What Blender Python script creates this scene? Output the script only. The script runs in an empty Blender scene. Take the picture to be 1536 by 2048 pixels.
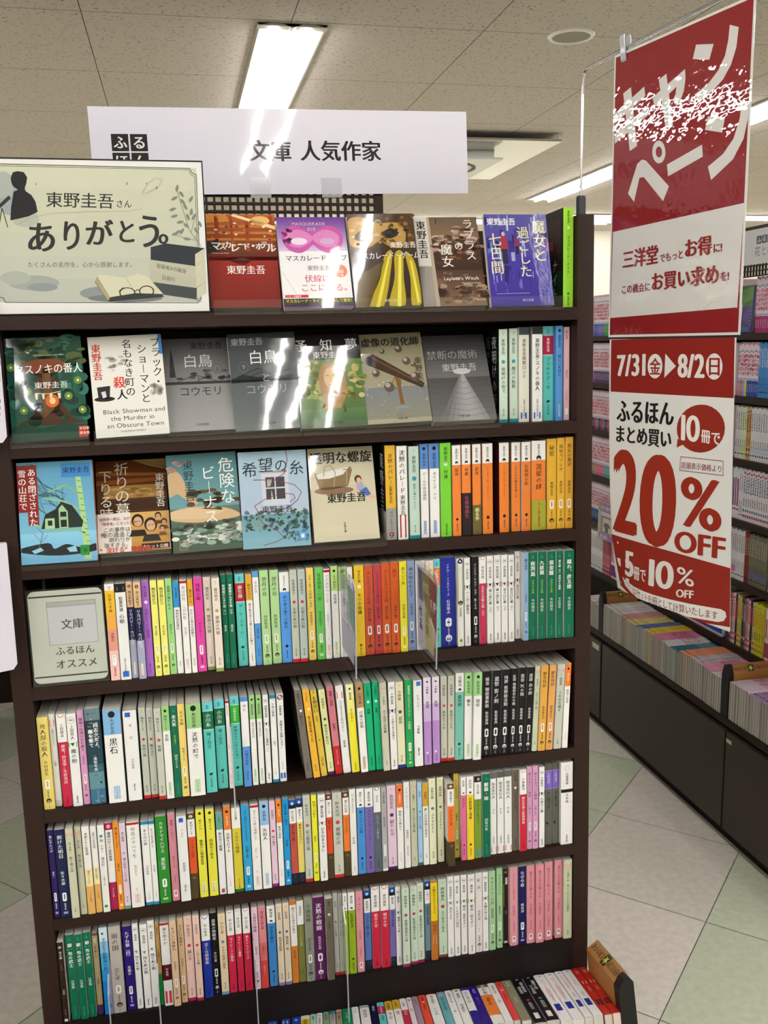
import bpy, math, random
import numpy as np
from mathutils import Matrix, Vector
S = bpy.context.scene
COL = S.collection
ZO = 0.2176                      # floor offset of the calibrated frame
# ---------------------------------------------------------------- camera, world, exposure
def make_camera():
    cd = bpy.data.cameras.new('camera'); co = bpy.data.objects.new('camera', cd); COL.objects.link(co)
    yaw, pit, rol = (0.212606, 0.184349, -0.022582)
    cy, sy, cp, sp = math.cos(yaw), math.sin(yaw), math.cos(pit), math.sin(pit)
    fwd = Vector((sy*cp, cy*cp, -sp)); right = Vector((cy, -sy, 0)); up = right.cross(fwd)
    r = right*math.cos(rol) + up*math.sin(rol); u = -right*math.sin(rol) + up*math.cos(rol)
    m = Matrix((r, u, -fwd)).transposed().to_4x4(); m.translation = Vector((0.24318, -1.37186, 1.42936 + ZO))
    co.matrix_world = m
    cd.sensor_fit = 'VERTICAL'; cd.sensor_height = 36.0; cd.lens = 1848.088*36.0/2048; cd.clip_start = .05; cd.clip_end = 60
    S.camera = co
make_camera()
S.view_settings.view_transform = 'Standard'; S.view_settings.look = 'None'
S.view_settings.exposure = 0.0; S.view_settings.gamma = 1.0; S.view_settings.use_curve_mapping = False
S.cycles.use_denoising = True
S.cycles.max_bounces = 10; S.cycles.transparent_max_bounces = 24
S.cycles.caustics_reflective = False; S.cycles.caustics_refractive = False
TUBE = 46.0                      # luminance of the fluorescent tubes
w = bpy.data.worlds.new('world'); S.world = w; w.use_nodes = True
w.node_tree.nodes['Background'].inputs[0].default_value = (.9, .93, 1, 1); w.node_tree.nodes['Background'].inputs[1].default_value = 0.0
# ---------------------------------------------------------------- colours, materials
def lin(h):
    if not isinstance(h, str): return tuple(h)[:3]
    o = []
    for i in (0, 2, 4):
        c = int(h[i:i+2], 16)/255
        o.append(c/12.92 if c <= .04045 else ((c+.055)/1.055)**2.4)
    return tuple(o)
def hexf(h): return np.array([int(h[i:i+2], 16) for i in (0, 2, 4)], float)
def tohex(a): return '%02x%02x%02x' % tuple(int(max(0, min(255, round(float(v))))) for v in a)
def mix(a, b, t): return tohex(hexf(a)*(1-t) + hexf(b)*t)
MATS = {}
def newmat(name):
    m = bpy.data.materials.new(name); m.use_nodes = True; MATS[name] = m
    nt = m.node_tree; return m, nt, nt.nodes['Principled BSDF']
def print_mat(name, rough, bump=0., scale=60., coat=0., gain=.86):
    m, nt, b = newmat(name)
    a = nt.nodes.new('ShaderNodeAttribute'); a.attribute_name = 'Col'
    g = nt.nodes.new('ShaderNodeVectorMath'); g.operation = 'SCALE'; g.inputs['Scale'].default_value = gain
    nt.links.new(a.outputs['Color'], g.inputs[0]); nt.links.new(g.outputs[0], b.inputs['Base Color'])
    b.inputs['Roughness'].default_value = rough; b.inputs['Coat Weight'].default_value = coat; b.inputs['Coat Roughness'].default_value = .03; b.inputs['Specular IOR Level'].default_value = .15 if coat else .22
    if bump:
        tc = nt.nodes.new('ShaderNodeTexCoord'); n = nt.nodes.new('ShaderNodeTexNoise'); n.inputs['Scale'].default_value = scale; n.inputs['Detail'].default_value = 2
        bp = nt.nodes.new('ShaderNodeBump'); bp.inputs['Strength'].default_value = bump; bp.inputs['Distance'].default_value = .01
        nt.links.new(tc.outputs['Object'], n.inputs['Vector']); nt.links.new(n.outputs['Fac'], bp.inputs['Height']); nt.links.new(bp.outputs[0], b.inputs['Normal'])
        if coat: nt.links.new(bp.outputs[0], b.inputs['Coat Normal'])
    return m
print_mat('printed_cover', .5)
print_mat('laminated_cover', .6, .03, 14, .8)
print_mat('laminated_sheet', .6, .045, 9, .9)
print_mat('paper_sheet', .6)
print_mat('banner_gloss', .6, .075, 45, .9)
print_mat('painted', .45)
def paper():
    m, nt, b = newmat('page_edges')
    a = nt.nodes.new('ShaderNodeAttribute'); a.attribute_name = 'Col'
    tc = nt.nodes.new('ShaderNodeTexCoord'); mp = nt.nodes.new('ShaderNodeMapping'); mp.inputs['Scale'].default_value = (1800, 6, 6)
    n = nt.nodes.new('ShaderNodeTexNoise'); n.inputs['Scale'].default_value = 1.0; n.inputs['Detail'].default_value = 1
    r = nt.nodes.new('ShaderNodeMapRange'); r.inputs[3].default_value = .72; r.inputs[4].default_value = 1.0
    mx = nt.nodes.new('ShaderNodeVectorMath'); mx.operation = 'SCALE'
    L = nt.links.new; L(tc.outputs['Object'], mp.inputs[0]); L(mp.outputs[0], n.inputs['Vector']); L(n.outputs['Fac'], r.inputs[0]); L(a.outputs['Color'], mx.inputs[0]); L(r.outputs[0], mx.inputs['Scale']); L(mx.outputs[0], b.inputs['Base Color'])
    b.inputs['Roughness'].default_value = .8
paper()
def brown(name, col, rough=.45, amt=.35, sc=(3, 3, 40)):
    m, nt, b = newmat(name); L = nt.links.new
    tc = nt.nodes.new('ShaderNodeTexCoord'); mp = nt.nodes.new('ShaderNodeMapping'); mp.inputs['Scale'].default_value = sc
    n = nt.nodes.new('ShaderNodeTexNoise'); n.inputs['Scale'].default_value = 6; n.inputs['Detail'].default_value = 4
    c = nt.nodes.new('ShaderNodeMix'); c.data_type = 'RGBA'
    k = lin(col); c.inputs[6].default_value = (*[v*(1-amt) for v in k], 1); c.inputs[7].default_value = (*[v*(1+amt) for v in k], 1)
    L(tc.outputs['Object'], mp.inputs[0]); L(mp.outputs[0], n.inputs['Vector']); L(n.outputs['Fac'], c.inputs[0]); L(c.outputs[2], b.inputs['Base Color'])
    b.inputs['Roughness'].default_value = rough; b.inputs['Specular IOR Level'].default_value = .25
    return m
brown('dark_wood', '281610', .55); brown('cabinet_face', '3a3029', .4, .06); brown('black_board', '150e0c', .65, .1)
brown('cardboard', 'a87440', .55, .12); brown('dark_cap', '1d1c1b', .5, .05)
def plain(name, col, rough=.5, metal=0., **k):
    m, nt, b = newmat(name); n = nt.nodes.new('ShaderNodeTexNoise'); n.inputs['Scale'].default_value = 30
    c = nt.nodes.new('ShaderNodeMix'); c.data_type = 'RGBA'; q = lin(col)
    c.inputs[6].default_value = (*[v*.96 for v in q], 1); c.inputs[7].default_value = (*[min(1, v*1.04) for v in q], 1)
    nt.links.new(n.outputs['Fac'], c.inputs[0]); nt.links.new(c.outputs[2], b.inputs['Base Color'])
    b.inputs['Roughness'].default_value = rough; b.inputs['Metallic'].default_value = metal
    return m
plain('wall_paint', 'dcd8c8', .8); plain('white_metal', 'e4e2dc', .35); plain('steel', 'c8c8c8', .25, .9); plain('black_rubber', '20242a', .5)
plain('vent_grey', '8c877b', .6); plain('reflector', 'a8a29a', .4); plain('mirror_panel', 'b8b6ae', .12, .75)
def film_print():
    m = bpy.data.materials.new('film_print'); m.use_nodes = True; nt = m.node_tree; nt.nodes.clear(); MATS['film_print'] = m; L = nt.links.new
    o = nt.nodes.new('ShaderNodeOutputMaterial'); t = nt.nodes.new('ShaderNodeBsdfTransparent'); t.inputs[0].default_value = (.9, .9, .92, 1); d = nt.nodes.new('ShaderNodeBsdfDiffuse')
    a = nt.nodes.new('ShaderNodeAttribute'); a.attribute_name = 'Col'; L(a.outputs['Color'], d.inputs[0]); x = nt.nodes.new('ShaderNodeMixShader'); x.inputs[0].default_value = .72
    L(t.outputs[0], x.inputs[1]); L(d.outputs[0], x.inputs[2]); L(x.outputs[0], o.inputs[0])
def clear(name, tint, refl=.12, rough=.05, alpha=.0, col='ffffff'):
    m = bpy.data.materials.new(name); m.use_nodes = True; nt = m.node_tree; nt.nodes.clear(); MATS[name] = m; L = nt.links.new
    o = nt.nodes.new('ShaderNodeOutputMaterial'); t = nt.nodes.new('ShaderNodeBsdfTransparent'); t.inputs[0].default_value = (*tint, 1)
    g = nt.nodes.new('ShaderNodeBsdfGlossy'); g.inputs['Roughness'].default_value = rough
    f = nt.nodes.new('ShaderNodeLayerWeight'); f.inputs[0].default_value = .5
    pw = nt.nodes.new('ShaderNodeMath'); pw.operation = 'POWER'; pw.inputs[1].default_value = 4; L(f.outputs['Facing'], pw.inputs[0])
    ad = nt.nodes.new('ShaderNodeMath'); ad.operation = 'MULTIPLY_ADD'; ad.inputs[1].default_value = .5; ad.inputs[2].default_value = .025+refl*.15
    m1 = nt.nodes.new('ShaderNodeMixShader'); L(pw.outputs[0], ad.inputs[0]); L(ad.outputs[0], m1.inputs[0]); L(t.outputs[0], m1.inputs[1]); L(g.outputs[0], m1.inputs[2])
    last = m1
    if alpha:
        d = nt.nodes.new('ShaderNodeBsdfDiffuse'); d.inputs[0].default_value = (*lin(col), 1); m2 = nt.nodes.new('ShaderNodeMixShader'); m2.inputs[0].default_value = alpha
        L(m1.outputs[0], m2.inputs[1]); L(d.outputs[0], m2.inputs[2]); last = m2
    L(last.outputs[0], o.inputs[0])
clear('clear_acrylic', (.985, .988, .99), .05); clear('clear_edge', (.8, .82, .85), .5, .2, .45, 'd8dce4'); clear('film', (.9, .9, .95), .05, .1, .16, 'c0c0d4'); clear('tape', (.97, .97, .98), .2, .08, .22, 'f4f4f8'); film_print()
def tube_mat():
    m = bpy.data.materials.new('lit_tube'); m.use_nodes = True; nt = m.node_tree; nt.nodes.clear(); MATS['lit_tube'] = m
    o = nt.nodes.new('ShaderNodeOutputMaterial'); e = nt.nodes.new('ShaderNodeEmission'); e.inputs[0].default_value = (1, .985, .975, 1); e.inputs[1].default_value = TUBE
    nt.links.new(e.outputs[0], o.inputs[0])
tube_mat()
def ceil_mat():
    m, nt, b = newmat('ceiling_board'); L = nt.links.new; N = nt.nodes.new
    tc = N('ShaderNodeTexCoord'); sp = N('ShaderNodeSeparateXYZ'); L(tc.outputs['Object'], sp.inputs[0])
    def line(out, off, per, wd):
        a = N('ShaderNodeMath'); a.operation = 'SUBTRACT'; a.inputs[1].default_value = off; L(out, a.inputs[0])
        p = N('ShaderNodeMath'); p.operation = 'PINGPONG'; p.inputs[1].default_value = per/2; L(a.outputs[0], p.inputs[0])
        c = N('ShaderNodeMath'); c.operation = 'LESS_THAN'; c.inputs[1].default_value = wd; L(p.outputs[0], c.inputs[0]); return c
    a = line(sp.outputs[0], -.0734, .9035, .0022); c = line(sp.outputs[1], 3.077, .909, .0022)
    mx = N('ShaderNodeMath'); mx.operation = 'MAXIMUM'; L(a.outputs[0], mx.inputs[0]); L(c.outputs[0], mx.inputs[1])
    mp = N('ShaderNodeMapping'); mp.inputs['Rotation'].default_value = (0, 0, .9); mp.inputs['Scale'].default_value = (34, 78, 1); L(tc.outputs['Object'], mp.inputs[0])
    v = N('ShaderNodeTexVoronoi'); v.inputs['Scale'].default_value = 1; v.inputs['Randomness'].default_value = 1; L(mp.outputs[0], v.inputs['Vector'])
    n = N('ShaderNodeTexNoise'); n.inputs['Scale'].default_value = 55; L(tc.outputs['Object'], n.inputs['Vector'])
    th = N('ShaderNodeMath'); th.operation = 'MULTIPLY'; th.inputs[1].default_value = .42; L(n.outputs['Fac'], th.inputs[0])
    ls = N('ShaderNodeMath'); ls.operation = 'LESS_THAN'; L(v.outputs['Distance'], ls.inputs[0]); L(th.outputs[0], ls.inputs[1])
    sc = N('ShaderNodeMath'); sc.operation = 'MULTIPLY'; sc.inputs[1].default_value = .75; L(ls.outputs[0], sc.inputs[0])
    m2 = N('ShaderNodeMath'); m2.operation = 'MAXIMUM'; L(mx.outputs[0], m2.inputs[0]); L(sc.outputs[0], m2.inputs[1])
    r = N('ShaderNodeMix'); r.data_type = 'RGBA'; r.inputs[6].default_value = (*lin('c6bbb0'), 1); r.inputs[7].default_value = (*lin('4a4238'), 1)
    L(m2.outputs[0], r.inputs[0]); L(r.outputs[2], b.inputs['Base Color']); b.inputs['Roughness'].default_value = .85
ceil_mat()
def floor_mat():
    m, nt, b = newmat('floor_tile'); L = nt.links.new; N = nt.nodes.new
    a = N('ShaderNodeAttribute'); a.attribute_name = 'Col'
    tc = N('ShaderNodeTexCoord'); n = N('ShaderNodeTexNoise'); n.inputs['Scale'].default_value = 46; n.inputs['Detail'].default_value = 5; L(tc.outputs['Object'], n.inputs['Vector'])
    r = N('ShaderNodeMapRange'); r.inputs[1].default_value = .3; r.inputs[2].default_value = .7; r.inputs[3].default_value = .92; r.inputs[4].default_value = 1.07; L(n.outputs['Fac'], r.inputs[0])
    x = N('ShaderNodeVectorMath'); x.operation = 'SCALE'; L(a.outputs['Color'], x.inputs[0]); L(r.outputs[0], x.inputs['Scale']); L(x.outputs[0], b.inputs['Base Color']); b.inputs['Roughness'].default_value = .38
floor_mat()
# ---------------------------------------------------------------- glyphs and mesh builder
CHARS = " !%',-./0123456789:ABCDEFGHIJKLMNOPQRSTUVWXYZabcdefghijklmnopqrstuvwxyz“”↑▽★\u3000、。々「」あいうえおかがきぎくぐけげこごさざしじすずせぜそただちっつづてでとどなにぬねのはばひびふぶへべぺほぼぽまみむめもゃやゆよらりるれろわをんゝアィイウェエオカガキクグゲコサザシジスズセタダチッテデトドナニネノハバパヒビピフブプベホポマミムメモャヤュョヨラリルレロワンヴヶ・ー一七万三上下与世両中乃久之乙九乱乾予事二五井亜京亮人仁今介付代件伊伏会伝伯似佐体余作佳使供価係保信修俳俺倫健偵傀傭傳傷像償儡元兇先光入全八公六兵具兼内円冊冬冽凜凪出分刊初剛剣創力加助動勝募匁化北医十千卒卓南博印危原去参友双取口史司合吉同名向君吾呉周呪命和品哉哭哲啓善喫喰四回国園在圭坂城堂堕報塁塩士売変夏外夜夢大天太夫央失奇奈奥女奴好妖始姫娘娼婚嫁子存孝季孤学守安完官定宜宝実宮家容宿寂密富寒察寶寺将小少尚尾居屋山岡島峻崇崎嵐嶋川州工巻市希帖帝師帰幕年幸幹幻幽幾庁店府度座庫庭康廊廻弘弱強彦影役彼後得御徳心志応忠念怪恋恒恨恭恵悔悪情意愛感慟懐懺成戦戸房手打拐拝持捕捜掃掟探推撃改政敏救教敬敵文斎斬断新旅旋族旛日早昌明星映春昭時普晴智暗暦暮書最月有朋朗望朝期木末本朱杉村来東松林果柊柏柩柴査栄栗格案桐桜條棄棚森検椿業極楼榎様槽横樹橋機次歌正此武死残殺殿比毛民気水求江池決沈沖沙沢河治泉法波泣泰洋津流浜浩浮海消涼淫深淳清済渡港湊湯満源溝溺漂漏潤潮澤澪瀧瀬火灯点烏無熊熱父版牙牧物特犬犯狐猫献猴猿獺玉王珠理瑞甘生田由男町画界畑畠番異疑疾痛発白皇目相眞真眼着睦瞳矢知石砂研破示社祈祐神祥禁禎福秀秋秘穂空立竜章童端競竹笑笹筆算篤米糸紀約紅紋純紗紛紫組絆結絡絵綺綿緑緒線編縁織繭罪署羅美義羽翔者耕聖聞聴胎膝膳舎舞船艦良色花芳芸芹若英茂茜茶荒荘萩萬落葉葵蔵蔽薫薬藍藤蘭虚蜂蜃蝉蝶螺血行術街衛衣表装裏裕襲西要見視親観角解訂計記診詠試話誕誘語説読誰談請論謀謎講謝警議譲谷豪貫貴買賀贈赤超越路踪蹴身輩辺辻近迷追退透逢過道達遠遺那邦邸郁郎部郷都鄙酒酔里重野金鈴銀録鍵鏡長閉開間関闇阿限院陰険陽隆階隠隷雄雅集雛離雨雪雲震霊霧青預頭題額顎願風飯館香馬駅騎騒高髙鬱鬼魁魂魔魚鮪鯉鳥鳳鳴鳶鴨鵬鶏鹿麻黄黒黙鼬龍︑︱︵︶！（）／ＨＰ"
G = {}
def load_glyphs():
    objs = []
    for hi in (0, 1):
        for ch in CHARS:
            c = bpy.data.curves.new('g', 'FONT'); c.body = ch; c.resolution_u = 6 if hi else 1
            o = bpy.data.objects.new('g', c); COL.objects.link(o); objs.append((hi, ch, o, c))
    dg = bpy.context.evaluated_depsgraph_get()
    for hi, ch, o, c in objs:
        e = o.evaluated_get(dg); m = e.to_mesh()
        v = [(p.co.x, p.co.y) for p in m.vertices]; f = [tuple(p.vertices) for p in m.polygons]
        G[(ch, hi)] = (np.array(v) if v else np.zeros((0, 2)), f); e.to_mesh_clear()
    for hi, ch, o, c in objs: bpy.data.objects.remove(o); bpy.data.curves.remove(c)
# weights: a heavier face is the same outline struck several times, slightly shifted
WGT = {0: ((0, 0),), 1: ((-.011, 0), (.011, 0)), 2: ((-.03, 0), (-.01, .01), (.01, -.01), (.03, 0)), 3: ((-.05, 0), (-.025, .012), (0, -.012), (.025, .012), (.05, 0))}
load_glyphs()
ROT = {'ー': '︱', '（': '︵', '）': '︶', '、': '︑'}
class MB:
    """collects coloured polygons; build() links them as one mesh object"""
    def __init__(s): s.v = []; s.f = []; s.c = []; s.m = []; s.n = 0
    def poly(s, pts, col, m=0):
        s.v.extend(pts); s.f.append(tuple(range(s.n, s.n+len(pts)))); s.n += len(pts); s.c.append(col); s.m.append(m)
    def mesh(s, vs, fs, col, m=0):
        s.v.extend(vs); n = s.n
        for f in fs: s.f.append(tuple(i+n for i in f)); s.c.append(col); s.m.append(m)
        s.n += len(vs)
    def box(s, a, b, col='808080', m=0):
        x0, y0, z0 = a; x1, y1, z1 = b
        v = [(x0,y0,z0),(x1,y0,z0),(x1,y1,z0),(x0,y1,z0),(x0,y0,z1),(x1,y0,z1),(x1,y1,z1),(x0,y1,z1)]
        s.mesh(v, [(0,3,2,1),(4,5,6,7),(0,1,5,4),(1,2,6,5),(2,3,7,6),(3,0,4,7)], col, m)
    def prism(s, pts, d, col='808080', m=0):
        """pts: closed 3-D outline; d: extrusion vector"""
        n = len(pts); q = [tuple(np.array(p)+np.array(d)) for p in pts]
        s.mesh(list(pts)+q, [tuple(range(n-1, -1, -1)), tuple(range(n, 2*n))]+[(i, (i+1) % n, n+(i+1) % n, n+i) for i in range(n)], col, m)
    def tube(s, path, r, col='808080', m=0, seg=10):
        P = [Vector(p) for p in path]; rings = []
        for i, p in enumerate(P):
            t = (P[min(i+1, len(P)-1)]-P[max(i-1, 0)]).normalized(); a = t.orthogonal().normalized() if i == 0 else (a - t*a.dot(t)).normalized(); b = t.cross(a)
            rr = r[i] if isinstance(r, (list, tuple)) else r
            rings.append([tuple(p+(a*math.cos(k*2*math.pi/seg)+b*math.sin(k*2*math.pi/seg))*rr) for k in range(seg)])
        v = [q for g in rings for q in g]; f = []
        for i in range(len(P)-1):
            for k in range(seg): f.append((i*seg+k, i*seg+(k+1) % seg, (i+1)*seg+(k+1) % seg, (i+1)*seg+k))
        f.append(tuple(range(seg-1, -1, -1))); f.append(tuple(range((len(P)-1)*seg, len(P)*seg)))
        s.mesh(v, f, col, m)
    def build(s, name, mats, parent=None, mat=None, smooth=False):
        me = bpy.data.meshes.new(name); me.from_pydata([tuple(p) for p in s.v], [], s.f)
        for m in (mats if isinstance(mats, (list, tuple)) else [mats]): me.materials.append(MATS[m])
        me.polygons.foreach_set('material_index', s.m)
        lc = np.repeat(np.array([lin(c) for c in s.c]), [len(f) for f in s.f], axis=0)
        at = me.color_attributes.new('Col', 'FLOAT_COLOR', 'CORNER')
        at.data.foreach_set('color', np.hstack([lc, np.ones((len(lc), 1))]).astype(np.float32).ravel())
        if smooth: me.polygons.foreach_set('use_smooth', [True]*len(s.f))
        me.update()
        o = bpy.data.objects.new(name, me); COL.objects.link(o)
        if parent is not None: o.parent = parent
        elif mat is not None: o.matrix_world = mat
        return o
class Art:
    """flat printing on a u (right), v (down) sheet, mapped into space by fn(u, v, layer)"""
    def __init__(s, mb, fn, w, h, m=0, step=9e-5): s.mb, s.fn, s.w, s.h, s.m, s.k, s.step = mb, fn, w, h, m, 1, step; s.hi = 0
    def poly(s, pts, col): s.mb.poly([s.fn(u, v, s.k*s.step) for u, v in pts], col, s.m)
    def rect(s, u0, v0, u1, v1, col, nu=1):
        for i in range(nu):
            a = u0+(u1-u0)*i/nu; b = u0+(u1-u0)*(i+1)/nu; s.poly([(a, v1), (b, v1), (b, v0), (a, v0)], col)
    def grad(s, u0, v0, u1, v1, c0, c1, n=10, nu=1):
        for i in range(n): s.rect(u0, v0+(v1-v0)*i/n, u1, v0+(v1-v0)*(i+1)/n, mix(c0, c1, (i+.5)/n), nu)
    def ell(s, cu, cv, ru, rv, col, n=16): s.poly([(cu+ru*math.cos(-k*2*math.pi/n), cv+rv*math.sin(-k*2*math.pi/n)) for k in range(n)], col)
    def line(s, pts, wd, col):
        for (a, b), (c, d) in zip(pts, pts[1:]):
            l = math.hypot(c-a, d-b) or 1e-9; x, y = -(d-b)/l*wd/2, (c-a)/l*wd/2; ex, ey = (c-a)/l*wd*.3, (d-b)/l*wd*.3
            q = [(a+x-ex, b+y-ey), (c+x+ex, d+y+ey), (c-x+ex, d-y+ey), (a-x-ex, b-y-ey)]; s.poly(q, col)
    def up(s): s.k += 1; return s
    def glyph(s, ch, bold, fu, col):
        v, f = G.get((ch, s.hi), (None, None))
        if v is None or not len(v): return
        for q, (dx, dy) in enumerate(WGT[bold]): s.mb.mesh([s.fn(*fu(x+dx, y+dy), (s.k+.13*q)*s.step) for x, y in v], f, col, s.m)
    def vtext(s, cu, v0, size, text, col, bold=1, pitch=1.02):
        v = v0
        for ch in text:
            if ch in ' \u3000': v += size*.45; continue
            c = ROT.get(ch, ch); asc = ord(ch) < 256; off = .3 if asc else .5
            s.glyph(c, bold, lambda x, y: (cu+(x-off)*size, v+(.88-y)*size), col); v += size*pitch*(.85 if asc else 1)
        return v
    def htext(s, u0, v0, size, text, col, bold=1, sx=1.):
        u = u0
        for ch in text:
            g = G.get((ch, 0)); asc = ord(ch) < 256
            s.glyph(ch, bold, lambda x, y: (u+x*size*sx, v0+(.88-y)*size), col)
            u += size*sx*((g[0][:, 0].max()+.08 if len(g[0]) else .3) if asc else 1.0)
        return u
    def quad_text(s, tl, tr, bl, text, col, bold=1):
        gl = []; x0 = 0
        for ch in text:
            v, f = G[(ch, 0)]; asc = ord(ch) < 256; adv = (v[:, 0].max()+.06 if len(v) else .3) if asc else 1.0; gl.append((ch, x0)); x0 += adv
        allv = np.vstack([G[(c, 0)][0]+np.array([x, 0]) for c, x in gl]); q = max(p[0] for p in WGT[bold]); q2 = max(p[1] for p in WGT[bold]); a = allv.min(0)-np.array([q, q2]); b = allv.max(0)+np.array([q, q2])
        for ch, x in gl:
            def fu(px, py):
                p = (px+x-a[0])/(b[0]-a[0]); q = (b[1]-py)/(b[1]-a[1]); return (tl[0]+(tr[0]-tl[0])*p+(bl[0]-tl[0])*q, tl[1]+(tr[1]-tl[1])*p+(bl[1]-tl[1])*q)
            s.glyph(ch, bold, fu, col)
def thing(name, label, cat, mat=Matrix(), group=None):
    o = bpy.data.objects.new(name, None); o.empty_display_size = .02; COL.objects.link(o); o.matrix_world = mat; return tag(o, label, cat, group)
def tag(o, label, cat, group=None, kind=None):
    o['label'] = label; o['category'] = cat
    if group: o['group'] = group
    if kind: o['kind'] = kind
    return o
def struct(o): o['kind'] = 'structure'; return o
T = Matrix.Translation
def RX(a): return Matrix.Rotation(a, 4, 'X')
def RY(a): return Matrix.Rotation(a, 4, 'Y')
def RZ(a): return Matrix.Rotation(a, 4, 'Z')
M = T((0, 0, ZO)) @ RX(-0.022229)            # the bookcase leans very slightly back
# ---------------------------------------------------------------- the room
CZ = 3.057
def room():
    mb = MB(); r2 = math.sqrt(.5); s = .449
    X0, X1, Y0, Y1 = -5, 8, -6.5, 10.9
    mb.poly([(X0,Y0,-.004),(X1,Y0,-.004),(X1,Y1,-.004),(X0,Y1,-.004)], '8f8c84')
    for i in range(-26, 20):
        for j in range(-22, 34):
            g = (i % 2 == 1) if i >= -1 else (i % 2 == 0)
            if i == -1 and j >= 5: g = False
            p0, p1 = (i+.352)*s+.0012, (i+1.352)*s-.0012
            o = .72 if i >= -3 else .69
            q0, q1 = (j+o)*s+.0012, (j+1+o)*s-.0012
            pts = [((p+q)*r2, (q-p)*r2) for p, q in ((p0,q0),(p1,q0),(p1,q1),(p0,q1))]
            if all(X0 < x < X1 and Y0 < y < Y1 for x, y in pts):
                rd = random.Random(i*100+j).uniform(-.05, .05)
                mb.poly([(x, y, 0) for x, y in pts], mix('d4dec6' if g else 'ece6dd', 'ffffff' if rd > 0 else '777777', abs(rd)))
    struct(mb.build('floor', 'floor_tile'))
    mb = MB(); mb.box((X0, Y0, CZ), (X1, Y1, CZ+.05)); struct(mb.build('ceiling', 'ceiling_board'))
    for n, a, b in (('wall_back', (X0, Y1, 0), (X1, Y1+.1, CZ)), ('wall_front', (X0, Y0-.1, 0), (X1, Y0, CZ)), ('wall_left', (X0-.1, Y0, 0), (X0, Y1, CZ)), ('wall_right', (X1, Y0, 0), (X1+.1, Y1, CZ))):
        mb = MB(); mb.box(a, b); struct(mb.build(n, 'wall_paint'))
room()
def shade_panels():
    # unseen tall panels, added to keep the aisle floor at the left in shade
    for n, a, b in (('shade_panel_left', (-.98, -.25, 0), (-.74, 2.9, 1.86)), ('shade_panel_back', (-.98, 3.05, 0), (.95, 3.3, 1.86))):
        mb = MB(); mb.box(a, b); struct(mb.build(n, 'dark_wood'))
shade_panels()
def light_fixture(x, y0, y1, label, along='Y'):
    """recessed twin-tube trough: pan with sloped reflectors, tubes and end plates"""
    L = (y1-y0)/2; r = thing('ceiling_light', label, 'ceiling light', T((x, (y0+y1)/2, CZ)) @ (RZ(math.pi/2) if along == 'X' else Matrix()), 'fluorescent ceiling lights')
    w = .16
    mb = MB()
    prof = [(-w, -.004), (-w+.012, -.012), (-.075-.03, -.0035), (-.045, -.0035), (0, -.02), (.045, -.0035), (.105, -.0035), (w-.012, -.012), (w, -.004)]
    for (a, b), (c, d) in zip(prof, prof[1:]): mb.poly([(a, -L, b), (a, L, b), (c, L, d), (c, -L, d)], 'ffffff')
    for e in (-L, L): mb.poly([(a, e, b) for a, b in prof]+[(w, e, 0), (-w, e, 0)], 'ffffff'); mb.box((-w, min(e, e-.05*np.sign(e)), -.014), (w, max(e, e-.05*np.sign(e)), -.002))
    mb.build('reflector_pan', 'reflector', r)
    for sx in (-.075, .075):
        n = max(1, round(2*L/2.0)); tb = MB()
        tb.tube([(sx, -L+.05, -.022), (sx, L-.05, -.022)], .0155, seg=10); tb.build('tube', 'lit_tube', r)
light_fixture(.84, 3.10, 7.2, 'twin tube ceiling light above the header sign of the paperback bookcase')
light_fixture(4.05, 4.0, 8.15, 'long twin tube ceiling light behind the red campaign banner')
light_fixture(.84, -5.0, -.95, 'twin tube ceiling light behind the viewer, mirrored in the glossy covers')
light_fixture(-2.4, -4.6, -.5, 'twin tube ceiling light over the aisle to the left')
light_fixture(-3.25, 1.2, 7.2, 'twin tube ceiling light left of the aisle, beyond the bookcase')
light_fixture(4.05, -4.6, -.5, 'twin tube ceiling light beyond the comics bookcase, to the right')
light_fixture(-.75, -4.8, -.9, 'added twin tube fill light behind the viewer, left, brightening the spines')  # unseen extra fixture, added to brighten the shelf fronts
light_fixture(2.45, -4.8, -.9, 'added twin tube fill light behind the viewer, right, brightening the spines')  # likewise an added, unseen fixture for more light on the spines
def far_light(cx, y, half, label):
    light_fixture(cx, y-half, y+half, label, 'X')
far_light(3.3, 9.85, 2.4, 'far light strip across the ceiling near the back wall, over the black sleeve')
far_light(6.2, 9.4, 1.6, 'rightmost light strip across the ceiling near the back wall')
def speaker():
    r = thing('ceiling_speaker', 'round grey speaker grille set in the ceiling beside the banner arm', 'speaker', T((2.175, 3.085, CZ)))
    mb = MB(); N = 40; c = lambda k, R, z: (R*math.cos(k*2*math.pi/N), R*math.sin(k*2*math.pi/N), z)
    for k in range(N):
        for (a, za), (b, zb) in (((.112, 0), (.106, -.009)), ((.106, -.009), (.092, -.008)), ((.092, -.008), (.09, -.003))): mb.poly([c(k, a, za), c(k+1, a, za), c(k+1, b, zb), c(k, b, zb)], 'fff')if 0 else mb.poly([c(k, a, za), c(k+1, a, za), c(k+1, b, zb), c(k, b, zb)], 'cccccc')
    mb.build('rim', 'white_metal', r)
    g = MB(); g.poly([c(k, .0915, -.004) for k in range(N)], 'cccccc'); g.build('grille', 'vent_grey', r)
speaker()
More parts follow.
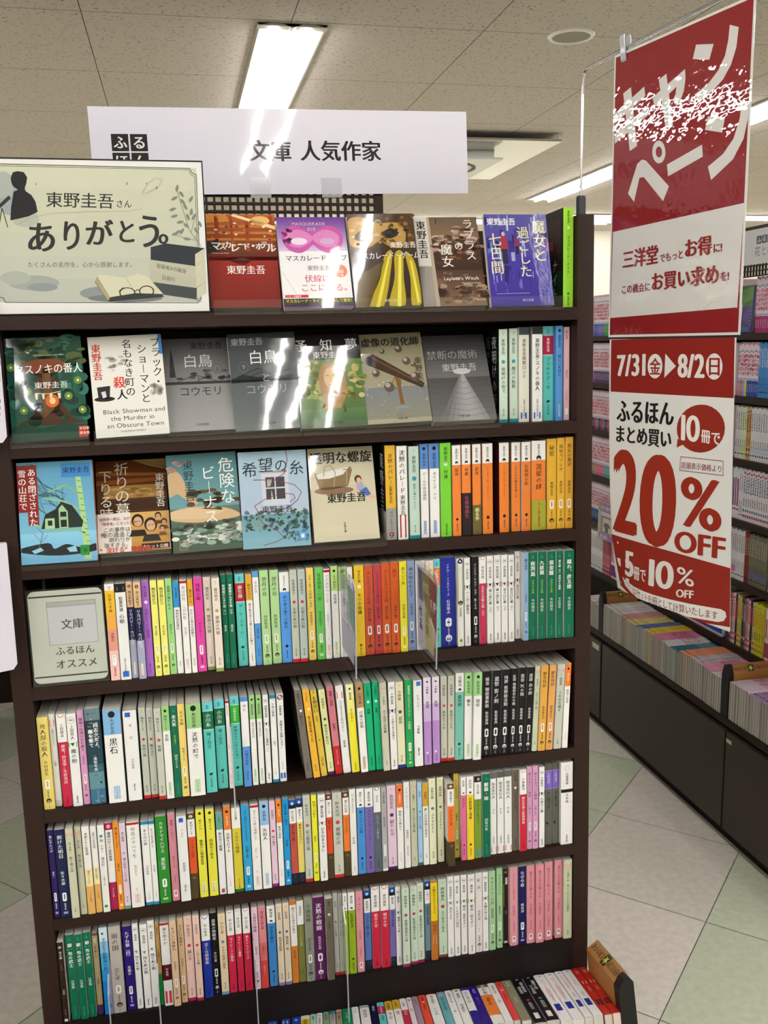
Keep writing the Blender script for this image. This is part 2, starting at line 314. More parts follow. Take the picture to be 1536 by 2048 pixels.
def aircon():
    r = thing('air_conditioner', 'ceiling air conditioner with round grille and glossy deflector panel, right of the header sign', 'air conditioner', T((2.35, 5.88, CZ)))
    mb = MB(); mb.box((-.62, -.78, -.06), (.64, .78, -.045)); mb.build('deflector_panel', 'mirror_panel', r)
    mb = MB(); mb.box((-.42, -.42, -.115), (.26, .30, -.061)); mb.box((-.47, -.47, -.13), (.31, .35, -.115)); mb.build('cassette', 'white_metal', r)
    mb = MB(); N = 36
    for R0, R1, z in ((.30, .27, -.135), (.2, .18, -.136), (.1, .08, -.136)):
        for k in range(N):
            f = lambda k, R: (-.08+R*math.cos(k*2*math.pi/N), -.06+R*math.sin(k*2*math.pi/N), z)
            mb.poly([f(k, R0), f(k+1, R0), f(k+1, R1), f(k, R1)], '555555')
    mb.build('grille', 'black_rubber', r)
    for sx in (-.6, .62):
        for sy in (-.75, .75): mb = MB(); mb.tube([(sx, sy, -.046), (sx, sy, 0)], .004, seg=6); mb.build('hanger', 'steel', r)
aircon()
# ---------------------------------------------------------------- main bookcase
ZB = dict(L1=1.474, L2=1.293, L3=1.115, L4=.930, L5=.733, L6=.5535, L7=.3715)
XR, DEP = .8685, .2
def bookcase():
    r = thing('bookcase', 'dark brown bookcase of paperbacks with seven shelves and a slatted top', 'bookcase', M)
    for a, b in ((-.028, 0), (XR, XR+.0275)):
        mb = MB(); mb.box((a, -.001, -.212), (b, .22, 1.616)); mb.build('side_panel', 'dark_wood', r)
    for k, z in ZB.items():
        if k == 'L7': continue
        mb = MB(); mb.box((.0005, -.002, z-.0195), (XR-.0005, DEP-.001, z)); mb.build('shelf_board', 'dark_wood', r)
    mb = MB(); mb.box((.0005, -.002, ZB['L7']-.16), (XR-.0005, DEP-.001, ZB['L7'])); mb.build('kick_board', 'black_board', r)
    mb = MB(); mb.box((.0005, .02, -.212), (XR-.0005, DEP-.001, .2)); mb.build('plinth', 'dark_wood', r)
    mb = MB(); mb.box((0, DEP, -.212), (XR, DEP+.015, 1.618)); mb.build('back_panel', 'dark_wood', r)
    mb = MB(); x1 = .601; z0, z1, px, pz, t = 1.6185, 1.716, .01291, .0129, .0036     # lattice of square holes
    nx = int(x1/px); xs = [x1-.011-i*px for i in range(nx)]
    mb.box((0, DEP, z0), (x1, DEP+.012, z0+.006)); mb.box((0, DEP, z1-.006), (x1, DEP+.012, z1)); mb.box((x1-.012, DEP, z0+.006), (x1, DEP+.012, z1-.006))
    for x in xs:
        if x > .004: mb.box((x-t, DEP+.0002, z0+.006), (x, DEP+.0118, z1-.006))
    z = z0+.006+pz-t
    while z < z1-.01: mb.box((0, DEP+.0004, z), (x1-.012, DEP+.0116, z+t)); z += pz
    mb.build('lattice_panel', 'dark_wood', r)
    return r
bookcase()
# ---------------------------------------------------------------- paperbacks
NAMED = [('white','f0f0ee'),('cream','ece6cc'),('pale green','c8dcc4'),('grey','b4b6b0'),('dark grey','5c5c5c'),('black','17151a'),('yellow','efe448'),('mustard yellow','e4b83c'),('orange','ee8434'),('red','c83c3c'),('crimson','c42a50'),('brown','7a6a50'),('dark brown','3a2622'),('green','58b450'),('dark green','0a6e4c'),('teal','48c4bc'),('muted teal','7ab4a8'),('light blue','90c0ec'),('blue','4c92dc'),('navy','1c2260'),('royal blue','2438a0'),('purple','a870c8'),('dark purple','5a1a58'),('lilac','d8bce0'),('pink','e08ca8'),('magenta','df48a6'),('pale pink','ecc8c8'),('peach','e2be9a'),('olive','7c8044'),('lime','9ed23c'),('grey-green','c4c8b4'),('slate','5a6672'),('periwinkle','8da2ce'),('rust','c05448')]
def cname(h):
    c = hexf(h); return min(NAMED, key=lambda n: float((((hexf(n[1])-c)*np.array([1, 1.1, .9]))**2).sum()))[0]
GT_ = '62cfc6'
GRC = '0c6e50'
def fit(n, room, most): return min(most, room/max(n, 1)/1.02)
def spine_art(A, spec):
    """prints one spine; returns (base colour, words for it, band colour or None)"""
    w, h = A.w, A.h; tp, *a = spec.split('/'); D = '2c2a2c'
    B = lambda v0, v1, c: A.rect(0, v0*h, w, v1*h, c, 6)
    def V(v0, v1, t, c, most=.56, bold=1, u=.5):
        s = fit(sum(.45 if ch in ' \u3000' else 1 for ch in t), (v1-v0)*h, most*w); A.vtext(u*w, v0*h, s, t, c, bold)
    def pill(v0, v1, c, hw=.2, inner=None):
        A.rect((.5-hw)*w, v0*h+hw*w*.5, (.5+hw)*w, v1*h-hw*w*.5, c); A.ell(.5*w, v0*h+hw*w*.6, hw*w, hw*w*.6, c, 12); A.ell(.5*w, v1*h-hw*w*.6, hw*w, hw*w*.6, c, 12)
    def logo(v, c, rr=.22): A.ell(.5*w, v*h, rr*w, rr*w*1.05, c, 12)
    if tp in ('BS', 'BSW'):
        k = 'e8e8ea' if tp == 'BSW' else mix(a[0], '1c1a1a', .84); B(0, 1, a[0]); A.up(); V(.07, .43, a[1], k, .56); V(.47, .63, a[2], k, .4)
        pill(.675, .775, 'f6f6f4', .22); A.up(); V(.685, .77, 'あ39', '444444', .26, 0); V(.785, .865, '文春文庫', k, .26); logo(.905, k, .25); V(.945, .985, '三六', k, .2, 0)
        A.up(); A.rect(.38*w, .9*h, .47*w, .93*h, a[0]); A.rect(.54*w, .9*h, .63*w, .93*h, a[0]); return a[0], cname(a[0])+' paperback', None
    if tp in ('KB', 'KB2'):
        base = 'f3f3f2' if tp == 'KB' else a[0]; B(0, 1, base); A.up(); 
        if tp == 'KB': B(0, .265, a[0])
        A.up(); logo(.05, '1c1c1c', .2); V(.095, .255, a[1], '2a2e30', .42); V(.3, .6, a[2], D, .5); A.rect(.33*w, .82*h, .67*w, .96*h, mix(a[0], '777777', .12)); A.up(); A.rect(.37*w, .825*h, .63*w, .955*h, mix(a[0], 'ffffff', .45)); V(.83, .95, '光文社文庫', '6a7468', .22, 0)
        return base, ('white paperback with %s head' % cname(a[0])) if tp == 'KB' else cname(a[0])+' paperback', None
    if tp == 'GT':
        B(0, 1, GT_); A.up(); B(0, .095, '6fd3da'); B(.095, .3, a[0]); A.up(); B(.093, .098, 'e8f8f8'); B(.297, .303, 'e8f8f8'); A.rect(.35*w, .03*h, .6*w, .075*h, '48a4b4'); V(.12, .27, a[1], 'e8f4ec', .48); V(.325, .7, a[2], '1c4a4c', .42)
        A.ell(.48*w, .795*h, .17*w, .013*h, '10383a', 10); A.ell(.56*w, .787*h, .1*w, .01*h, '10383a', 8); V(.83, .94, '幻冬舎文庫', '143c40', .28); return GT_, 'teal paperback with %s name band' % cname(a[0]), None
    if tp == 'KW':
        k = mix(a[0], '18181c', .88); B(0, 1, a[0]); A.up(); B(.962, 1, a[2]); V(.03, .075, 'あ一', mix(a[0], '333333', .6), .24, 0); V(.1, .28, a[3], k, .44); V(.4, .68, a[4], k, .5)
        for q in range(5): A.ell(w*(.5+.13*math.cos(q*1.257-1.57)), h*.345+w*.13*math.sin(q*1.257-1.57), .11*w, .11*w, a[1], 8)
        V(.85, .93, '角川文庫', k, .27); return a[0], '%s paperback with %s foot' % (cname(a[0]), cname(a[2])), None
    if tp in ('KS', 'KSO'):
        B(0, 1, a[0]); A.up(); B(0, .215, 'f2f2f1'); A.up(); V(.035, .155, a[1], D, .42); logo(.19, '2a2c30', .18); A.ell(.5*w, .205*h, .1*w, .012*h, 'f2f2f1', 8); V(.25, .62 if tp == 'KS' else float(a[3])-.03, a[2], mix(a[0], '141418', .84), .46)
        if tp == 'KS': logo(.815, mix(a[0], '141418', .88), .16); V(.86, .95, '講談社文庫', mix(a[0], '141418', .85), .26)
        return a[0], 'white and %s paperback' % cname(a[0]), None
    if tp == 'FB':
        B(0, 1, 'f1f1f1'); A.up(); A.ell(.5*w, .07*h, .38*w, .38*w, '707070', 18); A.up(); A.ell(.5*w, .07*h, .345*w, .345*w, 'f1f1f1', 18); V(.12, .28, a[1], D, .46); A.poly([(.02*w, .305*h), (.98*w, .3*h), (.9*w, .36*h), (.05*w, .355*h)], a[0])
        A.up(); A.poly([(.2*w, .315*h), (.7*w, .31*h), (.5*w, .35*h)], mix(a[0], '000000', .35)); A.rect(.3*w, .06*h, .7*w, .076*h, '999999'); V(.375, .66, a[2], D, .56); V(.885, .965, '双葉文庫', D, .3); return 'f1f1f1', 'white paperback with %s vignette' % cname(a[0]), None
    if tp == 'SH':
        B(0, 1, a[0]); A.up(); B(0, .3, 'f3f2f1'); A.up(); A.poly([(.14*w, .002*h)]+[((.5-.36*math.cos(k*math.pi/8))*w, .002*h+.4*w*math.sin(k*math.pi/8)) for k in range(1, 8)]+[(.86*w, .002*h)], a[0]); V(.1, .25, a[1], D, .46); V(.325, .75, a[2], 'f6dfe2', .46); V(.89, .965, '小学館', mix(a[0], '14060a', .8), .26); return a[0], 'white and %s paperback' % cname(a[0]), None
    if tp in ('SC', 'SCW'):
        k = a[3] if tp == 'SC' else 'f0f0f4'; B(0, 1, a[0]); A.up(); V(.06, .42, a[1], k, .5); V(.47, .63, a[2], k, .4); pill(.715, .815, 'f8f8f6', .2); A.up(); V(.725, .81, 'あ10', '444444', .24, 0); V(.835, .915, '新潮文庫', k, .26); A.rect(.28*w, .935*h, .72*w, .96*h, mix(a[0], 'ffffff', .6)); return a[0], cname(a[0])+' paperback', None
    if tp == 'GR':
        t = a[0].split('　'); B(0, 1, GRC); A.up(); A.poly([(.5*w, .03*h), (.66*w, .07*h), (.34*w, .07*h)], '2f9474'); V(.1, .3 if len(t) > 1 else .44, t[0], 'f2f6f0', .58, 2)
        if len(t) > 1: V(.315, .47, t[1], 'a4d83c', .3)
        V(.53, .68, a[1], 'e6f0e8', .42); V(.85, .96, '時代小説文庫', '58b090', .26, 0); return GRC, 'dark green paperback', None
    if tp == 'SGK':
        B(0, 1, a[0]); A.up(); A.rect(.14*w, .05*h, .86*w, .088*h, 'd86a5a'); V(.105, .135, 'あ', '888878', .24, 0); V(.15, .27, a[1], D, .36); V(.31, .66, a[2], '33332c', .46); V(.88, .96, '小学館', '44443c', .24); A.up(); A.rect(.25*w, .06*h, .75*w, .078*h, 'e8a89c'); return a[0], '%s paperback with red stamp' % cname(a[0]), None
    if tp == 'RS':
        B(0, 1, 'f3f2f0'); A.up(); B(.008, .035, 'b4202c'); V(.06, .42, a[1], '444444', .6, 0); V(.5, .63, a[0], '888888', .38, 0); A.rect(.3*w, .84*h, .7*w, .95*h, 'e0b8b8'); A.up(); A.rect(.34*w, .845*h, .66*w, .945*h, 'f0e4e2'); V(.85, .94, '朝日文庫', 'b05860', .2, 0); V(.77, .82, 'あ7', '888888', .24, 0); return 'f3f2f0', 'white paperback with red top stripe', None
    if tp == 'OC':
        B(0, 1, 'f2f1ef'); A.up(); B(0, .265, a[0]); A.up(); logo(.06, '1c1a18', .2); V(.11, .25, a[1], 'fae8d8', .36); V(.3, .62, a[2], '3a3838', .5); V(.8, .95, 'ＰＨＰ文芸文庫', 'd08058', .22, 0); return 'f2f1ef', 'white paperback with %s head' % cname(a[0]), None
    if tp == 'TC':
        B(0, 1, 'f1f2f2'); A.up(); B(0, .035, '1f88b4'); B(.965, 1, '1f88b4'); A.up(); A.poly([(0, .035*h), (.5*w, .052*h), (w, .035*h), (w, .03*h), (0, .03*h)], '1f88b4'); V(.085, .43, a[1], '4a4a4c', .5); V(.52, .64, a[0], '666668', .36, 0); V(.84, .94, 'ちくま文庫', '555555', .22, 0); return 'f1f2f2', 'white paperback with blue tips', None
    if tp == 'BC':
        B(0, 1, a[0]); A.up(); B(0, .06, '1d56ae'); B(.06, .105, '14203a'); B(.105, .28, 'f2f2f1'); B(.88, 1, '20283a'); A.up(); A.ell(.5*w, .045*h, .22*w, .018*h, 'c8dcf0', 10); V(.125, .26, a[1], '222224', .44); V(.3, .62, a[2], mix(a[0], '101014', .78), .5); V(.91, .97, '角', '506070', .3); return a[0], '%s paperback with blue head' % cname(a[0]), None
    if tp == 'OB':
        B(0, 1, a[0]); A.up(); B(0, .065, '574230'); B(.065, .27, 'f2f2f1'); A.up(); A.ell(.5*w, .033*h, .26*w, .22*w, 'ead8b8', 12); V(.09, .25, a[1], '2a2a2a', .44); V(.3, .62, a[2], mix(a[0], '401808', .8), .44); return a[0], 'white and %s paperback with dark band' % cname(a[0]), None
    if tp == 'SS':
        k = mix(a[0], '4a2030', .8); B(0, 1, a[0]); A.up(); V(.07, .42, a[1], k, .44); V(.48, .63, a[2], k, .36, 0); V(.7, .84, '創元推理文庫', k, .2, 0); pill(.875, .955, 'f6f0f0', .24); A.up(); logo(.9, '4a3038', .1); return a[0], cname(a[0])+' paperback', None
    # free layout
    B(0, 1, a[0]); A.up(); bands = []
    for it in '/'.join(a[1:]).split(';'):
        p = it.split(',')
        if p[0] == 'b':
            v0, v1 = float(p[1]), float(p[2]); B(v0, v1, p[3]); bands.append((v1-v0, p[3]))
        elif p[0] == 'r': A.up(); A.rect(float(p[1])*w, float(p[3])*h, float(p[2])*w, float(p[4])*h, p[5])
        elif p[0] == 'c': A.up(); A.ell(float(p[1])*w, float(p[2])*h, float(p[3])*w, float(p[3])*w, p[4])
        elif p[0] == 'e': A.up(); A.ell(float(p[1])*w, float(p[2])*h, float(p[3])*w, float(p[4])*h, p[5], 10)
        elif p[0] == 't': A.k += 1; A.vtext(.5*w, float(p[1])*h, min(float(p[2])*w, (.985-float(p[1]))*h/len(p[4])/1.02), p[4], p[3]); A.k -= 1
        elif p[0] == 't2': A.k += 1; A.vtext(.68*w, float(p[1])*h, float(p[2])*w, p[4], p[3], 2); A.k -= 1
        elif p[0] == 't2b': A.k += 1; A.vtext(.32*w, float(p[1])*h, float(p[2])*w, p[4], p[3], 2); A.k -= 1
        elif p[0] == 'h': A.k += 1; A.htext((float(p[1])-.1)*w, float(p[2])*h-.17*w, float(p[3])*w*1.1, p[5], p[4], 2); A.k -= 1
        elif p[0] == 'q':
            rd = random.Random(int(p[2]))
            for _ in range(34):
                v = rd.random(); c = ['8aa4b0', '1c2a34', '4c7890', 'a8c0c8', '24404c'][rd.randrange(5)]; A.ell(rd.uniform(.15, .85)*w, v*h, rd.uniform(.05, .16)*w, rd.uniform(.004, .012)*h, c, 7)
            A.up()
    b0 = [c for s, c in sorted(bands, reverse=True) if s > .08]
    covered = sum(s for s, c in bands)
    cols = ([a[0]] if covered < .75 else []) + b0
    n = []
    for c in cols:
        k = cname(c)
        if k not in n: n.append(k)
    return a[0], (n[0] if len(n) == 1 else ' and '.join(n[:2]))+' paperback', None
PAGE = ['d8d4c6', 'd2cdbd', 'dcd9ce', 'cfccc0', 'e0dccf']
def cover_shell(mb, w, h, d, side, t=.0007, bulge=.0007):
    """a folded paper cover: spine at y=0 facing -y, boards running back to y=d"""
    def yb(u): return -bulge*(1-(2*u/w-1)**2)
    us = [w*k/6 for k in range(7)]
    out = [(0, d)]+[(u, yb(u)) for u in us]+[(w, d)]; inn = [(t, d)]+[(max(t, min(w-t, u)), yb(u)+t) for u in us]+[(w-t, d)]
    for i in range(len(out)-1):
        a, b = out[i], out[i+1]; c, e = inn[i], inn[i+1]; col = side if i in (0, len(out)-2) else side
        mb.poly([(a[0], a[1], 0), (b[0], b[1], 0), (b[0], b[1], h), (a[0], a[1], h)], col); mb.poly([(c[0], c[1], h), (e[0], e[1], h), (e[0], e[1], 0), (c[0], c[1], 0)], 'e8e6e0')
        for z, rv in ((h, 0), (0, 1)):
            q = [(a[0], a[1], z), (b[0], b[1], z), (e[0], e[1], z), (c[0], c[1], z)]; mb.poly(q[::-1] if rv else q, mix(col, 'ffffff', .35))
    for x0, x1 in ((0, t), (w-t, w)): mb.poly([(x1, d, 0), (x0, d, 0), (x0, d, h), (x1, d, h)], 'e8e6e0')
    return yb
def page_block(w, h, d, parent, col, name='page_block', t=.0007, drop=.0012):
    mb = MB(); mb.box((t+.0001, t+.0002, .0006), (w-t-.0001, d-.0008, h-drop), col); return mb.build(name, 'page_edges', parent)
def paperback(mat, w, h, spec, d=.1055, seed=0, side=None, name='paperback_book', label='', group=None, cover_text=None, cat='book'):
    rd = random.Random(seed); r = thing(name, label, cat, mat, group)
    mb = MB(); base = spec.split('/')[1] if '/' in spec else 'f0f0ee'
    tp = spec.split('/')[0]
    base = {'FB': 'f0f0f0', 'RS': 'f0efed', 'OC': 'f0efed', 'TC': 'f0f1f1', 'KB': 'f0f0ef', 'SH': 'e8e6e4', 'GT': 'd8efec', 'GR': 'd4ddd4'}.get(tp, base)
    side = side or [mix(base, 'f0f0ee', .5), base, mix(base, '404040', .4), 'e8e6e2'][rd.randrange(4)]
    yb = cover_shell(mb, w, h, d, side)
    A = Art(mb, lambda u, v, k: (u, yb(max(0, min(w, u)))-k, h-v), w, h)
    _, words, _ = spine_art(A, spec)
    if cover_text:
        cw = d; B2 = Art(mb, lambda u, v, k: (-k, cw-u, h-v), cw, h)
        for q in cover_text: B2.up(); (B2.rect(q[1]*cw, q[2]*h, q[3]*cw, q[4]*h, q[5]) if q[0] == 'r' else B2.vtext(q[1]*cw, q[2]*h, q[3]*cw, q[4], q[5]))
    mb.build('cover', 'printed_cover', r)
    page_block(w, h, d, r, PAGE[rd.randrange(5)])
    ob = None
    if tp == 'KSO': a = spec.split('/'); ob = (float(a[4]), a[5], a[6], a[7])
    if tp == 'OB': ob = (.7, '4c4028', '8a7c50', '本')
    if ob:
        v0 = ob[0]; bm = MB(); z1 = h*(1-v0); us = [w*k/6 for k in range(7)]; o = .00045
        pr = [(-o, d*.6)]+[(-o if k == 0 else (w+o if k == 6 else u), yb(u)-o-.0007) for k, u in enumerate(us)]+[(w+o, d*.6)]
        for (x0, y0), (x1, y1) in zip(pr, pr[1:]): bm.poly([(x0, y0, .0004), (x1, y1, .0004), (x1, y1, z1), (x0, y0, z1)], ob[1])
        A2 = Art(bm, lambda u, v, k: (u, yb(max(0, min(w, u)))-o-.0007-k, h-v), w, h); n = len(ob[3]); A2.vtext(w*.5, h*(v0+.03), min(w*.5, h*(.94-v0)/max(n, 3)/1.05), ob[3], ob[2], 2)
        bm.build('paper_band', 'printed_cover', r)
    return r, words
ORD = lambda n: '%d%s' % (n, 'th' if 10 <= n % 100 <= 20 else {1: 'st', 2: 'nd', 3: 'rd'}.get(n % 10, 'th'))
ROWNAME = dict(L1='top shelf', L2='second shelf down', L3='third shelf down', L4='fourth shelf down', L5='fifth shelf down', L6='sixth shelf down', L7='seventh shelf down')
ROWS = {
'L4': [
 (0.1147, 0.1286, -0.0009, 0.1499, 0.0, 'G/f2c4c0/b,0,.065,f4f0ea;b,.065,.3,f0c236;b,.3,.47,eeae50;b,.47,.69,e39c8c;t,.02,.45,444444,▽;t,.1,.42,7a3a20,文豪の花嫁;t,.5,.34,702828,泉鏡花;r,.3,.7,.735,.84,ffffff;t,.74,.24,333333,あ101;t,.86,.26,803030,新潮文庫'),
 (0.1295, 0.1449, -0.0026, 0.1496, 0.0, 'G/eceeee/b,0,.088,15151a;r,.2,.85,.03,.07,77777c;t,.13,.38,333333,柏葉英雄;t,.31,.5,222222,心眼;t,.77,.18,444444,実業之日本社文庫;r,.2,.8,.91,.97,2f6fd0'),
 (0.1456, 0.155, 0.001, 0.1508, 0.0, 'G/aeb2cc/b,0,.26,e8be94;b,.26,.6,1f2450;c,.5,.045,.25,222222;t,.09,.5,4a3020,青山美智子;t,.28,.6,f4f4ff,リカバリー・カバヒコ;r,.38,.68,.83,.96,f0dcc0'),
 (0.1563, 0.1672, -0.0061, 0.151, 0.0, 'G/a9adca/b,0,.26,e8be94;b,.26,.6,1c2148;c,.5,.045,.25,222222;t,.09,.46,4a3020,青山美智子;t,.28,.56,f4f4ff,リカバリー・カバヒコ;r,.36,.66,.84,.96,f0dcc0'),
 (0.1678, 0.1789, 0.0008, 0.1505, 0.0, 'G/ac6cca/t,.05,.4,30204a,赤川次郎;c,.5,.22,.24,f4e8fa;t,.29,.42,56306a,死者におくる入院案内;t,.86,.22,40205a,実業之日本社'),
 (0.1805, 0.1903, -0.0003, 0.1504, 0.0, 'BS/f1ee7c/幽霊健診日/赤川次郎'),
 (0.1916, 0.2018, 0.0009, 0.1498, 0.0, 'BS/f1ee7c/幽霊健診日/赤川次郎'),
 (0.2027, 0.2126, 0.0023, 0.1506, 0.0, 'BS/9ed68a/最期の贈りもの/熊谷りん'),
 (0.2135, 0.2229, 0.0028, 0.1456, 0.0, 'G/f2f2f0/b,.0,.28,3b97d8;t,.06,.46,1c4a80,紅玉雪絵;t,.3,.5,333333,神保町宝石書店;t,.86,.22,222222,河出文庫'),
 (0.2243, 0.2344, -0.0005, 0.1476, 0.0, 'RS/秋田蘭子/栗は月色、こがね色'),
 (0.2355, 0.2436, -0.0005, 0.1473, 0.0, 'G/f2f1ee/b,0,.28,e3a83a;t,.1,.55,5a3408,顎木あくみ;t,.31,.56,222222,わたしの幸せな結婚十;t,.84,.3,666666,富士見文庫'),
 (0.2446, 0.258, 0.0012, 0.1494, 0.0, 'SC/df48a6/残陽の鄙/あさのあつこ/5a1040'),
 (0.2591, 0.2709, 0.005, 0.148, 0.0, 'KW/ecdfd2/a8a878/93a458/麻見和史/罪過の代償'),
 (0.2717, 0.2838, -0.0058, 0.148, 0.0, 'KW/ecdfd2/a8a878/93a458/麻見和史/罪過の代償'),
 (0.2856, 0.2941, 0.0039, 0.15, 0.0, 'GR/筆耕屋だんまり堂（二）/麻宮好'),
 (0.295, 0.3047, 0.0041, 0.1502, 0.0, 'GR/筆耕屋だんまり堂（三）/麻宮好'),
 (0.3077, 0.3224, 0.0108, 0.1481, 0.0, 'GT/b82838/麻生幾/ザ・ピースキーパー'),
 (0.3236, 0.3335, 0.0051, 0.1478, 0.0, 'G/f2f1ee/b,0,.28,e0aa3c;t,.1,.5,5a3408,麻生ミカリ;t,.31,.46,222222,掃き姫は淫らな霊にさらわれ堕つ;t,.86,.24,666666,小学館文庫'),
 (0.3344, 0.3442, 0.0067, 0.1508, 0.0, 'G/f2f3f4/b,0,.06,5a9ee0;b,.55,1,559ce0;t,.1,.5,222222,モルヒネ;t,.6,.44,182c50,安達千夏;t,.82,.26,102040,祥伝社文庫'),
 (0.3454, 0.3592, 0.0044, 0.1524, 0.0, 'BS/b2da9c/望月の烏/阿部智里'),
 (0.361, 0.3749, 0.0069, 0.1512, 0.0, 'BS/b2da9c/望月の烏/阿部智里'),
 (0.3759, 0.3914, 0.0064, 0.1465, 0.0, 'KS/579ff0/荒木あかね/此の世の果ての殺人'),
 (0.3919, 0.4033, 0.0028, 0.1501, 0.0, 'KW/c2c8bc/c83040/c42c2c/有馬美季子/お葉の医心帖'),
 (0.4045, 0.4162, 0.0022, 0.1498, 0.0, 'KW/b9c6c2/c83040/c42c2c/有馬美季子/お葉の医心帖'),
 (0.4184, 0.43, 0.0064, 0.1505, 0.0, 'BS/f0d46c/心をこめてお世話します/有馬美季子'),
 (0.432, 0.4449, 0.0054, 0.1502, 0.0, 'SC/6ac85c/役者廻業・三悪/有吉佐和子/2a5a20'),
 (0.4456, 0.4554, 0.0051, 0.1467, 0.0, 'RS/飯尾雛子ずん/どのみちぺっこり'),
 (0.4574, 0.4683, 0.0064, 0.1502, 0.0, 'KB/b8dc7c/五十嵐佳子/月見酒'),
 (0.4696, 0.483, 0.0075, 0.148, 0.0, 'KB/a9c48c/五十嵐佳子/桜見膳'),
 (0.4834, 0.4921, 0.0057, 0.147, 0.0, 'G/ececea/t,.08,.5,333333,たそがれまひろ;t,.5,.4,555555,石井睦美;t,.86,.28,555555,中公文庫'),
 (0.4943, 0.5095, 0.0031, 0.1492, 0.0, 'G/f2c930/t,.05,.34,4a3a08,池井戸潤;c,.5,.23,.22,fbf2d0;t,.3,.46,3a3008,七つの会議;c,.5,.875,.14,6a5a10;t,.9,.2,4a3a08,集英社文庫'),
 (0.5104, 0.5249, 0.0052, 0.1481, 0.0, 'BS/d0583a/オレたちバブル入行組/池井戸潤'),
 (0.5264, 0.5384, 0.0059, 0.1474, 0.0, 'BS/c8444a/シャイロックの子供たち/池井戸潤'),
 (0.5388, 0.5531, 0.0058, 0.1495, 0.0, 'BS/d85f2c/オレたち花のバブル組/池井戸潤'),
 (0.5535, 0.5669, 0.0038, 0.1499, 0.0, 'BS/d85f2a/民王/池井戸潤'),
 (0.5681, 0.5803, 0.0048, 0.1503, 0.0, 'SC/f2e63a/身という男/池波正太郎/3a3408'),
 (0.5815, 0.5941, 0.0077, 0.1497, 0.0, 'BS/8da2ce/神の呪われた子/石田衣良'),
 (0.595, 0.6114, 0.0066, 0.1489, 0.0, 'G/e0d8d4/t,.1,.4,555555,石田衣良;t,.4,.4,555555,娼年'),
 (0.6118, 0.6252, 0.0054, 0.148, 0.0, 'KW/e8dcd2/333333/9aa068/伊坂光/残り香'),
 (0.627, 0.6374, 0.0103, 0.1487, 0.0, 'GT/ee8034/伊東潤/家康謀殺'),
 (0.6388, 0.6622, 0.0101, 0.1501, 0.0, 'BSW/232f9c/イチロー・インタビューズ/石田雄太'),
 (0.6642, 0.6749, 0.0041, 0.1478, 0.0, 'G/eef0f0/r,.08,.92,.03,.5,101a4a;c,.5,.03,.4,101a4a;c,.5,.5,.4,101a4a;t,.09,.62,f0e690,生まれ変わるなら犬か猫;t,.56,.34,444444,早見和真;e,.5,.93,.25,.018,5aa030'),
 (0.6765, 0.6866, 0.0041, 0.1481, 0.0, 'FB/3c4034/井原忠政/へっぽこ膝栗毛'),
 (0.6901, 0.7017, 0.007, 0.1481, 0.0, 'BSW/141416/イニシエーション・ラブ/乾くるみ'),
 (0.7021, 0.714, 0.0051, 0.1476, 0.0, 'SH/c23558/井原忠政/北近江合戦心得（七）'),
 (0.7155, 0.7265, 0.0054, 0.1484, 0.0, 'FB/7a4436/井原忠政/関ヶ原仁義（上）'),
 (0.7282, 0.7399, 0.007, 0.1483, 0.0, 'FB/5c3630/井原忠政/関ヶ原仁義（下）'),
 (0.7404, 0.7513, 0.0052, 0.1484, 0.0, 'FB/9a6440/井原忠政/退き口仁義（上）'),
 (0.7527, 0.7627, 0.0052, 0.1475, 0.0, 'FB/9a6440/井原忠政/退き口仁義（下）'),
 (0.7684, 0.7774, 0.0173, 0.15, 0.0, 'FB/6a4438/井原忠政/退き口仁義'),
 (0.7778, 0.7865, 0.0025, 0.1502, 0.0, 'BS/8cb2da/獺生純怪/井原葉葵'),
 (0.7877, 0.8027, 0.0049, 0.1493, 0.0, 'GR/夜哭烏\u3000羽州ぼろ鳶組/今村翔吾'),
 (0.8031, 0.817, 0.0022, 0.1499, 0.0, 'GR/九紋龍\u3000羽州ぼろ鳶組/今村翔吾'),
 (0.8195, 0.8344, 0.0026, 0.1492, 0.0, 'GR/黄金雛\u3000羽州ぼろ鳶組/今村翔吾'),
 (0.8348, 0.846, 0.0004, 0.1492, 0.0, 'GR/襲大鳳（下）羽州ぼろ鳶組/今村翔吾'),
 (0.8481, 0.8659, -0.001, 0.1495, 0.0, 'GR/蹴れ、彦五郎/今村翔吾'),
],
'L5': [
 (0.0015, 0.0173, 0.0043, 0.1483, 0.0, 'BS/e8d276/兇人邸の殺人/今村昌弘'),
 (0.0177, 0.0268, 0.0116, 0.1493, 0.0, 'G/e4e4e0/r,.1,.85,.06,.135,dc6c3c;t,.16,.34,555555,京都のアパルトマン;t,.5,.34,555555,入間瞳;b,.93,1,d0d0cc'),
 (0.0292, 0.0431, 0.0066, 0.1496, 0.0, 'SH/c9284a/上田健次/銀座「四宝堂」文房具店'),
 (0.0443, 0.0582, 0.0036, 0.1497, 0.0, 'FB/4a9a40/上田秀人/魔の紛'),
 (0.0594, 0.0692, 0.0065, 0.1513, 0.0, 'BS/dfa0cc/蝶魔の奴隷は恋を織る/辻堂ゆめ'),
 (0.0707, 0.0932, 0.0028, 0.1544, 0.0, 'G/3c6076/b,0,.12,6a8290;b,.12,.36,2c3c48;b,.36,.58,264250;b,.58,.66,3a6470;b,.66,.84,64909c;b,.84,1,3e7090;q,.38,5;t2,.15,.33,f4f6f8,同志少女よ、;t2b,.21,.33,f4f6f8,敵を撃て;t,.5,.26,f0f4f6,逢坂冬馬;t,.85,.16,a8c4d0,ハヤカワ文庫'),
 (0.0976, 0.1237, -0.0007, 0.1511, 0.0, 'KB/84b8e8/大沢在昌/黒石'),
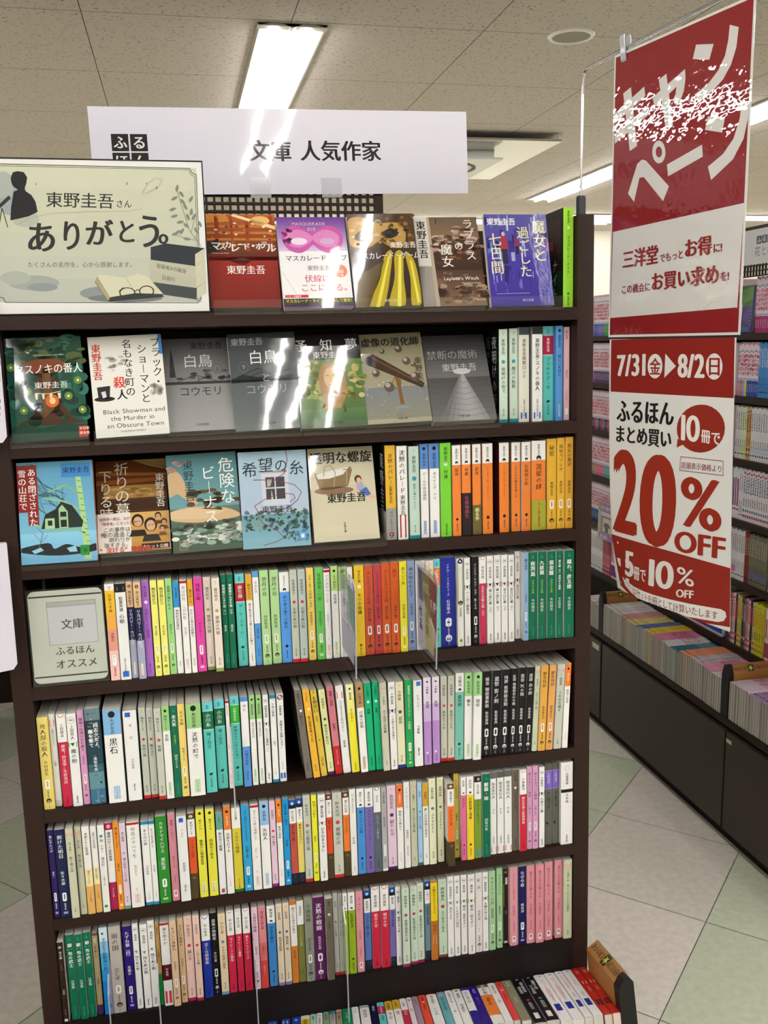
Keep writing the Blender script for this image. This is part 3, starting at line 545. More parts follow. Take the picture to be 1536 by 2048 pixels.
 (0.1269, 0.1474, -0.0006, 0.1468, 0.0, 'G/f0f0f2/r,.15,.55,.02,.07,3060c8;t,.15,.24,444444,予;t,.28,.24,444444,幻;t,.53,.2,555555,大沢在昌;t,.81,.14,444444,徳間文庫'),
 (0.1502, 0.1605, 0.0007, 0.149, 0.0, 'KW/c2c6bc/cc3a44/c42a2a/岡本さとる/熊原の郷'),
 (0.1616, 0.1719, 0.0009, 0.1477, 0.0, 'KW/c2c6bc/cc3a44/c42a2a/岡本さとる/鴨かはち'),
 (0.1732, 0.184, -0.008, 0.1482, 0.0, 'KW/c6cabf/cc3a44/c42a2a/岡本さとる/熊蜂'),
 (0.185, 0.1964, -0.0091, 0.151, 0.0, 'KB/9cd084/岡本さとる/恋船'),
 (0.1974, 0.2083, -0.008, 0.1503, 0.0, 'GR/恋大将\u3000取次屋栄三/岡本さとる'),
 (0.2089, 0.2198, -0.0077, 0.1516, 0.0, 'BS/f0d678/女の本懐/岡本さとる'),
 (0.2214, 0.2443, -0.0106, 0.1512, 0.0, 'KB/9ed086/奥田英朗/沈黙の町で'),
 (0.2463, 0.2629, -0.0051, 0.149, 0.0, 'GT/12704c/小川糸/椿ノ恋文'),
 (0.2644, 0.2804, 0.0039, 0.1486, 0.0, 'GT/12704c/小川糸/椿ノ恋文'),
 (0.2821, 0.2879, 0.0004, 0.1475, 0.0, 'RS/小川哲/君のクイズ'),
 (0.2892, 0.3038, 0.0067, 0.1499, 0.0, 'GT/3fb83e/小野寺史宜/幹雄はわりと打たれ強い'),
 (0.3056, 0.3173, 0.0002, 0.1496, 0.0, 'G/f2f3f4/b,0,.05,5492e0;b,.55,1,5a98e4;t,.08,.5,333333,ひと;t,.59,.44,182c50,小野寺史宜;t,.83,.24,102040,祥伝社文庫'),
 (0.3191, 0.328, 0.0015, 0.151, 0.0, 'KB/9ed086/風野真知雄/手下は犬だけ'),
 (0.33, 0.3386, 0.0033, 0.1498, 0.0, 'KB/9ed086/風野真知雄/手下は犬だけ'),
 (0.3408, 0.3496, 0.0039, 0.1485, 0.0, 'FB/8c8478/風野真知雄/わるじい義剣帖（二）'),
 (0.3517, 0.3611, 0.0031, 0.1465, 0.0, 'TC/端野/十津川警部'),
 (0.3628, 0.3735, 0.0035, 0.1478, 0.0, 'G/eef0f0/c,.5,.04,.42,3a2420;c,.55,.045,.24,e8c0b0;t,.13,.4,444444,加藤実秋;t,.3,.46,222222,宮崎まで応募します！;t,.77,.16,444444,実業之日本社文庫;r,.1,.85,.9,.965,2a66c8'),
 (0.4041, 0.4154, 0.0025, 0.1506, -5.0, 'G/78706a/t,.03,.4,2a2624,加賀まみこ;c,.6,.23,.2,f0f0f0;t,.28,.44,2e2a28,殺したい;t,.82,.26,3a3634,集英社文庫'),
 (0.417, 0.428, 0.0014, 0.152, -4.99, 'G/f4b93c/t,.04,.36,5a3c08,川上紗人;c,.6,.225,.2,fdf0d0;t,.3,.44,4a3408,新人間関係論 その先;t,.85,.22,5a3c08,集英社文庫'),
 (0.4299, 0.4398, 0.0041, 0.148, -5.05, 'G/e1c248/t,.0,.3,2a2a10,小説;t,.06,.8,101010,8番出口;t,.3,.24,333318,無限回廊;t,.56,.6,101010,↑;t,.77,.42,222210,川村元気'),
 (0.4416, 0.4521, 0.0057, 0.147, -4.56, 'KW/e3e6aa/5a2020/5a1c60/貴崎朋夫/秋田殺人紫花行'),
 (0.4538, 0.4651, 0.0059, 0.1509, -4.04, 'G/d67e8c/b,.68,1,c8282e;t,.05,.4,402028,喰鼬と心理師;t,.42,.4,503038,綺羅京;t,.72,.26,f8d0d0,マガジンハウス文庫'),
 (0.4667, 0.4792, 0.0059, 0.1504, -3.41, 'G/efefef/r,.1,.85,.07,.145,d04a40;t,.17,.36,444444,どうせそろそろ死ぬんだし;t,.62,.34,555555,香坂鮪'),
 (0.4809, 0.4936, 0.0044, 0.1512, -2.47, 'G/f0e63a/b,0,.16,f4f2b8;b,.16,.32,f2ee88;c,.5,.05,.14,222222;t,.09,.34,333318,桐堂亜;t,.27,.36,333318,なりすまし;t,.88,.22,333318,小学館文庫'),
 (0.4953, 0.5073, 0.0004, 0.1514, -2.05, 'KB/b8905c/小島千明/印旛の妖狐'),
 (0.5086, 0.5199, 0.0031, 0.1513, -1.71, 'G/14b47a/t,.04,.4,063c28,小杉健治;c,.5,.215,.22,c8f4e0;t,.29,.44,064028,宿縁;t,.84,.26,064028,集英社文庫'),
 (0.5215, 0.5317, 0.0034, 0.1514, -1.43, 'G/14b47a/t,.04,.4,063c28,小杉健治;c,.5,.215,.22,c8f4e0;t,.29,.44,064028,宿縁;t,.84,.26,064028,集英社文庫'),
 (0.5324, 0.5433, -0.0036, 0.1515, -1.31, 'SGK/cccdb8/小杉健治/天下普請の四寒鵬'),
 (0.545, 0.5562, -0.0024, 0.1506, -0.69, 'FB/1c2c62/小林由香/この限りある世界で'),
 (0.5574, 0.5706, 0.0002, 0.1484, -0.71, 'KW/e6e4c0/2a3a80/22388c/今野敏/孤塁'),
 (0.572, 0.5836, -0.0011, 0.1505, -0.04, 'SCW/20a656/隠蔽捜査／クロスドキュメント/今野敏'),
 (0.5855, 0.5999, -0.0014, 0.1486, -0.02, 'G/f0f1f3/r,.35,.85,.015,.065,3a78cc;t,.16,.4,333333,トランパー;t,.52,.34,444444,今野敏;t,.78,.24,444444,徳間文庫'),
 (0.6016, 0.6147, -0.0006, 0.1516, 0.16, 'G/b78ed2/b,0,.3,e6d8ee;b,.3,.5,cdb2e0;c,.5,.05,.13,222222;t,.1,.34,333344,今野敏;t,.27,.46,282840,熱源;c,.4,.86,.15,f4ecfa;t,.88,.2,40305a,小学館文庫'),
 (0.6168, 0.6295, 0.0017, 0.1504, 0.25, 'G/b78ed2/b,0,.3,e6d8ee;b,.3,.5,cdb2e0;c,.5,.05,.13,222222;t,.1,.34,333344,今野敏;t,.27,.46,282840,熱源;c,.4,.86,.15,f4ecfa;t,.88,.2,40305a,小学館文庫'),
 (0.6318, 0.6431, 0.0055, 0.1486, 0.48, 'KW/c4c6b8/c83a40/c42a2a/西條奈加/隠居おてだま'),
 (0.6435, 0.6547, 0.0036, 0.1486, 0.86, 'KW/c4c6b8/c83a40/c42a2a/西條奈加/隠居おてだま'),
 (0.6553, 0.6701, 0.0037, 0.1517, 1.35, 'KS/7ac0b2/呉勝浩/蜃気楼'),
 (0.6713, 0.6843, 0.002, 0.1512, 1.16, 'KB/9edb8c/佐伯泰英/繭糸'),
 (0.6847, 0.6986, -0.0044, 0.1526, 1.46, 'KB/9edb8c/佐伯泰英/御絵'),
 (0.7034, 0.7184, 0.0058, 0.1493, 1.53, 'BSW/161518/極意 御庭番斬殺/佐伯泰英'),
 (0.7191, 0.7347, 0.0061, 0.1488, 1.82, 'BSW/161518/遺恨 影ノ剣/佐伯泰英'),
 (0.7351, 0.7501, 0.0049, 0.1491, 2.01, 'BSW/161518/残夢 熊野秘法剣/佐伯泰英'),
 (0.7508, 0.763, 0.0036, 0.1498, 1.93, 'BSW/161518/乱雲 傀儡剣合わせ鏡/佐伯泰英'),
 (0.7635, 0.7767, 0.0026, 0.1505, 2.3, 'BSW/161518/追善 死の舞/佐伯泰英'),
 (0.7771, 0.7898, 0.0015, 0.15, 2.79, 'BSW/161518/遠謀 血の絆/佐伯泰英'),
 (0.7912, 0.8007, 0.0021, 0.1511, 2.69, 'SGK/c8ceb6/鹿島茂介/父子三代隠し剣'),
 (0.8016, 0.8146, 0.0, 0.1508, 2.62, 'BS/e2aa4a/鬱金残夢/坂井希久子'),
 (0.8159, 0.8283, 0.0002, 0.1505, 2.85, 'BS/e5a660/鬱金残夢/坂井希久子'),
 (0.8301, 0.8438, 0.0002, 0.1502, 2.89, 'SGK/c6cabc/坂岡真/十万石を蹴る'),
 (0.8457, 0.8559, 0.0004, 0.1504, 2.52, 'OC/f08030/坂口安吾/探偵と怪奇'),
],
'L6': [
 (0.0015, 0.0109, 0.0031, 0.1459, 0.0, 'SCW/2a1a5e/鬼にきんつば/笹木一'),
 (0.0122, 0.0278, -0.0001, 0.1465, 0.0, 'SCW/16204e/剣けた明日/佐々木譲'),
 (0.0295, 0.041, -0.0059, 0.1495, 0.0, 'SGK/cbccb4/佐々木裕一/藍の悪の章'),
 (0.042, 0.0517, 0.0008, 0.1471, 0.0, 'SGK/c6c7ae/佐々木裕一/藍の悪の章'),
 (0.053, 0.0643, -0.0014, 0.1472, 0.0, 'G/f0efec/b,.48,.68,f2e2ae;b,.68,1,e2b064;t,.07,.42,444444,帝都かわら版異聞;t,.5,.4,5a5a38,望月くらげ;t,.74,.26,6a4810,ことのは文庫'),
 (0.0653, 0.0746, 0.0001, 0.1454, 0.0, 'G/f0efec/b,.47,.67,f2e2ae;b,.67,1,e2b064;t,.07,.42,444444,皇帝のお世話係;t,.49,.4,5a5a38,佐々木禎子;t,.73,.26,6a4810,ことのは文庫'),
 (0.0761, 0.0866, -0.002, 0.1465, 0.0, 'G/efefee/r,.3,.7,.11,.14,4a8aa0;r,.3,.72,.16,.19,8ab87a;t,.22,.44,c05050,の本と;t,.36,.5,666666,謎日記;t,.58,.32,666666,三萩せんや;e,.45,.93,.28,.018,4a9a50'),
 (0.0872, 0.0985, 0.0013, 0.147, 0.0, 'G/f0efee/b,0,.08,ae1f52;b,.68,1,ac1e50;c,.5,.04,.25,f4d8e0;t,.1,.44,222222,離縁は甘くて婚約破棄;t,.74,.24,f8e0e8,マイナビ文庫'),
 (0.0993, 0.1081, -0.0007, 0.1482, 0.0, 'SC/ee942e/親の教えそのまま/猿猴十郎/4a2c08'),
 (0.1087, 0.1181, -0.0015, 0.1451, 0.0, 'KW/e4cce0/88b0a8/64a478/東川篤哉/猫の怪童とメロス組'),
 (0.1197, 0.1388, -0.0011, 0.1449, 0.0, 'RS/塩田武士/存在のすべてを'),
 (0.1411, 0.1527, 0.0004, 0.1421, 0.0, 'TC/沖田瑞穂/あの日の夢'),
 (0.1532, 0.1618, -0.0006, 0.1422, 0.0, 'TC/沖田瑞穂/あの少年を探して'),
 (0.1632, 0.1807, -0.0007, 0.1479, 0.0, 'SCW/2c8a2c/カモナマイハウス/重松清'),
 (0.1824, 0.194, 0.0015, 0.1496, 0.0, 'SS/d48c9c/悪徳ノンカロリー/柴田よしき'),
 (0.1959, 0.2113, -0.0035, 0.1451, 0.0, 'G/eeeef0/r,.25,.7,.02,.07,3060d0;t,.15,.3,555555,アメリ;t,.54,.26,555555,柴田哲孝;t,.8,.2,444444,徳間文庫'),
 (0.2125, 0.2242, 0.0001, 0.1457, 0.0, 'OB/e0582a/柴田よしき/アリスノ天使'),
 (0.2259, 0.2389, 0.0002, 0.1509, 0.0, 'G/e9e44a/c,.5,.045,.18,222210;t,.11,.36,333318,柊サナカ;t,.34,.42,333318,警視庁心理捜査官;r,.35,.68,.83,.95,f4f4e0;t,.84,.24,333318,光文社文庫'),
 (0.2411, 0.255, -0.0002, 0.1501, 0.0, 'G/e9e44a/c,.5,.045,.18,222210;t,.11,.36,333318,柊サナカ;t,.34,.42,333318,昭和犯の殺人;r,.35,.68,.83,.95,f4f4e0;t,.84,.24,333318,光文社文庫'),
 (0.2569, 0.2678, 0.0008, 0.14, 0.0, 'G/eef0f4/b,0,.2,6aa89c;t,.05,.4,30605a,凪人;t,.23,.5,444444,観応寺六破羅;r,.3,.75,.93,.98,b84050'),
 (0.2691, 0.2805, -0.0009, 0.1511, 0.0, 'OC/ea8236/朱川湊人/花屋を灯す女'),
 (0.2817, 0.2958, 0.0011, 0.1455, 0.0, 'G/d8c83e/b,0,.24,f0f0ee;t,.04,.3,444444,朱野帰子;t,.28,.44,4a4418,となりの情報;t,.84,.24,4a4418,ポプラ文庫;b,.965,1,1a6a38'),
 (0.2972, 0.3104, 0.0, 0.1485, 0.0, 'SC/34a4da/あした晴れていてもなるまで/白瀬千里/0c2c50'),
 (0.3115, 0.3251, -0.0009, 0.1481, 0.0, 'RS/白石一文/まぐらの森の満開の下'),
 (0.3266, 0.341, -0.0012, 0.1507, 0.0, 'KB/94c0ec/末野友/失踪人'),
 (0.3423, 0.3518, 0.0002, 0.1499, 0.0, 'KW/e8c8de/a02c78/8c1e78/杉田博江/瞳の御守'),
 (0.353, 0.362, 0.0004, 0.1507, 0.0, 'OC/ee8630/鈴木英治/戦国心斎帖'),
 (0.3633, 0.3732, 0.0004, 0.1509, 0.0, 'SC/1f98dc/疾風血路\u3000三国志/真堂樹/04284a'),
 (0.3741, 0.3853, 0.0024, 0.1463, 0.0, 'BC/c05448/杉江松恋/黒の夏の絡'),
 (0.3859, 0.3961, 0.0023, 0.1476, 0.0, 'BC/e8d474/瀬尾まい/夏色のまなざし'),
 (0.3969, 0.4088, 0.0002, 0.1522, 0.0, 'KW/c6cabe/c83a48/c02a2a/鈴木英治/紅之御霊乙猫'),
 (0.4104, 0.4193, -0.0001, 0.1513, 0.0, 'BS/ebeb38/警部三大記す/末野友'),
 (0.4211, 0.4332, -0.0026, 0.1513, 0.0, 'FB/a89c8c/瀬名秀明/幻冬伝あらまし'),
 (0.4346, 0.444, 0.0012, 0.1485, 0.0, 'OB/e84a26/瀬川ことび/青春の痛み'),
 (0.4451, 0.4609, 0.0005, 0.1498, 0.0, 'KW/c6cabe/c83a48/c42a2a/鈴木光司/寶福の天'),
 (0.4623, 0.4727, 0.0017, 0.1485, 0.0, 'OB/ec8036/瀬戸内寂聴/みどりの少女'),
 (0.4735, 0.4839, -0.0002, 0.1526, 0.0, 'G/eeeeec/t,.05,.4,555555,行く末のふるさと;t,.55,.4,555555,鈴木翔;t,.9,.2,777777,潮文庫'),
 (0.4856, 0.4984, 0.0013, 0.1513, 0.0, 'KS/4a92da/瀬尾こう/勝ってアリ王様'),
 (0.4994, 0.5129, 0.0006, 0.1503, 0.0, 'KS/7866ae/瀬那和章/パラドックス・ブレイド'),
 (0.5137, 0.5256, 0.0001, 0.1506, 0.0, 'G/5a6672/b,0,.29,eeeff0;c,.5,.01,.36,70747a;t,.09,.36,444444,芹沢央;t,.32,.36,c0c8d0,レインコートを着た犬;t,.86,.24,202830,小学館文庫'),
 (0.5265, 0.5357, 0.0001, 0.1491, 0.0, 'G/b0b0b0/b,.97,1,e8e8e6;t,.05,.46,444444,空白捜査録;t,.35,.42,444444,知念実希人;r,.25,.75,.68,.82,e6e6e6;t,.85,.26,444444,幻冬舎'),
 (0.5367, 0.5516, 0.0008, 0.15, 0.0, 'KW/e2c6dc/302050/40285c/高田崇史/銀りん寺'),
 (0.5527, 0.5633, -0.0009, 0.1507, 0.0, 'OC/f07432/髙橋由太/妖怪の子預かり'),
 (0.565, 0.5751, -0.0002, 0.1533, 0.0, 'G/edeef0/t,.06,.4,555555,アイアムマイヒーロー;t,.55,.4,666666,高嶋哲夫;t,.74,.3,666666,実業之日本社'),
 (0.5766, 0.5873, 0.0008, 0.153, 0.0, 'SGK/c6c8b0/高瀬乃一/春のとなりの落ち葉'),
 (0.5886, 0.5965, 0.0011, 0.1492, 0.0, 'KW/a5cdee/2a8a5a/2a7a48/高田郁/あきない世傳'),
 (0.5975, 0.6072, 0.0006, 0.1471, 0.0, 'G/efefee/b,0,.28,d4a436;t,.1,.5,4a3408,高殿円;t,.3,.56,222222,推しは元帝国の皇太子;t,.86,.26,555555,小学館'),
 (0.6081, 0.6201, -0.0004, 0.1541, 0.0, 'KW/e6eaca/607058/e2e6c4/高野史緒/ぶろまちすと'),
 (0.6234, 0.6343, 0.0031, 0.153, 0.0, 'KW/e4e8c6/607058/e0e4c0/高野史緒/ぶろまちすと'),
 (0.6364, 0.6478, -0.0143, 0.1478, 0.0, 'OB/ee7a32/瀧羽麻子/みちびきの宿'),
 (0.6543, 0.6632, 0.009, 0.1535, 0.0, 'BS/dcc45e/心にふれるとき/高橋秀実'),
 (0.6636, 0.6726, -0.0021, 0.1504, 0.0, 'KS/e46c9e/髙村薫/女の子が'),
 (0.6735, 0.6857, -0.0031, 0.1506, 0.0, 'KS/f2d02c/武内涼/武蔵府蝉と漂歌'),
 (0.6874, 0.6996, -0.0014, 0.1492, 0.0, 'G/7a9c2e/b,0,.075,20242a;b,.075,.28,f0f0ee;c,.6,.04,.2,c8b8a8;t,.1,.36,444444,田中芳樹;t,.29,.4,2a4008,アップフェルラント;r,.15,.85,.9,.97,4a8ad4'),
 (0.7012, 0.7152, -0.0021, 0.1512, 0.0, 'GR/銀猫・雨/田牧大和'),
 (0.7172, 0.728, 0.0029, 0.15, 0.0, 'G/eceeec/b,0,.075,66686a;t,.12,.56,333333,始末実行人;t,.44,.3,667066,竜の柩;t,.78,.24,333333,新装版文庫;r,.1,.95,.91,.975,d02830'),
 (0.7296, 0.7414, 0.003, 0.1502, 0.0, 'G/eceeec/b,0,.075,5a5c5e;t,.12,.56,333333,始末実行人;t,.44,.3,667066,竜の柩;t,.78,.24,333333,新装版文庫;r,.1,.95,.91,.975,d02830'),
 (0.7423, 0.7557, 0.0029, 0.1505, 0.0, 'G/eceeec/b,0,.075,626466;t,.12,.5,333333,始末実行人;t,.44,.3,667066,竜の柩;t,.78,.24,333333,新装版文庫;r,.1,.95,.91,.975,d02830'),
 (0.7569, 0.7687, 0.0045, 0.149, 0.0, 'G/70645a/t,.04,.4,302820,千早茜;c,.5,.22,.2,f0ece6;t,.28,.36,3a3028,グリフィスの傷;t,.85,.24,3a3028,集英社文庫'),
 (0.7691, 0.7814, -0.0005, 0.1497, 0.0, 'SH/cc2238/千野隆司/朝比奈凜之助捕物暦'),
 (0.7837, 0.7928, 0.0031, 0.1522, 0.0, 'BS/d99ec6/着ぐるみパンの捜査/千葉ともこ'),
 (0.7934, 0.8037, 0.0021, 0.1523, 0.0, 'BS/d99ec6/着ぐるみパンの捜査/千葉ともこ'),
 (0.8054, 0.8155, 0.0026, 0.1488, 0.0, 'FB/50403a/千野隆司/九郎川の鯉'),
 (0.8189, 0.8321, 0.0095, 0.1486, 0.0, 'G/64645c/b,.08,.3,8066c4;b,.075,.085,b0a0dc;b,.295,.305,b0a0dc;t,.1,.4,dcd0f4,辻村深月;t,.34,.4,30302c,鬼の慟哭の夜;e,.3,.73,.16,.02,20201c'),
 (0.8327, 0.845, 0.0095, 0.1489, 0.0, 'G/64645c/b,.08,.3,8066c4;b,.075,.085,b0a0dc;b,.295,.305,b0a0dc;t,.1,.4,dcd0f4,辻村深月;t,.34,.4,30302c,鬼の慟哭の夜;e,.3,.73,.16,.02,20201c'),
 (0.8454, 0.8672, 0.0019, 0.1521, 0.0, 'G/eeeef0/b,.325,.365,1c1614;c,.5,.07,.2,b0b0b0;c,.5,.07,.17,eeeef0;t,.12,.26,444444,辻堂真珠;t,.38,.26,555555,千早珠;t,.88,.16,444444,双葉文庫'),
],
'L7': [
 (0.0015, 0.0105, 0.0009, 0.1403, 0.0, 'G/2e1f1a/c,.45,.06,.32,8a8468;c,.45,.06,.18,c4c0a4;t,.11,.5,f0ece4,花の嵐;t,.27,.24,a08c50,風の市兵衛;t,.58,.34,e0dcd4,辻堂魁;t,.83,.22,a09890,祥伝社文庫;r,.2,.75,.95,.98,e8e4dc'),
 (0.0139, 0.0261, 0.0052, 0.1482, 0.0, 'GR/銀一匁の武士/辻堂魁'),
 (0.0276, 0.0392, 0.003, 0.1483, 0.0, 'GR/銀一匁の武士/辻堂魁'),
 (0.0405, 0.052, 0.0047, 0.1487, 0.0, 'GR/銀一匁の武士/辻堂魁'),
 (0.0535, 0.0624, 0.0079, 0.1429, 0.0, 'G/a69a72/b,0,.03,6a4a40;b,.84,.88,c08858;b,.88,1,40305c;t,.06,.5,e8e2c8,月光;t,.16,.4,3a3420,愛の贈りもの;t,.56,.36,3a3420,津原泰'),
 (0.0649, 0.0778, 0.0045, 0.1528, 0.0, 'G/1880d4/b,0,.16,d0e2ee;b,.16,.3,8cc4e8;b,.3,.48,4aa8e0;b,.48,.62,2a94dc;c,.4,.07,.14,203040;t,.12,.38,203848,津村記久子;t,.28,.5,103050,熊野弱小村;c,.55,.88,.12,e8f0f8'),
 (0.0792, 0.0977, 0.0038, 0.1513, 0.0, 'BS/bcb4b0/南の国/辻仁成'),
 (0.1003, 0.1141, 0.0066, 0.1474, 0.0, 'SCW/2c1a76/たずね猿（四）/北嶋正'),
 (0.1156, 0.1249, 0.0058, 0.1503, 0.0, 'FB/d8d8da/鳥羽亮/残り火の剣'),
 (0.1273, 0.1387, 0.0038, 0.1477, 0.0, 'FB/d8d8da/鳥羽亮/残り火の剣'),
 (0.1395, 0.1502, 0.0041, 0.1525, 0.0, 'FB/d0d0d4/鳥羽亮/残り火の剣'),
 (0.1511, 0.1574, 0.0055, 0.1482, 0.0, 'G/c2985a/b,.62,1,1c8a3c;t,.06,.56,5a3c18,流線の月;t,.36,.5,5a3c18,千早茜'),
 (0.1587, 0.1727, 0.0013, 0.1463, 0.0, 'G/eeecec/b,0,.025,b02434;b,.5,.69,561420;t,.05,.44,444444,誰か恨のか;t,.54,.34,e8d0d4,中島要;r,.12,.38,.82,.97,d84850;r,.55,.85,.82,.97,d84850'),
 (0.1737, 0.1845, -0.0034, 0.1507, 0.0, 'BS/e2be9e/やさしい湯術夫/中島京子'),
 (0.1858, 0.1955, 0.0026, 0.1487, 0.0, 'BS/d6b28a/やさしい湯術夫/中島京子'),
 (0.1964, 0.2093, 0.0034, 0.1518, 0.0, 'KW/ecc6ba/c82840/a8205c/中島京子/棚の手'),
 (0.2104, 0.2211, 0.0, 0.1527, 0.0, 'KW/ecc8bc/c82840/a8205c/中島京子/これの水猫'),
 (0.223, 0.237, 0.0042, 0.1469, 0.0, 'SH/2138a0/中山祐次/泣くな研修医'),
 (0.2378, 0.2491, 0.0073, 0.1474, 0.0, 'BSW/17151a/最後の特殺者/中山七里'),
 (0.2505, 0.2628, 0.0053, 0.1456, 0.0, 'KW/e8d4b2/7080b0/8098c8/中山七里/キネマ探偵の捜査'),
 (0.2642, 0.2762, 0.0071, 0.1479, 0.0, 'SH/d02a4a/中山七里/セイレーンの懺悔'),
 (0.2779, 0.2882, 0.0065, 0.149, 0.0, 'SH/d02a4a/中山七里/セイレーンの懺悔'),
 (0.29, 0.302, 0.0058, 0.1483, 0.0, 'SH/d02a4a/中山七里/笑えシャイロック'),
 (0.3047, 0.315, 0.0049, 0.1485, 0.0, 'BS/ecc8d8/七度目は物騒/七尾与史'),
 (0.316, 0.3281, 0.0045, 0.1478, 0.0, 'G/de8c92/b,.44,.66,da6e70;b,.66,1,d64a48;t,.05,.4,6a2830,神社姫の森の怪;t,.47,.34,5a2428,七野りく;t,.72,.26,f4d0c8,富士見ミス'),
 (0.3301, 0.3435, 0.0061, 0.1463, 0.0, 'KS/3f88ce/鳴海章/牙ある龍心'),
 (0.3448, 0.3552, 0.004, 0.1483, 0.0, 'KW/e2d2ba/5a4a88/8a7ca8/西尾潤/拝啓鬼火様'),
 (0.3562, 0.3667, 0.0038, 0.1485, 0.0, 'KW/e2d2ba/5a4a88/8a7ca8/西尾潤/敬語屋一族'),
 (0.3678, 0.3787, 0.0048, 0.1507, 0.0, 'G/eeecea/b,0,.055,d07a2c;b,.55,1,ce7c30;t,.08,.5,444444,娘さんを消す沙夜子;t,.6,.34,4a2c08,西木正明'),
 (0.3793, 0.3907, 0.0046, 0.1481, 0.0, 'G/7a7c40/b,0,.29,ecebe8;t,.06,.4,444444,西澤保彦;t,.32,.34,c0c488,ヴィーナス星の戦艦;t,.84,.24,30321c,小学館'),
 (0.3914, 0.4056, 0.0024, 0.151, 0.0, 'BS/8e9184/千両花嫁/西村京太郎'),
 (0.4065, 0.4243, 0.0022, 0.1513, 0.0, 'BSW/5c1c5a/沈黙の戦線/西村京太郎'),
 (0.4263, 0.4382, -0.0028, 0.1503, 0.0, 'G/70665a/b,0,.01,d8d0c0;t,.04,.4,3a3028,榎本;c,.5,.2,.2,e8e0d8;t,.28,.36,3a3028,西加奈子'),
 (0.4403, 0.4482, 0.0066, 0.1513, 0.0, 'KW/c0c2ba/c83a40/b83030/西村健/いこん先輩'),
 (0.4487, 0.4559, 0.006, 0.1495, 0.0, 'KW/b8bab2/c83a40/b83030/西村健/いこん先輩'),
 (0.4565, 0.4644, 0.0039, 0.1504, 0.0, 'KS/9aba24/似鳥鶏/名探偵外来'),
 (0.4656, 0.4773, 0.0038, 0.1497, 0.0, 'KS/98b820/似鳥鶏/名探偵外来'),
 (0.4788, 0.4911, 0.0046, 0.1491, 0.0, 'SS/e09aa4/スーベニア/日村尚子'),
 (0.4933, 0.5043, 0.0081, 0.1467, 0.0, 'BC/5c7ac0/新野剛志/カクテル酔い迷い'),
 (0.506, 0.5201, 0.0072, 0.1517, 0.0, 'SH/cc2644/貫井徳郎/明日の空'),
 (0.5214, 0.5359, 0.006, 0.152, 0.0, 'SH/cc2644/貫井徳郎/明日の空'),
 (0.5373, 0.5472, 0.0068, 0.1465, 0.0, 'BC/7a6cb4/額賀澪/沖合の人魚姫'),
 (0.5477, 0.5567, 0.0057, 0.1466, 0.0, 'FB/a8b8bc/額賀澪/競馬のすゝめ'),
 (0.5571, 0.5699, -0.0015, 0.1472, 0.0, 'KW/cadcc8/b02848/92245c/野崎雅人/紫陽花喫茶店の謎'),
 (0.5721, 0.5844, 0.0018, 0.1449, 0.0, 'KW/cadcc8/b02848/92245c/野崎雅人/紫陽花喫茶店の謎'),
 (0.5848, 0.5962, 0.0031, 0.1481, 0.0, 'KW/cadcc8/b02848/92245c/野崎雅人/紫陽花喫茶店の謎'),
 (0.5992, 0.6086, 0.0069, 0.1477, 0.0, 'BC/6a8c9e/乃南アサ/名駅街道の警察署'),
 (0.6091, 0.621, 0.004, 0.1477, 0.0, 'G/c0722a/b,0,.02,c87828;b,.02,.5,efd022;t,.06,.44,4a3a08,お騒がせなクリスマス;t,.55,.36,5a3010,野口卓;r,.2,.8,.68,.8,d89860'),
 (0.6232, 0.6384, 0.0072, 0.1472, 0.0, 'KW/c6dcc2/c03048/7a4434/野崎雅人/五十年目の俳人'),
 (0.6391, 0.6501, 0.0051, 0.1512, 0.0, 'FB/b0b878/坂東眞砂子/花だより'),
 (0.6511, 0.6616, 0.0051, 0.1505, 0.0, 'FB/e2e0de/畠中恵/しゃばけ八目付'),
 (0.6635, 0.6744, 0.0062, 0.1498, 0.0, 'FB/8ca860/畠中恵/明治・金色キタン'),
 (0.6755, 0.6879, 0.0035, 0.1504, 0.0, 'FB/8ca860/畠中恵/明治・妖モダン'),
 (0.6895, 0.7016, 0.0053, 0.1503, 0.0, 'BS/e6e2e0/紅一点/長谷川卓'),
 (0.7023, 0.7126, 0.0052, 0.1495, 0.0, 'FB/a0584a/畑野智美/水槽の中の海'),
 (0.7139, 0.7257, 0.005, 0.1497, 0.0, 'BS/a4d09e/チャーシューの月/畑野智美'),
 (0.7288, 0.7393, 0.0075, 0.1521, 0.0, 'BS/a4d09e/ヨイコナコトバ/畑野智美'),
 (0.7438, 0.7526, 0.016, 0.1442, 0.0, 'G/3a2622/c,.5,.05,.3,6a6a28;c,.5,.05,.15,c8c860;r,.4,.9,.12,.21,e8e4e0;t,.125,.4,303030,白い;r,.02,.16,.2,.5,9a8a30;t,.55,.3,c0b8b0,初野晴;r,.1,.8,.96,.99,e0dcd8'),
 (0.753, 0.7671, 0.0069, 0.1496, 0.0, 'SS/e49ca8/やさしいヒトには武がある/花村萬月'),
 (0.7684, 0.7836, 0.0073, 0.149, 0.0, 'SCW/1c1c58/なぜ今春/蜂谷涼'),
 (0.784, 0.7988, 0.0063, 0.1482, 0.0, 'SS/e0929e/夜がどれだけ暗くても/浜口倫太郎'),
 (0.8, 0.8148, 0.0037, 0.1493, 0.0, 'SS/e0929e/夜がどれだけ暗くても/浜口倫太郎'),
 (0.8175, 0.8325, 0.0069, 0.1498, 0.0, 'SS/e0929e/夜がどれだけ暗くても/浜口倫太郎'),
 (0.8373, 0.8513, 0.008, 0.1503, 0.0, 'SS/e0929e/夜がどれだけ暗くても/浜口倫太郎'),
 (0.8517, 0.8672, 0.0025, 0.1512, 0.0, 'SGK/c8ccb0/早瀬詠一郎/早くこないかな日暮れ'),
],
'L3': [
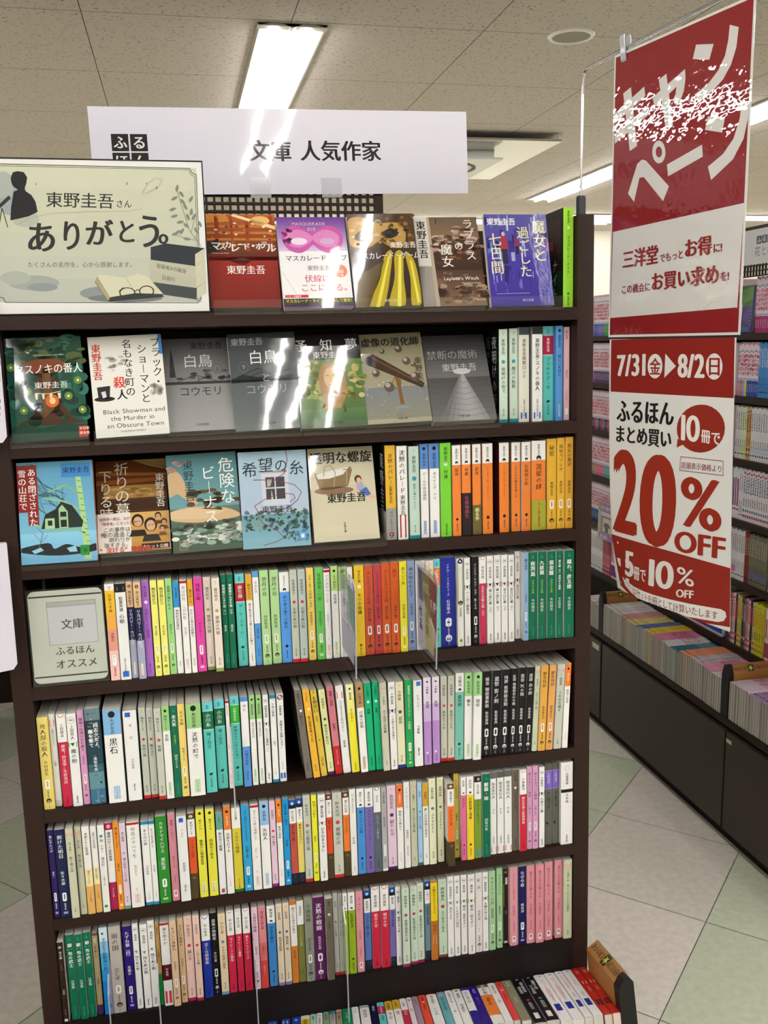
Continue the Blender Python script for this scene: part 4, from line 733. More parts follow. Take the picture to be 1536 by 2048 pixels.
 (0.5509, 0.5677, 0.0115, 0.1511, 0.0, 'G/e6b63a/b,.66,1,9c9c9a;t,.08,.5,5a4410,沈黙のパレード;t,.45,.36,5a4410,東野圭吾;t,.69,.34,303030,ガリレオシリーズ;c,.5,.94,.22,8a1c28;h,.5,.94,.3,ffffff,9'),
 (0.5694, 0.5859, 0.0086, 0.1497, 0.0, 'G/f2f0ee/t,.04,.6,222222,沈黙のパレード;t,.52,.5,222222,東野圭吾;r,.18,.8,.73,.98,a01828;t,.745,.5,ffffff,映画化決定！'),
 (0.5888, 0.6051, 0.0078, 0.1482, 0.0, 'KW/bed8cc/2a8fa0/1f8a96/東野圭吾/使命と魂のリミット'),
 (0.608, 0.6211, 0.0115, 0.1509, 0.0, 'KB/5a8ed6/東野圭吾/ゲームの名は誘拐'),
 (0.6232, 0.6388, 0.0105, 0.151, 0.0, 'KB/5a8ed6/東野圭吾/ダイイング・アイ'),
 (0.6404, 0.6577, 0.0077, 0.1511, 0.0, 'G/7ad63c/t,.04,.4,204008,東野圭吾;c,.5,.22,.2,d8f4c0;t,.28,.44,244a0c,分身;t,.86,.26,244a0c,集英社文庫'),
 (0.66, 0.674, 0.0075, 0.1466, 0.0, 'KS/f28a3c/東野圭吾/宿命'),
 (0.6761, 0.6907, 0.008, 0.1468, 0.0, 'KSO/f28a3c/東野圭吾/卒業/.53/2a2228/a05060/名探偵誕生'),
 (0.6936, 0.7078, 0.0081, 0.1469, 0.0, 'KSO/f28a3c/東野圭吾/変身/.67/6e6438/f0e8a0/超名作'),
 (0.7106, 0.7277, 0.0078, 0.1472, 0.0, 'KS/f0883a/東野圭吾/パラレルワールド・ラブストーリー'),
 (0.7397, 0.7563, 0.0104, 0.1469, 0.0, 'KS/f0883a/東野圭吾/パラレルワールド・ラブストーリー'),
 (0.7614, 0.7763, 0.0121, 0.1463, 0.0, 'KS/f0883a/東野圭吾/どちらかが彼女を殺した'),
 (0.7784, 0.7934, 0.0097, 0.1464, 0.0, 'KS/f0883a/東野圭吾/名探偵の掟'),
 (0.795, 0.8188, 0.0087, 0.1477, 0.0, 'KSO/f08838/東野圭吾/流星の絆/.66/a8ac38/c02438/今こそ読む東野圭吾'),
 (0.8222, 0.8387, 0.0108, 0.1497, 0.0, 'BS/e6b43c/秘密/東野圭吾'),
 (0.8397, 0.8532, 0.0104, 0.1507, 0.0, 'BS/e8b63e/探偵ガリレオ/東野圭吾'),
 (0.8536, 0.8672, 0.0089, 0.1513, 0.0, 'BS/e0a83c/聖女の救済/東野圭吾'),
],
'L2': [
 (0.7443, 0.7587, 0.0209, 0.1489, 0.0, 'KW/d0e6d6/2f9fb0/1f8f96/東野圭吾/夜明けの街で'),
 (0.7638, 0.7779, 0.0264, 0.1498, 0.0, 'KW/d0e6d6/2f9fb0/1f8f96/東野圭吾/魔力の胎動'),
 (0.7788, 0.796, 0.0225, 0.1515, 0.0, 'G/e6e6da/b,0,.08,444a58;t,.12,.4,444444,東野圭吾;t,.3,.42,333333,疾風ロンド;t,.76,.2,444444,実業之日本社文庫;r,.15,.75,.9,.965,2a66c8'),
 (0.7999, 0.8176, 0.0191, 0.1521, 0.0, 'G/f1f2f2/b,0,.08,28302e;t,.12,.44,333333,東野圭吾;t,.3,.46,222222,クスノキの番人;t,.76,.2,444444,実業之日本社文庫;r,.15,.8,.9,.965,2a66c8'),
 (0.8227, 0.8406, 0.03, 0.1525, 0.0, 'GT/b8204a/東野圭吾/プラチナデータ'),
 (0.841, 0.8529, 0.0197, 0.1525, 0.0, 'KB2/5a9adc/東野圭吾/怪しい人びと'),
 (0.857, 0.8672, 0.0259, 0.1506, 0.0, 'G/f0c4cc/t,.04,.46,6a3a48,夢幻花;t,.46,.32,6a3a48,東野圭吾;t,.68,.22,7a4a58,ＰＨＰ文芸文庫;r,.25,.75,.87,.94,ffffff'),
],
'L1': [
 (0.85, 0.8672, 0.0132, 0.154, 0.0, 'G/9ede3e/t,.03,.28,2c4a0c,東野圭吾;c,.5,.2,.13,e8f8d0;t,.28,.34,2c4a0c,マスカレード・ナイト;c,.5,.86,.12,4a7a18;t,.89,.18,2c4a0c,集英社文庫'),
],
}
SIDES = {('L1', 0): ('1c1412', [('r', .1, .1, .9, .45, '3a2018'), ('r', .45, .3, .62, .4, 'a03028'), ('r', .1, .62, .95, 1, '123a24'), ('v', .3, .36, .2, '東野圭吾', 'd8d0c0'), ('v', .7, .5, .2, 'ナイト', 'e8e4dc')]),
         ('L2', 0): ('141416', [('v', .78, .06, .215, '夜明けの街で', 'c8ccd0'), ('v', .48, .06, .215, '街で', '9a9ea4')]), ('L3', 0): ('18181c', [('v', .75, .08, .26, '東野圭吾', 'd8d8d8'), ('r', .3, .7, 1, 1, 'c8c4c0')]),
         ('L3', 10): ('4a1424', None), ('L5', 25): ('20241e', [('r', .1, .3, .6, .6, '4a5a38'), ('r', .4, .55, .9, .9, '7a7468')]), ('L7', 0): ('e9e6d8', None), ('L6', 49): ('eae4e0', [('r', .3, .1, .9, .3, 'd8a8b0'), ('r', .1, .5, .5, .6, '604048')])}
def spines():
    for row, L in ROWS.items():
        z = ZB[row]+.0004
        for i, (x0, x1, y, h, tl, spec) in enumerate(L):
            t = math.radians(tl); wd = (x1-x0)*math.cos(t)-(.0004 if tl else .0003)
            if tl < 0: m = M @ T((x0, y, z)) @ RY(t)
            elif tl > 0: m = M @ T((x1, y, z)) @ RY(t) @ T((-wd, 0, 0))
            else: m = M @ T((x0, y, z))
            sd = SIDES.get((row, i), (None, None))
            n = len(L)
            r, words = paperback(m, wd, h, spec, seed=hash((row, i)) % 9999 if 0 else i*31+len(spec), side=sd[0], cover_text=sd[1], group='paperbacks spine out on the '+ROWNAME[row])
            side = '%s from the left' % ORD(i+1) if i < n/2 else '%s from the right' % ORD(n-i)
            if n == 1: r['label'] = 'lime green paperback spine at the right end of the top shelf'
            else: r['label'] = '%s, %s, %s' % (words, side.replace(' from the ', ' spine from '), ROWNAME[row].replace(' down', ''))
spines()
from mathutils.geometry import tessellate_polygon
def tris(pts):
    if len(pts) < 4: return [pts]
    return [[pts[i] for i in t] for t in tessellate_polygon([[Vector((p[0], p[1], 0)) for p in pts]])]
def smooth(pts, k=4):
    n = len(pts); out = []
    for i in range(n):
        p0, p1, p2, p3 = [np.array(pts[(i+d) % n], float) for d in (-1, 0, 1, 2)]
        for j in range(k):
            t = j/k; out.append(tuple(.5*((2*p1)+(p2-p0)*t+(2*p0-5*p1+4*p2-p3)*t*t+(3*p1-p0-3*p2+p3)*t**3)))
    return out
# ---------------------------------------------------------------- covers shown face out
def blobs(A, box, n, cols, r0, r1, seed, flat=1.):
    rd = random.Random(seed); w, h = A.w, A.h
    for _ in range(n): r = rd.uniform(r0, r1)*w; A.ell(rd.uniform(box[0], box[2])*w, rd.uniform(box[1], box[3])*h, r, r*flat*rd.uniform(.6, 1.2), rd.choice(cols), 9)
def R_(A, x0, y0, x1, y1, c): A.rect(x0*A.w, y0*A.h, x1*A.w, y1*A.h, c)
def P_(A, pts, c): A.poly([(x*A.w, y*A.h) for x, y in pts], c)
def S_(A, pts, c): P_(A, [(min(.995, max(.005, x)), min(.995, max(.005, y))) for x, y in smooth(pts)], c)
def E_(A, x, y, rx, ry, c, n=20): A.ell(x*A.w, y*A.h, rx*A.w, ry*A.w, c, n)
def L_(A, pts, wd, c): A.line([(x*A.w, y*A.h) for x, y in pts], wd*A.w, c)
def V_(A, x, y, s, t, c, b=1, pitch=1.02): A.vtext(x*A.w, y*A.h, s*A.w, t, c, b, pitch)
def H_(A, x, y, s, t, c, b=1, sx=1.): A.htext(x*A.w, y*A.h, s*A.w, t, c, b, sx)
def Gd(A, y0, y1, a, b, n=12): A.grad(0, y0*A.h, A.w, y1*A.h, a, b, n)
def branch(A, x, y, an, ln, wd, depth, rd, c):
    x2, y2 = x+ln*math.cos(an), y-ln*math.sin(an)*.72; L_(A, [(max(.01, min(.99, x)), y), (max(.01, min(.99, x2)), max(.02, y2))], wd, c)
    if depth:
        for k in range(3): branch(A, x+(x2-x)*(.5+.25*k), y+(y2-y)*(.5+.25*k), an+rd.uniform(-.8, .8), ln*.62, wd*.6, depth-1, rd, c)
def c_hall(A):
    Gd(A, 0, .45, 'b4622a', '5a2a14'); A.up(); P_(A, [(0, 0), (.28, 0), (.34, .08), (0, .1)], 'd88a3c'); 
    for x, wd in ((.12, .06), (.34, .04), (.56, .05), (.9, .06)): R_(A, x, .02, x+wd, .4, '9a3c1c')
    for y in (.12, .19, .26): R_(A, 0, y, 1, y+.025, 'c8702c')
    A.up(); P_(A, [(.4, 0), (1, .13), (1, .17), (.36, .02)], 'f4d8a0'); blobs(A, (0, .05, 1, .38), 36, ['f2c070', 'e09040', '6a3018', 'f8e0b0'], .008, .03, 3, .6); E_(A, .78, .07, .14, .07, 'e8b870'); P_(A, [(0, .3), (.16, .27), (.18, .4), (0, .42)], '241410')
    R_(A, 0, .46, 1, 1, '8c2016'); P_(A, [(0, .44), (.25, .42), (.5, .45), (.8, .41), (1, .44), (1, .5), (0, .5)], '6e1a12'); A.up(); Gd(A, .5, 1, '96241a', '741610', 8); P_(A, [(.3, .5), (.5, .46), (.62, .5), (.5, .56)], '4a1810')
    A.up(); t = 'マスカレード・ホテル'; u = .05
    for i, ch in enumerate(t): s = .115 if i % 3 else .15; H_(A, u, .29+.02*(i % 2), s, ch, 'f4f0ec', 2); u += s*.7 if i < 6 else s*.68
    H_(A, .25, .55, .14, '東野圭吾', 'f0ece8'); H_(A, .06, .41, .03, 'Masquerade Hotel', 'e8d8d0', 0)
def c_mask(A):
    Gd(A, 0, .4, '6a3a92', 'dccbe6', 14); A.up(); Gd(A, .38, .9, 'eeedf2', 'f0f0f2', 4); A.up()
    S_(A, [(.06, .2), (.14, .12), (.3, .1), (.5, .16), (.7, .1), (.86, .12), (.94, .2), (.93, .3), (.84, .38), (.7, .4), (.58, .36), (.5, .31), (.42, .36), (.3, .4), (.16, .37), (.08, .3)], 'c45aa8'); A.up(); S_(A, [(.12, .2), (.3, .14), (.48, .2), (.48, .27), (.3, .34), (.14, .3)], 'd884c0'); S_(A, [(.52, .2), (.7, .14), (.88, .2), (.86, .3), (.7, .34), (.52, .27)], 'd884c0')
    A.up(); E_(A, .3, .27, .12, .055, 'e8d8ee'); E_(A, .71, .27, .11, .05, 'd0a8d4'); blobs(A, (.06, .14, .2, .28), 16, ['6a2a5c', '8a3a78', '4a2048'], .015, .035, 5)
    H_(A, .22, .05, .07, 'MASQUERADE', 'e8b8c8', 0); H_(A, .44, .11, .07, 'EVE', 'e8b8c8', 0); H_(A, .08, .42, .1, 'マスカレード・イブ', '3a3438', 1); H_(A, .38, .535, .085, '東野圭吾', '8a8688'); H_(A, .33, .635, .125, '伏線は、', 'd05a7c', 1); H_(A, .26, .735, .125, 'ここにある。', 'd05a7c', 1)
    E_(A, .86, .6, .1, .1, 'e8744c'); A.up(); H_(A, .78, .575, .08, '550', 'fff2e8', 2); H_(A, .8, .63, .05, '万部', 'fff2e8'); R_(A, .03, .855, .36, .885, 'd03048'); R_(A, 0, .895, 1, .98, '16161a'); A.up(); H_(A, .03, .9, .058, 'マスカレード・ライフ 満を持して発売！', 'f0e828', 1, .93); H_(A, .05, .86, .03, 'シリーズ最新作', 'ffffff'); L_(A, [(.02, .6), (.2, .86)], .004, 'b0acb4')
def c_gold(A):
    Gd(A, 0, 1, '4a3218', '241408', 8); A.up(); blobs(A, (.5, 0, 1, .35), 40, ['7a5220', '5c3c18', '8a6428', '3c2812'], .01, .05, 8); S_(A, [(0, .08), (.2, .03), (.45, .1), (.75, .1), (.86, .2), (.8, .36), (.62, .36), (.45, .3), (.3, .36), (.08, .36), (0, .3)], 'b8904a'); A.up(); blobs(A, (.02, .08, .78, .34), 26, ['d8b464', 'a07c38', 'c8c0a8', 'e0cc90'], .02, .05, 9, .6)
    S_(A, [(.08, .26), (.2, .18), (.34, .24), (.22, .3)], '181820'); S_(A, [(.52, .2), (.66, .16), (.76, .22), (.6, .27)], '181820'); A.up()
    for pts in ([(.5, .46), (.62, .4), (.58, .6), (.42, .99), (.2, .99), (.4, .7)], [(.66, .44), (.78, .42), (.76, .7), (.74, .99), (.5, .99), (.62, .7)], [(.82, .42), (.94, .5), (.99, .75), (.99, .97), (.84, .99), (.86, .7)]): S_(A, pts, 'b8a41c')
    A.up(); P_(A, [(.56, .46), (.6, .43), (.36, 1), (.3, 1)], 'e8dc50'); P_(A, [(.72, .45), (.76, .44), (.68, 1), (.62, 1)], 'ece060'); P_(A, [(.88, .5), (.91, .52), (.97, .95), (.93, .98)], 'eadc58'); P_(A, [(0, .7), (.5, .5), (.2, 1), (0, 1)], '5a4820'); H_(A, .6, .305, .1, '東野圭吾', 'f0ece6'); 
    A.up(); H_(A, .07, .415, .118, 'マスカレード・ゲーム', '5a2a84', 2, .82); A.up(); H_(A, .075, .412, .116, 'マスカレード・ゲーム', 'f0eaf4', 1, .83); H_(A, .44, .92, .04, '集英社文庫', 'e0d8b0')
def c_smoke(A):
    Gd(A, 0, .25, '6a5a48', '8a6a50'); Gd(A, .25, .6, '4a3022', '3a2418'); Gd(A, .6, 1, '4a3426', '8a6a54'); A.up(); blobs(A, (.25, .12, 1, .55), 60, ['6a4028', '503020', 'b09080', '3c2418', '8a5c40', 'c8b0a0'], .03, .1, 12, .45); blobs(A, (.1, .62, 1, .96), 46, ['7a5c48', '9a7c66', '5c4030', 'a88c78', '4a3226'], .04, .12, 13, .5); A.up(); blobs(A, (.2, .2, .9, .4), 16, ['d8c8bc', 'b89c8a', '4a2c1c'], .02, .07, 14, .35)
    R_(A, 0, 0, .2, 1, 'd8d4cc'); P_(A, [(.2, 0), (.24, 0), (.26, 1), (.2, 1)], 'b8a898'); R_(A, 0, .55, .2, 1, 'cac4ba'); L_(A, [(.34, .08), (.345, .02)], .014, '30241c'); A.up(); V_(A, .1, .04, .15, '東野圭吾', '2a2624', 2); V_(A, .84, .02, .17, 'ラプラス', 'f2efea', 1, 1.0); V_(A, .66, .28, .14, 'の', 'f2efea'); V_(A, .46, .3, .19, '魔女', 'f2efea'); H_(A, .36, .665, .075, "Laplace's Witch", 'f0ece8', 1, 1.05); H_(A, .64, .73, .04, 'Higashino Keigo', 'e0d8d0', 0, 1.05); H_(A, .84, .92, .035, '角川文庫', 'e8dcd0')
def c_town(A):
    Gd(A, 0, .45, '5a58a8', '4a40a4'); Gd(A, .45, 1, '4438a8', '3c309c'); A.up(); rd = random.Random(21)
    for _ in range(46): x = rd.uniform(0, .95); y = rd.uniform(0, .42); R_(A, x, y, min(1, x+rd.uniform(.01, .06)), y+rd.uniform(.03, .14), rd.choice(['7a78c8', '34308a', 'a8b0e0', 'c8d8f0', '2c2878', '8a5a9a', '6890d0']))
    for _ in range(30): x = rd.uniform(.05, .95); y = rd.uniform(.48, .8); R_(A, x, y, min(1, x+rd.uniform(.008, .03)), min(.99, y+rd.uniform(.04, .12)), rd.choice(['5c54c0', '2c2484', '7a74d4', '9aa0e8']))
    A.up(); P_(A, [(.24, .24), (.33, .24), (.35, .38), (.22, .38)], 'a83048'); R_(A, .245, .38, .33, .54, '22224a'); E_(A, .285, .215, .028, .035, 'd8b8b0'); P_(A, [(.46, .26), (.52, .26), (.52, .35), (.46, .35)], '963050'); R_(A, .465, .35, .515, .44, '202048'); P_(A, [(.26, .56), (.34, .56), (.3, .78), (.25, .72)], '241e70')
    A.up(); H_(A, .04, .04, .115, '東野圭吾', 'f4f4fa', 2); V_(A, .86, .06, .22, '魔女と', 'f0ecb8', 1, 1.0); V_(A, .6, .13, .2, '過ごした', 'f0ecb8', 1, 1.0); V_(A, .15, .2, .215, '七日間', 'f0ecb8', 1, 1.0); H_(A, .5, .92, .045, '角川文庫', 'c8c4f0'); L_(A, [(.1, .865), (.62, .86)], .006, 'c8c8f0')
def c_forest(A):
    Gd(A, 0, 1, '0e3a30', '1c5c4a'); A.up(); blobs(A, (0, 0, 1, .28), 50, ['164a3a', '0c2c24', '2a6450', '4a5a30'], .04, .13, 31, .45); blobs(A, (0, .3, 1, .8), 36, ['1a5a4a', '0f342c', '2a7060', '123e34'], .05, .12, 32); E_(A, .3, .11, .05, .06, 'c8d0a0', 12)
    S_(A, [(.38, .3), (.64, .3), (.68, .62), (.84, .8), (.98, .84), (.12, .85), (.28, .76), (.36, .6)], '4a2c16'); A.up(); P_(A, [(.46, .3), (.56, .3), (.58, .7), (.44, .78)], '6a4420'); E_(A, .5, .28, .3, .1, '7a3a1c'); A.up(); E_(A, .56, .62, .09, .09, 'd86a30'); A.up(); E_(A, .565, .62, .04, .045, 'f4d090'); L_(A, [(.35, .54), (.52, .55), (.68, .53)], .01, 'e8d8a0')
    for x in (.36, .45, .55, .66): P_(A, [(x-.02, .545), (x+.02, .545), (x+.012, .6), (x-.012, .6)], 'e8dcc0')
    for x, y in ((.06, .28), (.25, .52), (.18, .7), (.78, .58), (.92, .43), (.95, .72)): E_(A, x, y, .055, .055, '6a8a40', 12); A.up(); E_(A, x, y, .018, .018, 'f0ec90', 8)
    P_(A, [(0, .86), (.2, .83), (.4, .88), (.7, .84), (1, .87), (1, 1), (0, 1)], '0e4034'); A.up(); H_(A, .1, .255, .145, 'クスノキの番人', 'f4f4f0', 1, .88); H_(A, .34, .43, .1, '東野圭吾', 'eeeeea', 1, 1.12); H_(A, .36, .16, .035, 'Camphorwood Custodian', 'c8d0b8', 0); R_(A, .88, .88, 1, .985, 'c03028'); A.up(); H_(A, .885, .885, .045, '文日実', 'ffe8e0'); H_(A, .885, .93, .045, '庫本業', 'ffe8e0')
def c_hat(A):
    Gd(A, 0, .3, 'c8c6be', 'e4e3de'); R_(A, 0, .3, 1, 1, 'e6e5e0'); A.up(); blobs(A, (.25, .2, .48, .34), 12, ['b8b4b0', 'd0ccc6', 'a8a4a0'], .03, .06, 41, .5); blobs(A, (.82, .48, .97, .6), 12, ['b0aca8', 'ccc8c4', '989490'], .02, .05, 42); E_(A, .16, .62, .14, .035, '201c20'); P_(A, [(.07, .5), (.25, .49), (.23, .62), (.08, .62)], '262226'); A.up(); P_(A, [(.12, .55), (.18, .54), (.19, .6), (.14, .61)], 'd8d0dc')
    V_(A, .1, .07, .13, '東野圭吾', 'c04030', 2, .98); V_(A, .52, .035, .135, '名もなき町の', '28262a', 1, 1.0); V_(A, .72, .09, .14, 'ショーマンと', '28262a', 1, 1.0); V_(A, .91, .03, .14, 'ブラック・', '28262a', 1, 1.0); V_(A, .38, .4, .17, '殺', 'd84030', 2); V_(A, .4, .53, .15, '人', '222024', 2)
    H_(A, .12, .715, .088, 'Black Showman and', '33313a', 0, 1.1); H_(A, .22, .785, .088, 'the Murder in', '33313a', 0, 1.1); H_(A, .16, .855, .088, 'an Obscure Town', '33313a', 0, 1.1); H_(A, .34, .935, .035, 'KOBUNSHA BUNKO', '444444'); R_(A, .955, 0, 1, .2, '3a7ac8')
def c_bridge(A, top, bot, ink, ink2, vol, ru):
    Gd(A, 0, .5, top, mix(top, bot, .5)); Gd(A, .5, 1, mix(top, bot, .6), bot); A.up(); d = mix(top, '000000', .45)
    if ru: P_(A, [(.08, .42), (.1, .2), (.12, .1), (.14, .2), (.17, .42)], d); blobs(A, (.2, .34, 1, .44), 20, [d, mix(d, 'ffffff', .15)], .03, .06, 51, .5)
    else:
        P_(A, [(0, .46), (.2, .42), (.4, .45), (1, .44), (1, .5), (0, .5)], d); L_(A, [(.1, .44), (.42, .36), (.62, .43), (.9, .38)], .012, d)
    R_(A, 0, .47, 1, .5, d); L_(A, [(.15, .48), (.45, .4), (.8, .48)], .01, d); A.up()
    H_(A, .4 if ru else .04, .04, .12, '東野圭吾', ink2, 1); H_(A, .28, .17, .22, '白鳥', ink, 0); V_(A, .52, .41, .14, 'と', ink2, 0); H_(A, .2, .52, .16, 'コウモリ', ink2, 0); E_(A, (.78 if ru else .2), .34, .075, .075, mix(top, ink2, .5), 20); A.up(); E_(A, (.78 if ru else .2), .34, .068, .068, mix(top, bot, .3), 20); A.up(); H_(A, (.745 if ru else .165), .318, .07, vol, ink2); H_(A, .42, .92, .035, '幻冬舎文庫', mix(bot, '000000', .6))
def c_face(A):
    R_(A, 0, 0, 1, .27, '0c0c0e'); Gd(A, .27, 1, '5c7a3c', '4a6a38'); A.up(); blobs(A, (0, .28, 1, .72), 80, ['8a9a48', 'a8a85c', '6a8040', 'b0a860', '54703c', 'c4b878'], .025, .075, 61); Gd(A, .8, 1, '5a7c4c', '3c5c38', 6); A.up()
    S_(A, [(.36, .35), (.5, .31), (.66, .35), (.74, .55), (.66, .75), (.52, .8), (.4, .74), (.32, .55)], '9a7440'); A.up(); E_(A, .5, .47, .1, .16, 'c8a470'); A.up(); L_(A, [(.44, .44), (.48, .445)], .012, '5a4424'); L_(A, [(.53, .44), (.57, .44)], .012, '5a4424'); L_(A, [(.47, .545), (.53, .545)], .012, '8a5038'); L_(A, [(.5, .45), (.495, .51)], .008, '9a7848'); blobs(A, (.34, .6, .7, .78), 14, ['8a6a38', 'a88448', '7a8040'], .03, .06, 62)
    for i, ch in enumerate('予知夢'): H_(A, .0+.38*i, .045, .2, ch, 'd8d8dc', 1)
    H_(A, .26, .18, .12, '東野圭吾', 'd0d0d4'); H_(A, .43, .93, .05, '文春文庫', '28301c', 2); P_(A, [(.66, .84), (.68, .76), (.7, .84)], '2c4a2c')
def c_scope(A):
    Gd(A, 0, 1, '8a8468', 'a8a48c'); A.up(); Gd(A, .6, .95, '7a8088', '8c8a78', 6); blobs(A, (0, .5, 1, .95), 50, ['9aa4ac', '6c7480', 'c0c4c8', '5c6470'], .006, .018, 71); A.up(); P_(A, [(.12, .27), (.2, .22), (.96, .58), (.92, .63), (.12, .35)], '3a2414'); E_(A, .14, .3, .055, .08, '1c2c5c'); A.up(); L_(A, [(.2, .27), (.92, .59)], .025, '6a4424'); P_(A, [(.5, .48), (.6, .53), (.58, .62), (.6, .8), (.54, .8), (.53, .62)], '7a5424'); E_(A, .57, .83, .12, .02, '8a9498'); L_(A, [(.5, .5), (.44, .58), (.5, .62)], .012, '7a5424')
    for x, y, r in ((.36, .2, .04), (.62, .18, .06), (.72, .32, .065), (.82, .5, .075), (.22, .44, .06), (.4, .6, .08), (.82, .36, .04)): E_(A, x, y, r, r, '5a4a40', 16); A.up(); E_(A, x-r*.25, y-r*.25, r*.5, r*.5, 'a8a098', 10)
    A.up(); H_(A, .04, .045, .15, '虚像の道化師', '2a2620', 2, 1.02); V_(A, .9, .28, .12, '東野圭吾', '3a3228'); H_(A, .46, .94, .04, '文春文庫', '38342c')
def c_cone(A):
    Gd(A, 0, .5, '3a3a3c', '6a6a6c', 10); Gd(A, .5, 1, '4a4a4c', '6c6c6e', 8); A.up()
    for k in range(14): a0, a1 = -.95+k*.135, -.95+(k+1)*.135; P_(A, [(.56, .42), (.56+math.tan(a0*.95)*.6, 1.0 if abs(math.tan(a0*.95)*.6) < .44 else .42+.44/max(.01, abs(math.tan(a0*.95)))*.97), (.56+math.tan(a1*.95)*.6, 1.0 if abs(math.tan(a1*.95)*.6) < .44 else .42+.44/max(.01, abs(math.tan(a1*.95)))*.97)], mix('4c4c4e', 'a4a4a6', .5+.5*math.cos(a0*2.6))) if abs(math.tan(a1*.95)*.6) < .44 and abs(math.tan(a0*.95)*.6) < .55 else None
    A.up(); E_(A, .56, .43, .14, .05, 'c8c8ca')
    for k in range(7): y = .55+k*.06; L_(A, [(.56-.06-k*.05, y), (.56, y+.02+k*.004), (.56+.06+k*.05, y)], .005, '5a5a5c')
    A.up(); H_(A, .03, .18, .165, '禁断の魔術', '202022', 2); A.up(); H_(A, .035, .177, .163, '禁断の魔術', '9a9a9c', 1, 1.01); H_(A, .25, .335, .14, '東野圭吾', 'b8b8ba', 1); H_(A, .4, .93, .045, '文春文庫', '2a2a2c')
def c_snow(A):
    Gd(A, 0, .7, '5a9ac0', '7ab8d8'); Gd(A, .7, 1, '8ccae8', '68b0dc'); A.up(); rd = random.Random(81)
    for k in range(9): branch(A, rd.uniform(.3, .9), rd.uniform(.2, .6), rd.uniform(1.8, 3.4), .26, .012, 2, rd, '3a5a58')
    A.up(); P_(A, [(.76, .12), (.83, .12), (.93, .98), (.83, .98), (.8, .5)], 'a8d490'); L_(A, [(.8, .32), (.62, .24), (.4, .3)], .02, '8cc07c'); L_(A, [(.82, .5), (.6, .4), (.36, .36)], .024, '94c884'); L_(A, [(.85, .72), (.7, .67), (.4, .68), (.2, .62)], .02, '8cc07c'); A.up()
    for k in range(12): L_(A, [(.79+.008*k, .2+.06*k), (.83+.008*k, .205+.06*k)], .008, '507048')
    P_(A, [(.28, .66), (.34, .52), (.48, .47), (.56, .4), (.7, .44), (.84, .6), (.82, .66)], '1c2a26'); A.up(); P_(A, [(.34, .56), (.46, .56), (.46, .66), (.33, .66)], 'a8d0a0'); P_(A, [(.52, .47), (.57, .43), (.64, .5), (.64, .66), (.52, .66)], 'a0c898')
    A.up()
    for x0, y0, x1, y1 in ((.37, .58, .43, .63), (.54, .5, .62, .55), (.54, .58, .62, .65), (.47, .5, .5, .65)): R_(A, x0, y0, x1, y1, '16201e')
    S_(A, [(0, .84), (.36, .8), (.44, .86), (.6, .82), (.8, .86), (1, .83), (1, .9), (.5, .93), (0, .88)], '141c22'); A.up(); P_(A, [(.14, .87), (.26, .84), (.3, .87), (.18, .9)], '8ccae0'); P_(A, [(.6, .86), (.72, .84), (.74, .9), (.64, .9)], '8ccae0'); L_(A, [(.24, .84), (.3, .7), (.22, .64)], .008, '6a6a90'); L_(A, [(.26, .8), (.36, .72)], .006, '6a6a90'); L_(A, [(.26, .78), (.18, .7)], .006, '6a6a90')
    R_(A, 0, .03, .12, .49, '8a2420'); R_(A, .12, .03, .26, .62, '8a2420'); R_(A, .58, .03, .97, .16, '3c86c8'); A.up(); V_(A, .065, .07, .11, '雪の山荘で', 'f2efec', 1); V_(A, .19, .06, .112, 'ある閉ざされた', 'f2efec', 1); H_(A, .6, .06, .088, '東野圭吾', '16304c', 1, 1.02); R_(A, .78, .84, .9, .94, '1c8a3c'); A.up(); H_(A, .815, .87, .06, '巻', '0c3c1c')
def c_stage(A):
    Gd(A, 0, .55, '6a3a14', '4a2408'); A.up(); P_(A, [(.5, 0), (1, 0), (1, .12), (.75, .07)], 'b8985c'); 
    for k in range(5): L_(A, [(.5+.1*k, .0), (1, .1+.0*k)], .006, '5a4018')
    P_(A, [(0, .22), (1, .2), (1, .24), (0, .27)], '8a4c18'); P_(A, [(0, .12), (1, .16), (1, .19), (0, .16)], '9a5a20'); R_(A, .1, .28, .95, .42, 'a07a3c'); A.up(); blobs(A, (.1, .28, .9, .42), 14, ['c09a54', '8a6228', 'b48c48'], .04, .1, 91, .4); R_(A, .05, .44, 1, .55, '3a1c08'); A.up(); V_(A, .36, .02, .215, '祈りの幕', 'e8e0d0', 0, .98); V_(A, .13, .1, .2, '下りる時', 'e8e0d0', 0, .98); V_(A, .9, .16, .135, '東野圭吾', 'f0ece4', 1, .98); H_(A, .02, .57, .02, 'a', 'e8e0d0', 0) if 0 else None
